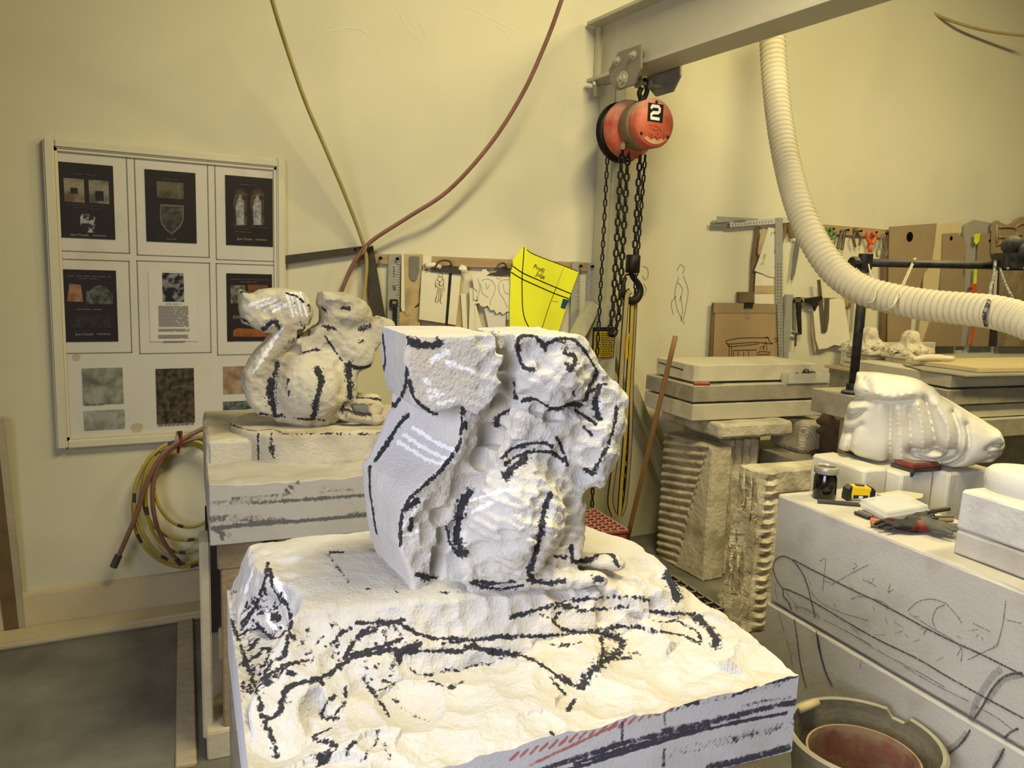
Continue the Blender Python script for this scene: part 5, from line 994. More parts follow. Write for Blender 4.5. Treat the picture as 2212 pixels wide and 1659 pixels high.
sheet_thing('paper_shadow', 'thin dark strip laid as the shadow of the papers, left of the patterned paper', 'board', [(612, 240), (650, 230), (640, 560), (600, 720), (590, 900), (560, 900), (570, 560)], -.016, m_brownwood, .006, K8)  # shadow beside the hung papers, built as a flat brown strip
sheet_thing('wood_offcut', 'small brown wood offcut above the drawing board', 'offcut', [(445, 880), (600, 880), (600, 985), (445, 980)], -.026, m_brownwood, .02, K8)
db = thing('drawing_board', 'board with brown paper drawing of a column capital clipped to the wall', 'drawing board', wy(1610, 772, -.05))
sheet('board', T(K8, [(185, 990), (200, 985), (855, 1000), (850, 1600), (150, 1600)]), -.030, m_brownwood, .012, db); pp = sheet('drawing_paper', T(K8, [(205, 1090), (860, 1085), (850, 1600), (185, 1600)]), -.033, m_card, .0015, db); sheet('paper_flap', T(K8, [(195, 985), (870, 1000), (868, 1090), (190, 1088)]), -.036, mat('tan_flap', (.60, .52, .38), var=.06), .0015, db)
cl = sheet('binder_clip', T(K8, [(505, 985), (590, 985), (580, 1040), (500, 1040)]), -.043, m_black, .006, db)
for dx in (520, 545): M().tube([wy(*K8(dx, 1040), -.041), wy(*K8(dx-4, 1130), -.041), wy(*K8(dx+14, 1140), -.041)], .0015, 6).build('clip_wire', m_alu, cl, base=False)
m_pen = mat('dark_pencil', (.34, .27, .17), bump=0)
lines('capital_drawing', [T(K8, l) for l in ([(315, 1365), (400, 1345), (520, 1335), (640, 1335), (730, 1335)], [(315, 1365), (330, 1395), (450, 1390), (600, 1380), (780, 1395)], [(330, 1395), (350, 1420), (500, 1410), (640, 1395)], [(345, 1400), (348, 1600)], [(370, 1420), (372, 1600)], [(385, 1460), (620, 1455)], [(390, 1470), (392, 1600)], [(435, 1470), (437, 1600)], [(490, 1470), (490, 1600)], [(540, 1465), (542, 1600)], [(730, 1335), (750, 1370), (780, 1395)], [(625, 1480), (680, 1470), (755, 1480)], [(615, 1500), (750, 1500)], [(650, 1460), (660, 1430), (690, 1420), (680, 1460)], [(690, 1450), (700, 1390), (715, 1380), (720, 1460)], [(790, 1350), (815, 1340), (825, 1365), (800, 1375)], [(700, 1340), (720, 1325), (745, 1345)], [(640, 1540), (740, 1535)])], .0055, m_pen, -.0335, pp)
# hanging tools
m_green = mat('green_handle', (.36, .46, .24), rough=.6, bump=.05, dust=.2); m_orng = mat('orange_handle', (.80, .36, .14), rough=.5, bump=.03, dust=.15); m_tool = mat('tool_steel', (.42, .39, .32), rough=.5, metal=.4, var=.2, bump=.05)
def wires(name, label, cat, groups):
    o = thing(name, label, cat, wy(*K8(*groups[0][2][-1]), -.03))
    for (pn, m, l, r) in groups: M().tube(smooth_path([wy(*K8(*p), -.033) for p in l], 12) if len(l) > 2 else [wy(*K8(*p), -.033) for p in l], r, 8).build(pn, m, o, True, base=False)
    return o
wires('scissors', 'green-handled scissors hung on the upper strip beside the hose', 'scissors', [('handle', m_green, [(1340, 330), (1315, 270), (1340, 240), (1365, 280), (1350, 330)], .012), ('handle', m_green, [(1350, 330), (1360, 290), (1400, 290), (1395, 330), (1355, 350)], .010), ('blade', m_green, [(1345, 330), (1335, 400)], .013)])
wires('wrench', 'small steel adjustable clamp next to the green scissors', 'tool', [('jaw', m_tool, [(1460, 275), (1500, 270)], .010), ('handle', m_tool, [(1470, 280), (1440, 380), (1425, 450)], .010), ('handle', m_tool, [(1490, 280), (1480, 380), (1465, 460)], .010)])
wires('pliers', 'dark pincers with curved open handles on the upper strip', 'pliers', [('jaw', m_tool, [(1600, 245), (1612, 290)], .014), ('handle', m_tool, [(1605, 285), (1580, 350), (1602, 430)], .008), ('handle', m_tool, [(1615, 285), (1650, 350), (1640, 415)], .008)])
wires('tin_snips', 'orange-handled snips hung near the end of the upper strip', 'snips', [('handle', m_orng, [(1740, 280), (1725, 330), (1745, 400)], .013), ('handle', m_orng, [(1780, 290), (1800, 340), (1765, 400)], .013), ('blade', m_orng, [(1752, 400), (1745, 485)], .014)])
wires('calliper', 'thin grey sculptor calliper hung at the right end of the upper strip', 'calliper', [('leg', m_greymetal, [(1885, 300), (1840, 400), (1812, 480), (1825, 530)], .006), ('leg', m_greymetal, [(1885, 300), (1890, 400), (1920, 470), (1905, 530)], .006)])
sheet_thing('wooden_tongs', 'brown wooden slat crossing beside the T-square blade', 'slat', [(905, 155), (930, 150), (915, 280), (880, 400), (872, 330)], -.036, m_brownwood, .01, K8)
sheet_thing('wooden_tongs', 'dark wooden wedge slanting right of the T-square top', 'wedge', [(925, 160), (945, 165), (1005, 340), (965, 350), (930, 240)], -.030, m_brownwood, .01, K8)
sheet_thing('rasp', 'long pointed steel rasp hanging left of the hose', 'rasp', [(1020, 340), (1055, 345), (1040, 480), (1000, 700), (972, 765), (965, 740), (985, 600), (1000, 450)], -.03, m_greymetal, .008, K8)
def strip_tool(name, label, cat, l, Y, m, t=.01): return sheet_thing(name, label, cat, l, Y, m, t, K8)
strip_tool('spirit_level', 'pale grey spirit level hung next to the T-square blade', 'level', [(920, 905), (985, 905), (960, 1200), (930, 1570), (890, 1570), (890, 1250)], -.034, m_alu, .02)
bc = thing('bar_clamp', 'black bar clamp hanging under the lower strip', 'clamp', wy(*K8(1020, 1420), -.03))
for nm, l, m, t in (('bar', [(1030, 930), (1060, 930), (1070, 1300), (1045, 1305), (1028, 1100)], m_black, .012), ('jaw', [(1000, 940), (1070, 940), (1075, 985), (990, 980)], m_tool, .02), ('screw', [(1010, 1290), (1024, 1290), (1015, 1420), (1005, 1420)], m_tool, .01), ('handle', [(980, 1280), (1050, 1290), (1050, 1310), (980, 1300)], m_tool, .012)): sheet(nm, T(K8, l), -.035 if nm == 'bar' else -.037, m, t, bc)
strip_tool('thin_file', 'slim grey file beside the black bar clamp', 'file', [(990, 960), (1005, 960), (1005, 1260), (985, 1260)], -.03, m_greymetal)
cs = thing('combination_square', 'steel combination square with upright rule over the hanging rag', 'square', wy(*K8(1300, 1280), -.05))
sheet('rule', T(K8, [(1225, 760), (1255, 755), (1310, 1285), (1270, 1285)]), -.052, m_tool, .004, cs); sheet('head', T(K8, [(1110, 945), (1270, 918), (1275, 955), (1215, 980), (1230, 1010), (1200, 1070), (1190, 1010), (1120, 985)]), -.055, m_black, .014, cs)
sheet_thing('hand_plane_iron', 'dark narrow chisel hanging beside the combination square', 'chisel', [(1305, 940), (1345, 940), (1340, 1150), (1320, 1275), (1295, 1270), (1300, 1080)], -.056, m_tool, .006, K8)
sheet_thing('hanging_rag', 'dusty white cloth hung on the lower strip', 'cloth', [(1180, 1010), (1230, 1020), (1300, 980), (1360, 955), (1440, 940), (1490, 950), (1505, 1050), (1550, 1350), (1500, 1380), (1480, 1420), (1390, 1405), (1320, 1440), (1240, 1450), (1210, 1350)], -.044, m_paper, .006, K8)
sheet_thing('paper_sheet', 'thin pale sheet behind the rag on the lower strip', 'paper', [(1165, 1060), (1200, 1050), (1230, 1380), (1200, 1490), (1170, 1300)], -.03, m_paper2, .002, K8)
sheet_thing('steel_ruler', 'narrow ruler hanging just left of the black stand pole', 'ruler', [(1560, 970), (1592, 970), (1570, 1280), (1545, 1280)], -.04, m_alu, .003, K8)
sheet_thing('dark_sheath', 'black tapered sheath hanging right of the stand pole', 'sheath', [(1660, 1010), (1710, 1010), (1690, 1250), (1640, 1255)], -.04, m_black, .015, K8)
# templates and boards leaning at the far right
m_mdf = mat('tan_hardboard', (.60, .52, .385), rough=.85, var=.06, vs=5, bump=.05); m_creamb = mat('cream_board', (.80, .73, .55), rough=.85, var=.06, vs=6, bump=.05); m_greyb = mat('grey_board', (.62, .60, .52), rough=.85, var=.06, vs=5, bump=.04)
def lean(name, label, l, Y, m, t=.008, holes=()):
    o = sheet(name, T(K9, l), Y, m, t); tag(o, label, 'board')
    for (hx_, hy_, r) in holes: M().lathe([(r, 0), (r, .001)], wy(*K9(hx_, hy_), Y), (0, -1, 0), n=14).build('hang_hole', m_nail, o, base=False)
    return o
lean('hardboard_template', 'big tan hardboard template with one round hole near its top', [(195, 230), (662, 195), (640, 400), (610, 600), (530, 700), (500, 830), (440, 980), (410, 1150), (390, 1420), (172, 1420), (185, 700)], -.050, m_mdf, .008, [(392, 330, .034)])
lean('dark_strip', 'narrow dark strip left of the tan template', [(130, 540), (188, 260), (182, 1000), (172, 1420), (105, 1420), (120, 1000)], -.035, m_brownwood, .02)  # dark brown strip along the left edge of the template
lean('cream_template', 'pale curved template standing right of the big tan one', [(660, 210), (850, 190), (905, 180), (910, 290), (730, 300), (720, 520), (700, 740), (660, 960), (600, 1160), (520, 1420), (470, 1420), (520, 1000), (535, 700), (640, 430)], -.042, m_creamb)
lean('hardboard_template', 'tan template with a small hole and torn right edge', [(728, 300), (865, 290), (930, 350), (955, 400), (935, 560), (920, 700), (945, 830), (930, 1000), (900, 1420), (520, 1420), (600, 1180), (690, 900), (718, 600)], -.056, m_mdf, .006, [(805, 345, .016)])
lean('grey_hardboard', 'tall grey panel behind the orange saw', [(930, 210), (1035, 160), (1205, 190), (1180, 420), (1060, 600), (1040, 800), (990, 1000), (960, 1420), (880, 1420), (930, 1000), (950, 700)], -.030, m_greyb)
lean('hardboard_template', 'smaller tan hardboard right of the yellow blade', [(1080, 300), (1225, 300), (1235, 520), (1260, 700), (1190, 1250), (1175, 1420), (1010, 1420), (1040, 1000), (1065, 600)], -.050, m_mdf, .006, [(1188, 370, .012)])
lean('plank', 'wide rough tan plank at the far right edge', [(1300, 640), (1700, 620), (1700, 1420), (1290, 1420)], -.060, m_timber, .02)
lean('dark_plank', 'dark upright strip left of the rough plank', [(1265, 560), (1310, 520), (1290, 900), (1255, 1420), (1180, 1420), (1215, 1150)], -.048, m_dark, .02)
lean('white_strip', 'thin white upright board partly behind the hose rope', [(1255, 560), (1275, 560), (1235, 1250), (1205, 1250)], -.062, m_page, .004)
ks = thing('pruning_saw', 'saw with yellow blade tip and orange handle hanging among the boards', 'saw', wy(*K9(1000, 1420), -.065))
for nm, l, m in (('yellow_tip', [(1045, 305), (1095, 295), (1085, 370), (1058, 410), (1042, 385)], mat('lime_yellow', (.85, .86, .20), bump=0)), ('blade', [(1045, 640), (1064, 640), (1058, 800), (1035, 800)], MATS['lime_yellow']), ('handle', [(1010, 800), (1062, 795), (1060, 990), (985, 985), (1000, 880), (1025, 850), (1005, 830)], m_orng), ('lower_handle', [(1020, 1210), (1045, 1215), (1020, 1350), (1000, 1420), (988, 1400)], m_orng)): sheet(nm, T(K9, l), -.066, m, .008, ks)
pk_ = wires('dark_pliers', 'black bent pliers hung over the templates', 'pliers', [('jaw', m_black, [(2075, 240), (2070, 300)], .012), ('handle', m_black, [(2070, 300), (2040, 330), (2015, 350)], .010)]) if False else None
cv = thing('carved_relief', 'brown carved wooden panel with mouldings at the upper right edge', 'panel', wy(*K9(1400, 500), -.09))
sheet('panel_body', T(K9, [(1245, 190), (1270, 165), (1300, 190), (1370, 215), (1420, 200), (1480, 150), (1530, 130), (1700, 130), (1700, 560), (1330, 560), (1280, 520), (1240, 500)]), -.09, m_mdf, .03, cv)
for l in ([(1260, 200), (1260, 400)], [(1280, 230), (1440, 240), (1440, 330), (1280, 330)], [(1255, 410), (1350, 380), (1480, 390), (1600, 370)], [(1440, 240), (1500, 200), (1600, 190)], [(1450, 340), (1490, 300), (1520, 340), (1480, 370)]): M().tube(smooth_path([wy(*K9(*p), -.095) for p in l], 20) if len(l) > 2 else [wy(*K9(*p), -.095) for p in l], .010, 8).build('moulding', m_mdf, cv, True, base=False)
# ------------------------------------------------------------------ stone stacks behind
m_slab = mat('dusty_sawn_stone', (.80, .77, .65), rough=.9, var=.07, vs=6, bump=.2, bs=90, dust=.35, col2=(.71, .67, .55), c2s=5, c2t=(.52, .72))
m_slab_d = mat('darker_sawn_stone', (.64, .61, .50), rough=.9, var=.1, vs=6, bump=.25, bs=80, dust=.55, col2=(.48, .44, .34), c2s=5, c2t=(.5, .7))
m_rough = mat('rough_stone', (.85, .81, .69), rough=.95, var=.12, vs=12, bump=.6, bs=50, dust=.25, col2=(.68, .63, .50), c2s=8, c2t=(.48, .66))
m_plaster = mat('white_plaster', (.87, .85, .77), rough=.85, var=.04, vs=8, bump=.12, bs=60, col2=(.80, .77, .67), c2s=7, c2t=(.55, .75))
K6 = TF(1250, 700, .3617); K7 = TF(1560, 780, .2948)
def FZ(p): p = np.array(p, float); p[2] = 0; return Frame(p)
SF_ = Frame((2.645, -.60, 0))
def slab_t(name, label, lo, hi, fr, m=m_slab, cat='slab', group=None, **k):
    kw = dict(step=.06, amp=.002, rad=.004); kw.update(k); return tag(block(name, lo, hi, fr, m, **kw), label, cat, group)
def at_z(px, z, fr): return fr.l_(wz(px[0], px[1], z))
nA = at_z((1499.6, 789), 1.09, SF_); rA = at_z((1763.6, 785), 1.09, SF_); lA = at_z((1405, 772), 1.09, SF_)
zA = 1.006
slab_t('stone_slab', 'top slab of the middle stack with a saw slot in its left end', (nA[0], nA[1], zA), (rA[0], lA[1], 1.09), SF_)
nB = at_z((1499, 834), zA-.012, SF_); rB = at_z((1796, 827), zA-.012, SF_); lB = at_z((1382, 808), zA-.012, SF_); zB = zA-.012; zB0 = zB-.082
slab_t('stone_slab', 'second slab of the middle stack under the plastic tray', (nB[0], nB[1], zB0), (rB[0], lB[1], zB), SF_, m_slab_d)
zC = zB0-.010; zC0 = zC-.083; nC = at_z((1497, 874), zC, SF_); rC = at_z((1789, 866), zC, SF_)
slab_t('stone_slab', 'third slab of the middle stack resting on rough stone', (nC[0], nC[1], zC0), (rC[0], lB[1]+.01, zC), SF_)
for (z, u_, nm) in ((zA-.011, .06, 'top'), (zB0-.0095, .05, 'lower')):
    for k, du_ in enumerate((nB[0]+.06, rB[0]-.1)):
        tag(M().box((du_, nB[1]+.03, z), (du_+.05, lB[1]-.05, z+.0105 if nm == 'top' else z+.0095), SF_).build('spacer_stick', m_timber), f'thin wooden spacer under the {nm} slab gap, {"left" if k == 0 else "right"} end of the middle stack', 'spacer')
slot = M().prism([SF_.w_(np.array([nA[0]-.0006, y, z])) for y, z in ((nA[1]+.09, 1.052), (lA[1]-.02, 1.062), (lA[1]-.02, 1.068), (nA[1]+.09, 1.058))], SF_.u*.0005).build('saw_slot', m_dark, bpy.data.objects['stone_slab'], base=False)
zD = zC0-.004; nD = at_z((1557, 917), zD, SF_); rD = at_z((1704, 906), zD, SF_)
slab_t('rough_slab', 'rough broken-edged slab carrying the middle stack', (nD[0], nD[1]+.0, zD-.075), (rD[0], lB[1], zD), SF_, m_rough, amp=.008, rad=.014, step=.03)
slab_t('stone_block', 'square stone block under the rough slab of the middle stack', (nD[0]+.15, nD[1]+.165, .44), (rD[0]-.06, lB[1], zD-.078), SF_, m_slab_d, amp=.003, rad=.008)
slab_t('stone_block', 'wide floor block under the middle stack', (nD[0]+.15, nD[1]+.165, 0), (rD[0]-.02, lB[1], .438), SF_, m_slab_d)
# upright rough pillar -------------------------------------------------
def carved(name, label, lo, hi, fr, m, fn, step=.012, cat='stone'):
    V, F = rough_box(lo, hi, fr, step=step, amp=.004, rad=.008); L_ = fr.l_(V); L2 = fn(L_.copy()); return tag(fast_mesh(name, fr.w_(L2), F, m, None, smooth=False), label, cat)
PF = Frame((2.86, -.67, 0)); a = 0
def f_pillar(L):
    n = fbm(L, 22, 3); g = np.clip((.03-L[:, 1])/.03, 0, 1); L[:, 1] -= g*(.012*np.sin(L[:, 0]*2*math.pi/.05+n*3)+.012*n); L[:, 0] += .012*np.sin(L[:, 2]*9)*np.clip(1-L[:, 0]/.1, 0, 1)+.008*n; return L
carved('rough_stone', 'upright rough fluted stone beside the ridged slab', (0, 0, 0), (.17, .10, .715), PF, m_rough, f_pillar)
# ridged slab: horizontal tool grooves with a slanting right limit, sawn face beyond
RS = Frame(wz(1518, 1257, 0), np.array([0.02, 1, 0])/np.linalg.norm([.02, 1, 0]), (1, -.02, 0))    # u runs back along the slab, v into the slab
def f_ridge(L):
    u, z = L[:, 0], L[:, 2]; lim = .035+.19*np.clip((.66-z)/.66, 0, 1)**.9
    lim = lim+.012*np.sin(z*2*math.pi/.043)+.01*fbm(L, 30, 2)
    rid = np.clip((u-lim)/.012, 0, 1)*np.clip((.02-L[:, 1])/.02, 0, 1); w = .5+.5*np.sin(2*math.pi*(z+.16*(u-.1))/.043+.8*fbm(L, 9, 2))
    L[:, 1] += rid*(.006+.026*w**1.5+.006*fbm(L, 40, 2)); return L
carved('ridged_slab', 'upright stone slab carved with rows of horizontal ridges', (0, 0, 0), (.40, .13, .69), RS, m_rough, f_ridge, step=.008)
# scalloped wedge block -------------------------------------------------
WFm = FZ(wz(1604, 1006, .72)); WFm.o[2] = 0
def f_wedge(L):
    n = fbm(L, 20, 3); z = L[:, 2]; ch = np.clip((.06-L[:, 0])/.06, 0, 1); fr_ = np.clip((.02-L[:, 1])/.02, 0, 1)
    L[:, 0] -= np.clip((.6-z)/.6, 0, 1)*  .07*np.clip(1-L[:, 0]/.45, 0, 1)
    L[:, 0] += ch*(.012*np.sin(L[:, 1]*2*math.pi/.045+n*4)+.014*n)*np.clip((.70-z)/.05, 0, 1); L[:, 1] += fr_*ch*.02*np.sin(L[:, 0]*2*math.pi/.04)
    ed = np.exp(-((L[:, 0]-.06)/.022)**2)*fr_; L[:, 1] += ed*.016*np.sin(z*2*math.pi/.042)
    mo = np.exp(-((z-.60)/.014)**2)*fr_*np.clip((L[:, 0]-.06)/.02, 0, 1); L[:, 1] += mo*.022
    L[:, 1] += n*.012*fr_*np.clip((.57-z)/.03, 0, 1); return L
carved('scalloped_block', 'tapered stone block with scalloped corner behind the pencil-marked blocks', (0, -.115, 0), (.42, .02, .72), WFm, m_rough, f_wedge, step=.012)
# broom handle, tray, screwdriver ----------------------------------------
a = wx(1352, 1168, 2.40); b = SF_.w_(np.array([nB[0]-.012, nB[1]+.10, 0])); 
hb = wz(1355, 1165, .15); ht = wy(1459, 727, nA[1]-.66)
tag(M().tube(resample(np.array([hb, ht]), .1), .0125, 12).build('broom_handle', mat('handle_wood', (.56, .42, .24), rough=.6, var=.1, bump=.05), None, True), 'long round wooden handle leaning against the middle slab stack', 'handle')
def clearplastic(name, col, alpha):
    m = mat(name, col, rough=.25, var=.03, bump=0, spec=.6); m.node_tree.nodes['Principled BSDF'].inputs['Alpha'].default_value = alpha; return m
m_clear = clearplastic('cloudy_plastic', (.86, .85, .78), .5)
def tray(label, lo, hi, fr, hgt, m=m_clear, t=.004):
    o = thing('plastic_tray', label, 'tray', fr.w_(np.array([(lo[0]+hi[0])/2, (lo[1]+hi[1])/2, lo[2]])))
    M().box((lo[0], lo[1], lo[2]), (hi[0], hi[1], lo[2]+t), fr).build('bottom', m, o)
    for a_, b_ in (((lo[0], lo[1]), (hi[0], lo[1]+t)), ((lo[0], hi[1]-t), (hi[0], hi[1])), ((lo[0], lo[1]), (lo[0]+t, hi[1])), ((hi[0]-t, lo[1]), (hi[0], hi[1]))): M().box((a_[0], a_[1], lo[2]+t), (b_[0], b_[1], lo[2]+hgt), fr).build('side', m, o)
    return o
tq = at_z((1695, 822), zB, SF_); tr_ = at_z((1797, 826), zB, SF_)
tray('cloudy plastic tray of black bits on the right end of the middle stack', (.545, nB[1]-.008, zB), (.818, nA[1]-.004, 0), SF_, .052)
for k, (x, y, r) in enumerate(((.04, .05, .014), (.10, .05, .020), (.145, .055, .016))): tag(M().lathe([(r*.6, 0), (r, r*.9), (r*.9, r*2.2), (r*.4, r*2.9)], SF_.w_(np.array([.58+x, nB[1]+.018, zB+.014])), n=9, wob=.2).build('black_fitting', m_black), ['small black fitting on the left in the plastic tray', 'tallest black fitting in the middle of the plastic tray', 'black fitting at the right end of the plastic tray'][k], 'fitting')
sc = thing('screwdriver', 'red-handled screwdriver lying on the second slab under the top slab', 'screwdriver', wz(1515, 829, zB)); a = wz(1499, 829, zB+.008); b = wz(1532, 829, zB+.008); c = wz(1562, 828, zB+.006)
M().tube(resample(np.array([a, b]), .01), .009, 10).build('handle', mat('red_plastic', (.62, .20, .14), rough=.5, dust=.2), sc, True); M().tube([b, c], .003, 8).build('shaft', m_tool, sc)
# meshed stone and clay squirrel, between the stacks -----------------------
LG = Frame((3.17, -.70, 0)); zL = .62
m_tool2 = mat('combed_stone', (.80, .76, .64), rough=.95, var=.08, vs=12, bump=.2, bs=50, wave=((.60, .55, .42), 34, 'DIAGONAL', .8))
slab_t('tooled_block', 'stone block with fine diagonal tooling beneath the right of the middle stack', (.11, -.04, zL+.001), (.36, .22, zL+.175), LG, m_tool2, amp=.008, rad=.025, step=.02, cat='block')
slab_t('stone_ledge', 'long flat ledge in front of the tooled block', (0, -.24, zL-.09), (.55, .33, zL), LG, m_slab_d)
slab_t('stone_block', 'low support block under the long ledge', (.06, -.18, 0), (.50, .28, zL-.092), LG, m_slab_d)
m_clay = mat('brown_clay', (.36, .28, .19), rough=.8, var=.15, vs=20, bump=.2)
cs_ = wz(1789, 987, zL); h = .008; lo = (-.14, -.12, -.02); hi = (.14, .12, .26); U, V_, Z = grid(lo, hi, h)
def el(c, r): return (np.sqrt(((U-c[0])/r[0])**2+((V_-c[1])/r[1])**2+((Z-c[2])/r[2])**2)-1)*min(r)
D = smin(el((.02, 0, .07), (.07, .06, .08)), el((.0, 0, .13), (.045, .045, .06)), .03); D = smin(D, el((-.02, 0, .185), (.042, .035, .034)), .02); D = smin(D, el((-.055, 0, .18), (.022, .02, .018)), .01); D = smin(D, el((-.045, -.01, .13), (.03, .025, .018)), .01); D = smin(D, el((.0, .02, .222), (.012, .01, .02)), .006); D = smin(D, el((.0, -.02, .222), (.012, .01, .02)), .006)
D = smin(D, el((.085, 0, .09), (.035, .03, .09)), .015); D = smin(D, el((.07, 0, .18), (.04, .03, .03)), .015); D = smin(D, el((-.03, 0, .012), (.06, .05, .018)), .01)
V, F = nets(D, lo, h)
if (vnormals(V, F)*(V-V.mean(0))).sum() < 0: F = F[:, ::-1]
sqf = Frame(cs_, *rotz(-45)); sqf.o[2] = zL+.004
tag(fast_mesh('clay_squirrel', sqf.w_(V), F, m_clay), 'small brown clay squirrel model in the gap left of the white torso', 'figurine')
# right-hand stacks -------------------------------------------------------
RB = Frame((3.55, -.62, 0))
SB = Frame((pa[0], pa[1], 0))
slab_t('stone_block', 'grey block carrying the black hose stand', (-.055, -.07, pa[2]-.115), (.25, .20, pa[2]-.002), SB, m_slab_d)
slab_t('stone_block', 'lower block beneath the hose stand block', (.07, -.05, 0), (.25, .13, pa[2]-.117), SB, m_slab_d)
ST = FZ(wz(2000, 830, 1.0)); 
zz = .72
tops = [('fifth', .72, .82, -.02), ('fourth', .825, .895, .05), ('third', .905, .985, .0), ('second', .995, 1.06, .03)]
for i, (nm, z0, z1, off) in enumerate(tops): slab_t('stone_slab', f'{["lowest", "third from the top", "second from the top", "topmost"][i]} slab of the dark stack at the right edge', (.02+off, -.12+off*.5, z0), (1.3, .55, z1), ST, m_slab_d if i % 2 == 0 else m_slab)
slab_t('stone_block', 'big dark base block of the right edge stack', (.1, -.02, 0), (1.3, .55, .718), ST, m_slab_d)
SH = FZ(wz(1870, 797, .995))
sh = tag(M().box((-.10, -.10, .975), (.62, .24, .993), SH).build('plywood_shelf', m_creamb, bevel=.002), 'thin plywood sheet carrying two small carved brackets', 'shelf')
slab_t('stone_block', 'block under the plywood sheet with the carved brackets', (-.06, .0, .0), (.56, .24, .973), SH, m_slab_d)
slab_t('stone_slab', 'pale long slab standing behind the carved brackets', (.10, .27, .98), (.9, .315, 1.13), SH, m_slab)
slab_t('stone_block', 'hidden support block under the pale long slab', (.10, .27, 0), (.9, .315, .978), SH, m_slab_d)
def bracket(label, px):
    c = wz(px[0], px[1], .995); o = thing('carved_bracket', label, 'carving', (c[0], c[1], .994), 'small carved bracket models'); fr = Frame((c[0], c[1], 0))
    for k, (w, z0, z1) in enumerate(((.100, .994, 1.024), (.108, 1.026, 1.056), (.092, 1.058, 1.084), (.112, 1.086, 1.112))): block('moulding', (-w, -w, z0), (w, w, z1), fr, m_slab, o, step=.04, amp=.003, rad=.006)
    h = .012; lo = (-.15, -.15, 1.08); hi = (.15, .15, 1.29); U, V_, Z = grid(lo, hi, h); P = np.stack([U, V_, Z], -1)
    D = (np.sqrt((U/.115)**2+(V_/.115)**2+((Z-1.125)/.04)**2)-1)*.04; D = smin(D, (np.sqrt(((U+.0)/.05)**2+(V_/.05)**2+((Z-1.19)/.06)**2)-1)*.05, .02)+fbm(P, 34, 2)*.05
    V, F = nets(D, lo, h)
    if (vnormals(V, F)*(V-V.mean(0))).sum() < 0: F = F[:, ::-1]
    fast_mesh('leaf_carving', fr.w_(V), F, m_rough, o, smooth=False); return o
bracket('small carved stone bracket model on plywood, left of the pair', (1872, 795)); bracket('small carved stone bracket model on plywood, right of the pair', (1960, 806))
CB = ST
tag(M().prism([ST.w_(np.array(p)) for p in ((.06, -.18, 1.064), (1.3, -.22, 1.064), (1.3, .3, 1.064), (.16, .3, 1.064), (.02, .05, 1.064))], (0, 0, .006)).build('grey_card', m_greyb), 'sagging grey card sheet on top of the right edge stack', 'card')
tag(M().prism([ST.w_(np.array(p)) for p in ((.25, -.10, 1.072), (1.3, -.14, 1.072), (1.3, .35, 1.072), (.2, .32, 1.072))], (0, 0, .022)).build('cream_board', m_creamb, bevel=.002), 'cream board lying on the grey card of the right edge stack', 'board')
tag(M().tube(smooth_path([ST.w_(np.array(p)) for p in ((.10, .18, 1.112), (.25, .2, 1.118), (.42, .19, 1.112))], 12), [.014]*3+[.018]*6+[.014]*3, 8).build('paper_roll', m_paper, None, True), 'small white rolled rag on the cream board at right', 'rag')
# ------------------------------------------------------------------ plaster torso on its blocks
zP = .862
PB = FZ(wz(1794, 992, zP))
b1 = PB.onz(1911, 1008, zP); b2 = PB.onz(1932, 1014, zP); b3 = PB.onz(2038, 1017, zP); b4 = PB.onz(2160, 1017, zP)
def pblock(label, u0, u1, v0, v1, z0=.42, z1=zP): return tag(block('plaster_block', (u0, v0, z0), (u1, v1, z1), PB, m_plaster, step=.04, amp=.003, rad=.010), label, 'block')
pblock('white plaster block at the left under the torso', 0, b1[0]-.004, b1[1]-.02, .10)
pblock('white plaster block with a blue spot in the middle under the torso', b2[0]+.004, b3[0]-.004, b2[1]-.03, .10, z1=zP-.008)
pblock('white plaster block at the right under the torso nose', b3[0]+.006, b4[0]+.03, b3[1]-.02, .14, z1=zP-.004)
slab_t('stone_block', 'low stone block under the three plaster blocks', (-.02, b1[1]-.0, 0), (b4[0], .12, .418), PB, m_slab_d)
c = cut(*K7(1390, 832), PB.v, PB.v@PB.w_(np.array([0, b2[1]-.0306, 0]))); M().lathe([(.010, 0), (.010, .0006)], c, -PB.v, n=12).build('blue_spot', mat('blue_paint', (.16, .34, .46), bump=0), bpy.data.objects['plaster_block.001'], base=False)
vb = math.radians(28.5)+math.atan((1990-1106)/FPX); o_ = wz(2000, 1000, zP+.012); o_[2] = 0; TO = Frame(o_, (math.cos(vb), -math.sin(vb), 0), (math.sin(vb), math.cos(vb), 0)); tv = 0.0
tp = lambda l: np.array([(lambda q: (q[0], q[2]))(TO.onv(*K7(x, y), tv)) for x, y in l])
outl = tp([(978, 72), (1130, 75), (1320, 100), (1450, 140), (1550, 185), (1605, 250), (1700, 300), (1850, 390), (2040, 500), (2070, 560), (2088, 610), (2060, 680), (1990, 730), (1870, 745), (1690, 765), (1500, 752), (1280, 742), (1100, 700), (930, 650), (858, 610), (880, 480), (905, 350), (965, 260), (968, 150)])
lo = (outl[:, 0].min()-.03, -.16, outl[:, 1].min()-.03); hi = (outl[:, 0].max()+.03, .26, outl[:, 1].max()+.03); h = .0056
U, V_, Z = grid(lo, hi, h); P = np.stack([U, V_, Z], -1); u2, z2 = U[:, 0, :], Z[:, 0, :]
D = smax(np.broadcast_to(poly2(u2, z2, outl)[:, None, :], U.shape), np.abs(V_-.045)-.13+.05*np.clip((U-tp([(1700, 400)])[0, 0])/.25, 0, 1), .09)
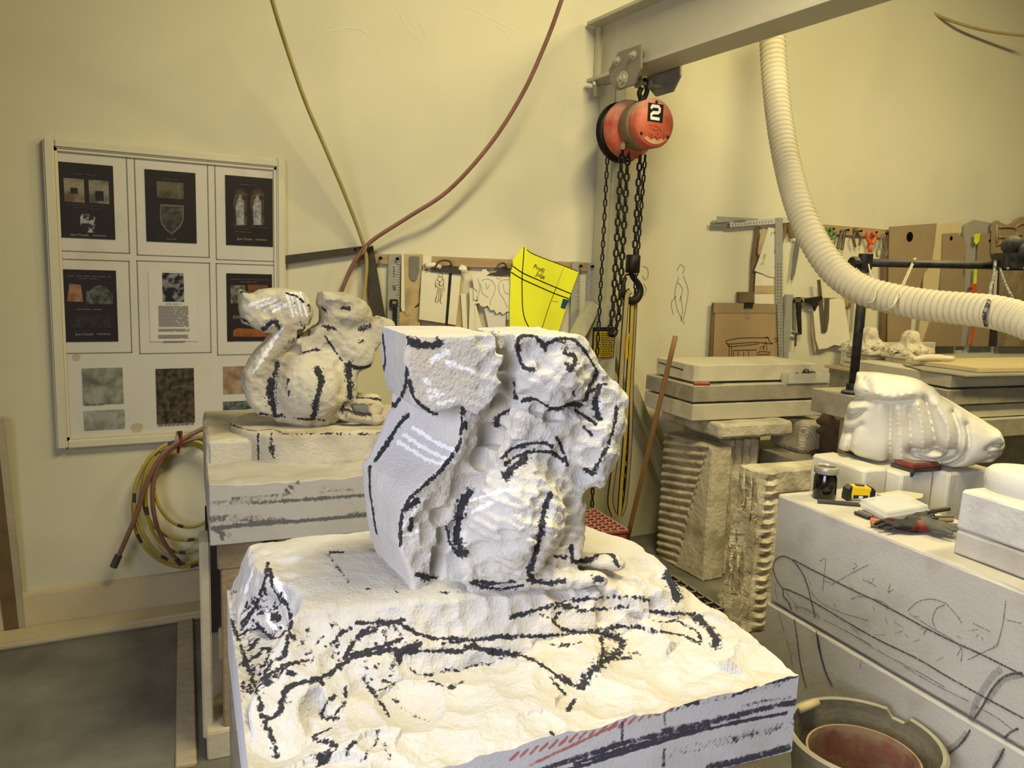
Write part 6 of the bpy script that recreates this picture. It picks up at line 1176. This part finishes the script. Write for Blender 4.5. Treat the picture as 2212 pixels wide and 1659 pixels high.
def gl(l, r, amp):
    q = resample(smooth_path(tp(l), 20), r*.5); d = np.full(u2.shape, 1e9, np.float32)
    for c in q: d = np.minimum(d, (u2-c[0])**2+(z2-c[1])**2)
    return (amp*1.6*np.exp(-np.sqrt(d)/(r*.8)))[:, None, :]*np.clip((.045-V_)/.05, 0, 1)
for l, r, am in (([(1245, 290), (1238, 500), (1235, 735)], .016, .022), ([(1300, 300), (1310, 500), (1330, 690)], .016, -.010), ([(1375, 300), (1385, 470), (1395, 600)], .014, .014), ([(1440, 270), (1470, 450), (1480, 600)], .016, -.012), ([(1490, 240), (1540, 430), (1570, 590)], .014, .024), ([(1570, 270), (1650, 420), (1650, 560), (1600, 640)], .016, -.012), ([(1690, 340), (1735, 480), (1715, 600), (1600, 690)], .011, .014), ([(1740, 370), (1770, 500), (1740, 640), (1600, 720)], .010, -.006), ([(1790, 430), (1805, 570), (1740, 690), (1590, 755)], .011, .015),
    ([(1395, 620), (1480, 612), (1560, 600), (1700, 630)], .018, .040), ([(1330, 700), (1450, 735), (1600, 752)], .014, .020), ([(1420, 660), (1560, 690), (1690, 660)], .012, .016), ([(970, 245), (1130, 243), (1260, 250), (1400, 240)], .014, .018), ([(1150, 190), (1250, 215), (1380, 190)], .05, -.030), ([(1000, 90), (1080, 140), (1060, 220)], .03, .014), ([(905, 380), (980, 370), (1060, 310)], .014, .018), ([(890, 490), (950, 470), (1030, 420)], .012, .014), ([(960, 480), (940, 600), (950, 640)], .010, .012), ([(960, 300), (1020, 290), (1060, 300)], .02, -.012),
    ([(1940, 605), (1990, 585), (2060, 600)], .012, .014), ([(1960, 640), (2010, 650), (2070, 660)], .010, .012), ([(2030, 520), (2060, 570)], .018, -.008), ([(1890, 725), (1980, 690), (2050, 690)], .012, .012)):
    D = D+gl(l, r, am)
D = D+fbm(P, 10, 3)*.006
V, F = nets(D, lo, h); del D, P
if (vnormals(V, F)*(V-V.mean(0))).sum() < 0: F = F[:, ::-1]
Vw = TO.w_(V); Vw[:, 2] -= .012
tag(fast_mesh('plaster_torso', Vw, F, m_plaster), 'large white carved torso with draped folds lying on the plaster blocks', 'sculpture')
rs = thing('sanding_block', 'red and grey sanding block wedged under the front of the torso', 'sanding block', wz(*K7(1440, 790), zP))
q0 = PB.onz(*K7(1290, 775), zP); q1 = PB.onz(*K7(1590, 785), zP); M().box((q0[0], q1[1]-.01, zP-.006), (q1[0], q1[1]+.09, zP+.006), PB).build('grey_pad', m_steel_dark, rs); M().box((q0[0]+.004, q1[1]-.006, zP+.006), (q1[0]-.004, q1[1]+.085, zP+.026), PB).build('red_handle', mat('dark_red_pad', (.50, .20, .15), rough=.8, dust=.3), rs, bevel=.004)
wdg = PB.onz(*K7(1000, 690), zP); tag(M().box((wdg[0]-.02, wdg[1]-.01, zP), (wdg[0]+.28, wdg[1]+.05, zP+.011), PB).build('gap_shade_strip', m_dark), 'thin dark strip standing for the shaded gap under the left of the torso', 'strip')  # dark strip painted in for the shade of the gap below the torso
# ------------------------------------------------------------------ big pencil-marked blocks at the right
zt = .80; zs = .41
BK = FZ(wz(1680, 1066, zt))
m_blk = mat('pencilled_grey_stone', (.735, .715, .66), rough=.9, var=.05, vs=4, bump=.14, bs=110, col2=(.65, .625, .56), c2s=5, c2t=(.52, .75))
ub = tag(block('big_stone_block', (0, -1.75, zs+.006), (.37, .0, zt), BK, m_blk, step=.05, amp=.002, rad=.009), 'upper of two big grey blocks covered with pencil outlines at the right', 'block')
lb = tag(block('big_stone_block', (-.004, -1.75, 0.0), (.375, .01, zs), BK, m_blk, step=.05, amp=.002, rad=.008), 'lower of two big grey blocks behind the broken bucket', 'block')
def pencil_mat(name, col, lo_, hi_, sc=240, amax=.85):
    m = mat(name, col, rough=1, bump=0, var=.1); nt = m.node_tree; n = nt.nodes.new('ShaderNodeTexNoise'); n.inputs['Scale'].default_value = sc; n.inputs['Detail'].default_value = 4; tc = nt.nodes.new('ShaderNodeTexCoord'); nt.links.new(tc.outputs['Object'], n.inputs['Vector'])
    r = nt.nodes.new('ShaderNodeMapRange'); r.inputs[1].default_value = lo_; r.inputs[2].default_value = hi_; r.inputs[3].default_value = .12; r.inputs[4].default_value = amax; nt.links.new(n.outputs['Fac'], r.inputs[0]); nt.links.new(r.outputs[0], nt.nodes['Principled BSDF'].inputs['Alpha']); return m
m_pline = pencil_mat('soft_pencil', (.27, .26, .26), .30, .52); m_psm = pencil_mat('smudged_pencil', (.38, .37, .36), .3, .8, 160, .42); m_pth = pencil_mat('thin_pencil', (.42, .41, .39), .36, .6)
KB = TF(1600, 1150, .3068)
def face_lines(name, lists, w, m, fr, u_, parent, n=26, off=.0022):
    for l in lists:
        q = np.array([cut(*KB(x, y), fr.u, fr.u@fr.o+u_) for x, y in l]); q = smooth_path(q, n) if len(q) > 2 else q
        M().ribbon(q, w, -fr.u, off).build(name, m, parent, base=False)
up = [[(240, 290), (230, 240), (250, 190), (300, 168), (360, 190), (400, 230), (450, 310), (480, 400), (500, 480), (520, 560), (525, 600)], [(240, 290), (265, 350), (300, 395), (340, 405), (450, 455), (600, 540), (800, 660), (1000, 770), (1250, 890), (1450, 1010), (1700, 1150), (1995, 1310)], [(370, 190), (480, 250), (620, 320), (800, 410), (950, 480), (1100, 560), (1300, 670), (1500, 770), (1700, 860), (1900, 960), (2010, 1020)], [(300, 400), (305, 450), (340, 490), (360, 545)], [(1990, 990), (1900, 1000), (1830, 1040), (1770, 1110), (1720, 1200), (1650, 1310)], [(1960, 1380), (1900, 1410), (1860, 1450)]]
face_lines('pencil_line', up, .0055, m_pline, BK, 0, ub)
face_lines('pencil_line', [[(1840, 960), (1780, 1010), (1710, 1110), (1660, 1200), (1620, 1330)], [(1980, 1000), (1860, 1030), (1790, 1110), (1730, 1200)]], .016, m_psm, BK, 0, ub)
face_lines('thin_pencil_line', [[(380, 520), (470, 540), (560, 580)], [(450, 540), (640, 640), (920, 790)], [(740, 690), (1000, 850), (1250, 980), (1440, 1090)], [(1150, 940), (1350, 1060), (1610, 1190)], [(1650, 1220), (1800, 1300), (1920, 1390)], [(1180, 550), (1250, 490), (1350, 470), (1450, 500)], [(1440, 510), (1380, 540), (1355, 620), (1380, 680)], [(1450, 500), (1530, 590), (1560, 640)], [(560, 200), (600, 190), (590, 300), (580, 410)], [(640, 370), (780, 290), (900, 230)], [(800, 210), (820, 240), (790, 260)], [(1060, 360), (1040, 420), (1080, 400)], [(900, 330), (920, 360), (940, 320)], [(860, 330), (960, 380)], [(1810, 800), (1850, 640), (1870, 480)], [(780, 470), (850, 450), (1000, 490), (1080, 560)], [(1880, 620), (1980, 640)], [(1640, 640), (1760, 700)], [(320, 420), (400, 520), (390, 540)], [(240, 350), (250, 420), (262, 470)], [(450, 330), (540, 470), (700, 560), (900, 620)], [(1190, 570), (1330, 660), (1500, 760), (1560, 830), (1555, 910)], [(1600, 900), (1700, 850), (1810, 800)]], .0032, m_pth, BK, 0, ub)
face_lines('pencil_line', [[(380, 610), (400, 740), (420, 900), (440, 1000), (465, 1095)], [(535, 690), (550, 800), (580, 920), (610, 1010), (650, 1085)], [(545, 720), (570, 860), (600, 970), (640, 1070)], [(1620, 1390), (1560, 1480), (1490, 1540), (1400, 1590)], [(1860, 1520), (1820, 1600), (1770, 1680)]], .0055, m_pline, BK, -.004, lb)
face_lines('pencil_line', [[(1600, 1410), (1540, 1480), (1440, 1550)], [(1850, 1540), (1790, 1660)]], .016, m_psm, BK, -.004, lb)
face_lines('thin_pencil_line', [[(320, 740), (350, 840), (370, 950)], [(270, 560), (310, 700)], [(850, 900), (845, 960)]], .003, m_pth, BK, -.004, lb)
rs_ = random.Random(8)
for _ in range(26):
    x = rs_.uniform(450, 1850); y = rs_.uniform(120, 420)+x*.33; a = rs_.uniform(0, 3.1); l = rs_.uniform(20, 90)
    face_lines('thin_pencil_line', [[(x, y), (x+l*.5*math.cos(a)+rs_.uniform(-8, 8), y+l*.5*math.sin(a)), (x+l*math.cos(a), y+l*math.sin(a))]], .0024, m_pth, BK, 0, ub, n=8)
# the two smaller blocks on top at the right edge
c0 = wz(2058, 1195, zt); TB = FZ(c0); zm = cut(2061, 1138, TB.u, TB.u@TB.o)[2]; zq = cut(2073, 1056, TB.u, TB.u@TB.o)[2]
# height measured on the back-left edge
def z_on(px): 
    v = ray(*px); t = ((c0-CAM)[:2]@v[:2])/(v[:2]@v[:2]); return (CAM+v*t)[2]
zm, zq = z_on((2061, 1140)), z_on((2074, 1056))
m_blk2 = mat('pale_stone_cool', (.80, .79, .755), rough=.9, var=.05, vs=5, bump=.2, bs=90, col2=(.72, .70, .66), c2s=6, c2t=(.52, .72))
slab_t('stone_block', 'tall plain block filling in beside the pencilled blocks at the right edge', (.39, -1.75, 0), (.95, -.62, zt), BK, m_blk)
t1 = tag(block('stone_block', (0, -1.3, zt+.002), (.62, 0, zm-.002), TB, m_blk, step=.05, amp=.002, rad=.007), 'smudged grey block lying on the pencilled block at the right edge', 'block')
t2 = tag(block('stone_block', (0, -1.3, zm), (.62, .0, zq), TB, m_blk2, step=.05, amp=.003, rad=.008), 'pale white block on top at the right edge, with a round boss', 'block')
bc_ = wz(2215, 1066, zq); M().lathe([(.10, -.005), (.10, .03), (.096, .048), (.085, .058), (.05, .064), (0, .066)], bc_+(.02, .01, 0), n=36, capb=False, wob=.03).build('round_boss', m_blk2, t2, True)
# ------------------------------------------------------------------ things lying on the pencilled block
def onb(x, y, z=zt): return wz(*K7(x, y), z)
jar = thing('glass_jar', 'black-stained glass jar with a metal rim on the pencilled block', 'jar', onb(745, 1005)); jc = np.array(root_loc(jar)); m_jar = mat('black_glass', (.05, .05, .05), rough=.15, bump=0, spec=.6, col2=(.16, .15, .13), c2s=30, c2t=(.55, .7))
hj = .112
M().lathe([(.034, 0), (.0375, .004), (.0375, hj*.66), (.034, hj*.74), (.034, hj*.80)], jc, n=28).build('glass_body', m_jar, jar, True); M().lathe([(.037, hj*.79), (.0395, hj*.80), (.0395, hj*.98), (.037, hj), (.033, hj), (.032, hj*.94)], jc, n=28, capb=False).build('metal_rim', m_bolt, jar, True); M().lathe([(.033, hj*.93), (.0, hj*.935)], jc, n=24, capa=True, capb=False).build('dark_contents', m_black, jar)
tm = thing('tape_measure', 'yellow and black tape measure beside the glass jar', 'tape measure', onb(995, 1015)); tmc = np.array(root_loc(tm)); tf_ = Frame(tmc, *rotz(-26)); m_ty = mat('tape_yellow', (.88, .74, .12), rough=.4, bump=.02, dust=.1)
q = M(); pr_ = [(-.043, 0), (.043, 0), (.047, .012), (.045, .034), (.034, .047), (-.03, .050), (-.044, .038), (-.047, .014)]; q.prism([tf_.w_(np.array([x, -.018, z])) for x, z in pr_], tf_.v*.036); q.build('case', m_ty, tm, bevel=.004)
for l in ([(-.0485, .0), (-.03, .0), (-.034, .022), (-.032, .051), (-.045, .040), (-.0485, .014)], [(.030, 0), (.048, .0), (.048, .036), (.036, .048), (.030, .030)]): M().prism([tf_.w_(np.array([x, -.0195, z])) for x, z in l], tf_.v*.039).build('grip', m_black, tm)
M().prism([tf_.w_(np.array([x, -.0188, z])) for x, z in ((-.026, .008), (.024, .008), (.024, .020), (-.026, .020))], tf_.v*.001).build('label', m_black, tm); M().prism([tf_.w_(np.array([x, -.0194, z])) for x, z in ((-.008, .009), (.006, .009), (.006, .018), (-.008, .018))], tf_.v*.0005).build('label_patch', m_page, tm); M().prism([tf_.w_(np.array([x, -.008, z])) for x, z in ((-.012, .0495), (.014, .0485), (.014, .0525), (-.012, .0535))], tf_.v*.016).build('lock_button', m_black, tm)
def rod(name, label, cat, a, b, r, m, z=None):
    z = zt+r+.0006 if z is None else z; return tag(M().tube(resample(np.array([wz(*K7(*a), z), wz(*K7(*b), z)]), .02), r, 8).build(name, m, None), label, cat)
rod('steel_chisel', 'dark square steel chisel lying in front of the jar', 'chisel', (700, 1025), (1015, 1050), .007, m_steel_dark)
rod('pen', 'thin grey pen resting against the tape measure', 'pen', (915, 1012), (1080, 1022), .004, m_graysteel)
tag(M().prism([onb(x, y) for x, y in ((1130, 1000), (1290, 975), (1470, 1000), (1465, 1030), (1380, 1045), (1190, 1020))], (0, 0, .014)).build('stone_offcut', m_slab), 'flat stone offcut lying behind the clear plastic box', 'offcut')
pb = thing('plastic_box', 'clear flat plastic box lying on the tool pile', 'box', onb(1250, 1140)); cor = [onb(x, y, zt+.012) for x, y in ((1008, 1075), (1300, 1022), (1510, 1125), (1200, 1180))]; m_cl2 = clearplastic('clear_plastic', (.92, .92, .90), .5)
M().prism(cor, (0, 0, .030)).build('lid', m_cl2, pb, bevel=.003); ctr = np.mean(cor, 0); M().prism([ctr+(c-ctr)*1.03+(0, 0, .012) for c in cor], (0, 0, .004)).build('rim', m_cl2, pb)
for k, (a, b, r, m, lab) in enumerate((((975, 1110), (1080, 1150), .006, m_black, 'black pencil poking out left of the plastic box'), ((1000, 1100), (1100, 1140), .005, m_graysteel, 'grey metal pencil beside the black pencil'), ((1090, 1165), (1200, 1190), .008, m_orng, 'orange tube lying below the plastic box'), ((1090, 1195), (1240, 1215), .009, m_brownwood, 'brown wooden handle at the front of the tool pile'), ((1250, 1205), (1420, 1190), .008, mat('ochre_handle', (.64, .48, .22), bump=.03), 'ochre wooden handle among the gloves'), ((1490, 1105), (1660, 1080), .008, m_black, 'dark brush sticking out behind the plastic box'), ((1560, 1145), (1690, 1140), .006, m_tool, 'thin steel rasp at the right of the tool pile'), ((1580, 1165), (1690, 1165), .006, m_brownwood, 'thin brown stick at the right of the tool pile'))):
    rod(['pencil', 'pencil', 'tube_stick', 'wooden_stick', 'ochre_stick', 'brush', 'rasp', 'stick'][k], lab, ['pencil', 'pencil', 'tube', 'handle', 'handle', 'brush', 'rasp', 'stick'][k], a, b, r, m)
def glove(label, pxc, ang, m1, m2, mir=1, tilt=0.0, z0=zt+.004, sc=1.0):
    c = wz(*K7(*pxc), zt); fr = Frame((c[0], c[1], z0), *rotz(ang)); h = .0055; lo = (-.12, -.09, -.02); hi = (.17, .09, .08); U, V_, Z = grid(lo, hi, h)
    U_, Vv, Zz = U/sc, V_/sc*mir, Z/sc
    D = (np.sqrt((U_/.06)**2+(Vv/.048)**2+((Zz-.022)/.024)**2)-1)*.024
    def cap(a, b, r):
        a = np.array(a); b = np.array(b); e = b-a; t = np.clip(((U_-a[0])*e[0]+(Vv-a[1])*e[1]+(Zz-a[2])*e[2])/(e@e), 0, 1); return np.sqrt((U_-a[0]-e[0]*t)**2+(Vv-a[1]-e[1]*t)**2+(Zz-a[2]-e[2]*t)**2)-r
    cuff = cap((-.04, 0, .02), (-.085, .0, .02), .030)
    D = smin(D, cuff, .015)
    for a, b, cpt, r in (((.045, -.034, .02), (.085, -.045, .028), (.11, -.048, .016), .0105), ((.05, -.012, .022), (.098, -.014, .034), (.13, -.014, .018), .0115), ((.05, .012, .022), (.095, .016, .030), (.125, .02, .014), .011), ((.045, .033, .02), (.075, .045, .024), (.098, .052, .012), .010), ((-.01, -.045, .02), (.03, -.072, .026), (.055, -.078, .018), .0115)): D = smin(D, smin(cap(a, b, r), cap(b, cpt, r*.95), .004), .007)
    D = D+fbm(np.stack([U, V_, Z], -1)+ang, 30, 2)*.010
    V, F = nets(D, lo, h)
    if (vnormals(V, F)*(V-V.mean(0))).sum() < 0: F = F[:, ::-1]
    Wv = fr.w_(V); Wv[:, 2] += zt+.002-Wv[:, 2].min() if z0 < zt+.01 else 0
    o = thing('work_glove', label, 'glove', (c[0], c[1], Wv[:, 2].min())); fz = V[F].mean(1); kq = fz[:, 0]/sc < -.055
    def sub(mask): 
        ff = F[mask]; ids, inv = np.unique(ff, return_inverse=True); return Wv[ids], inv.reshape(ff.shape)
    a_, b_ = sub(~kq); fast_mesh('hand', a_, b_, m1, o); a_, b_ = sub(kq); fast_mesh('cuff', a_, b_, m2, o); return o
m_gl = mat('black_glove', (.08, .08, .08), rough=.8, bump=.2, bs=120, dust=.04, col2=(.36, .10, .10), c2s=22, c2t=(.56, .6)); m_gl2 = mat('dusty_glove', (.36, .355, .31), rough=.9, bump=.2, bs=120, var=.25, vs=25, col2=(.66, .64, .24), c2s=26, c2t=(.62, .66)); m_gl3 = mat('grey_glove', (.15, .155, .155), rough=.85, bump=.2, bs=120, dust=.06)
glove('black and red work glove at the front of the tool pile', (1330, 1255), 150, m_gl, mat('red_cuff', (.44, .10, .12), rough=.8, dust=.1), sc=.62); glove('dusty grey work glove with yellow flecks at the edge of the block', (1555, 1265), -55, m_gl2, m_gl3, z0=zt+.004, sc=.72); glove('crumpled dark grey glove on top behind the others', (1450, 1180), 20, m_gl3, m_gl, sc=.5, z0=zt+.004)
# ------------------------------------------------------------------ buckets on the floor
m_bk = mat('dusty_grey_rubber', (.46, .43, .33), rough=.85, var=.2, vs=10, bump=.25, dust=.35, col2=(.34, .32, .25), c2s=6, c2t=(.48, .65)); m_rb = mat('worn_red_bucket', (.48, .30, .22), rough=.8, var=.15, vs=10, bump=.15, dust=.2, col2=(.54, .44, .31), c2s=7, c2t=(.42, .52))
zr = .34; bc = wz(1868, 1588, zr); br = np.linalg.norm(wz(2030, 1600, zr)-bc); bc[2] = 0
bk = thing('broken_bucket', 'big dusty grey bucket with a broken rim on the floor', 'bucket', bc)
def shell(prof, c, n, gaps, name, m, parent):
    q = M(); k = len(prof); V = []; F_ = []
    for (r, z, d) in prof:
        for j in range(n):
            t = 2*math.pi*j/n; zz = z-(d*gaps(t)); V.append((c[0]+r*math.cos(t), c[1]+r*math.sin(t), c[2]+max(zz, .01)))
    for i in range(k-1):
        for j in range(n): F_.append((i*n+j, i*n+(j+1) % n, (i+1)*n+(j+1) % n, (i+1)*n+j))
    F_.append(tuple((k-1)*n+j for j in range(n))); F_.append(tuple(range(n-1, -1, -1))); return q.add(V, F_).build(name, m, parent, False)
ang_cam = math.atan2(CAM[1]-bc[1], CAM[0]-bc[0])
def gp(t):
    d = (t-ang_cam-.15+math.pi) % (2*math.pi)-math.pi; d2 = (t-ang_cam-2.7+math.pi) % (2*math.pi)-math.pi; return (.09 if abs(d) < .22 else 0)+(.02 if abs(d2) < .12 else 0)
br0 = br*.80
shell([(br0*.95, 0.0, 0), (br*.97, zr-.03, 1), (br*1.03, zr-.026, 1), (br*1.04, zr-.006, 1), (br*1.0, zr, 1), (br*.955, zr-.004, 1), (br*.945, zr-.03, 1), (br0*.92, .012, 0)], bc, 72, gp, 'body', m_bk, bk)
M().tube([bc+np.array([br*.98*math.cos(a), br*.98*math.sin(a), zr-.02+.0*a]) for a in np.linspace(ang_cam-2.2, ang_cam-1.5, 14)], .004, 6).build('wire_handle', m_tool, bk)
hg = [bc+np.array([br*.8*math.cos(a), br*.8*math.sin(a), zr-.03]) for a in np.linspace(ang_cam-2.3, ang_cam-1.9, 8)]
M().tube([wz(1725, 1533, zr-.01), wz(1766, 1517, zr+.0)], .012, 10).build('handle_grip', m_creamb, bk, True)
c2 = bc+(wz(1868, 1610, zr)-bc)*np.array([1, 1, 0])*.5; c2 = np.array([c2[0], c2[1], .014]); r2_ = br*.74
ib = thing('inner_bucket', 'worn red bucket standing inside the broken grey bucket', 'bucket', c2)
shell([(r2_*.78, 0, 0), (r2_*.98, .275, 0), (r2_*1.0, .285, 0), (r2_*.96, .285, 0), (r2_*.94, .27, 0), (r2_*.74, .012, 0)], c2, 56, lambda t: 0, 'body', m_rb, ib)
# ------------------------------------------------------------------ crates behind the carving
def crate_(label, c, ux, w, d, hgt, m, nu=7, nv=6):
    ux = np.array(ux, float); ux /= np.linalg.norm(ux); vv_ = np.array([-ux[1], ux[0], 0]); fr = Frame((c[0], c[1], c[2]), ux, vv_); o = thing('plastic_crate', label, 'crate', c); t = .010
    for k in range(nu+1): M().box((w*k/nu-t/2, 0, hgt-.012), (w*k/nu+t/2, d, hgt), fr).build('rib', m, o)
    for k in range(nv+1): M().box((0, d*k/nv-t/2, hgt-.012), (w, d*k/nv+t/2, hgt), fr).build('rib', m, o)
    for a, b in (((0, 0), (w, t)), ((0, d-t), (w, d)), ((0, 0), (t, d)), ((w-t, 0), (w, d))): M().box((a[0], a[1], 0), (b[0], b[1], .05), fr).build('side_rail', m, o); M().box((a[0], a[1], hgt-.07), (b[0], b[1], hgt-.012), fr).build('side_rail', m, o)
    for x in (0, w-.03):
        for y in (0, d-.03): M().box((x, y, .05), (x+.03, y+.03, hgt-.07), fr).build('corner_post', m, o)
    return o
m_cr = mat('black_crate_plastic', (.13, .13, .11), rough=.6, dust=.25, bump=.05); m_cred = mat('dusty_red_plastic', (.60, .22, .20), rough=.7, dust=.35, bump=.08)
cb_ = wz(1558, 1310, .30); crate_('upturned black milk crate on the floor behind the carving', (cb_[0]-.33, cb_[1]+.02, 0), (1, -.1, 0), .33, .33, .30, m_cr)
cr_ = wz(1345, 1138, .36); crate_('dusty red plastic crate behind the squirrel by the column', (cr_[0]-.36, cr_[1], 0), (1, -.12, 0), .36, .32, .36, m_cred, 9, 8)
# ------------------------------------------------------------------ groups of repeated things
GR = {'stone_slab': 'sawn stone slabs in the stacks', 'stone_block': 'stone blocks of the workshop', 'big_stone_block': 'big pencilled stone blocks', 'plaster_block': 'plaster blocks under the torso', 'cord': 'cords and cables at the hose stand',
      'squirrel_carving': 'pair of stone squirrel carvings', 'air_hose': 'air hoses hanging over the wall', 'coiled_hose': 'coiled hoses beside the notice board', 'tool_rail': 'wooden tool strips on the wall', 'steel_ruler': 'rulers hanging on the wall', 'paper_template': 'paper templates on the wall',
      'paper_strip': 'paper strips on the wall', 'paper_sheet': 'paper sheets on the wall', 'hanging_paper': 'cards on the wall strip', 'clipboard': 'clipboards on the wall strip', 'hardboard_template': 'hardboard templates by the wall', 'wooden_tongs': 'wooden slats by the T-square', 'spacer_stick': 'spacers in the middle stack',
      'black_fitting': 'fittings in the plastic tray', 'work_glove': 'work gloves in the tool pile', 'pencil': 'pencils in the tool pile', 'plastic_crate': 'plastic crates behind the carving'}
for o in list(bpy.data.objects):
    if o.parent is None and o.get('label'):
        g = GR.get(o.name.split('.')[0])
        if g and not o.get('group'): o['group'] = g
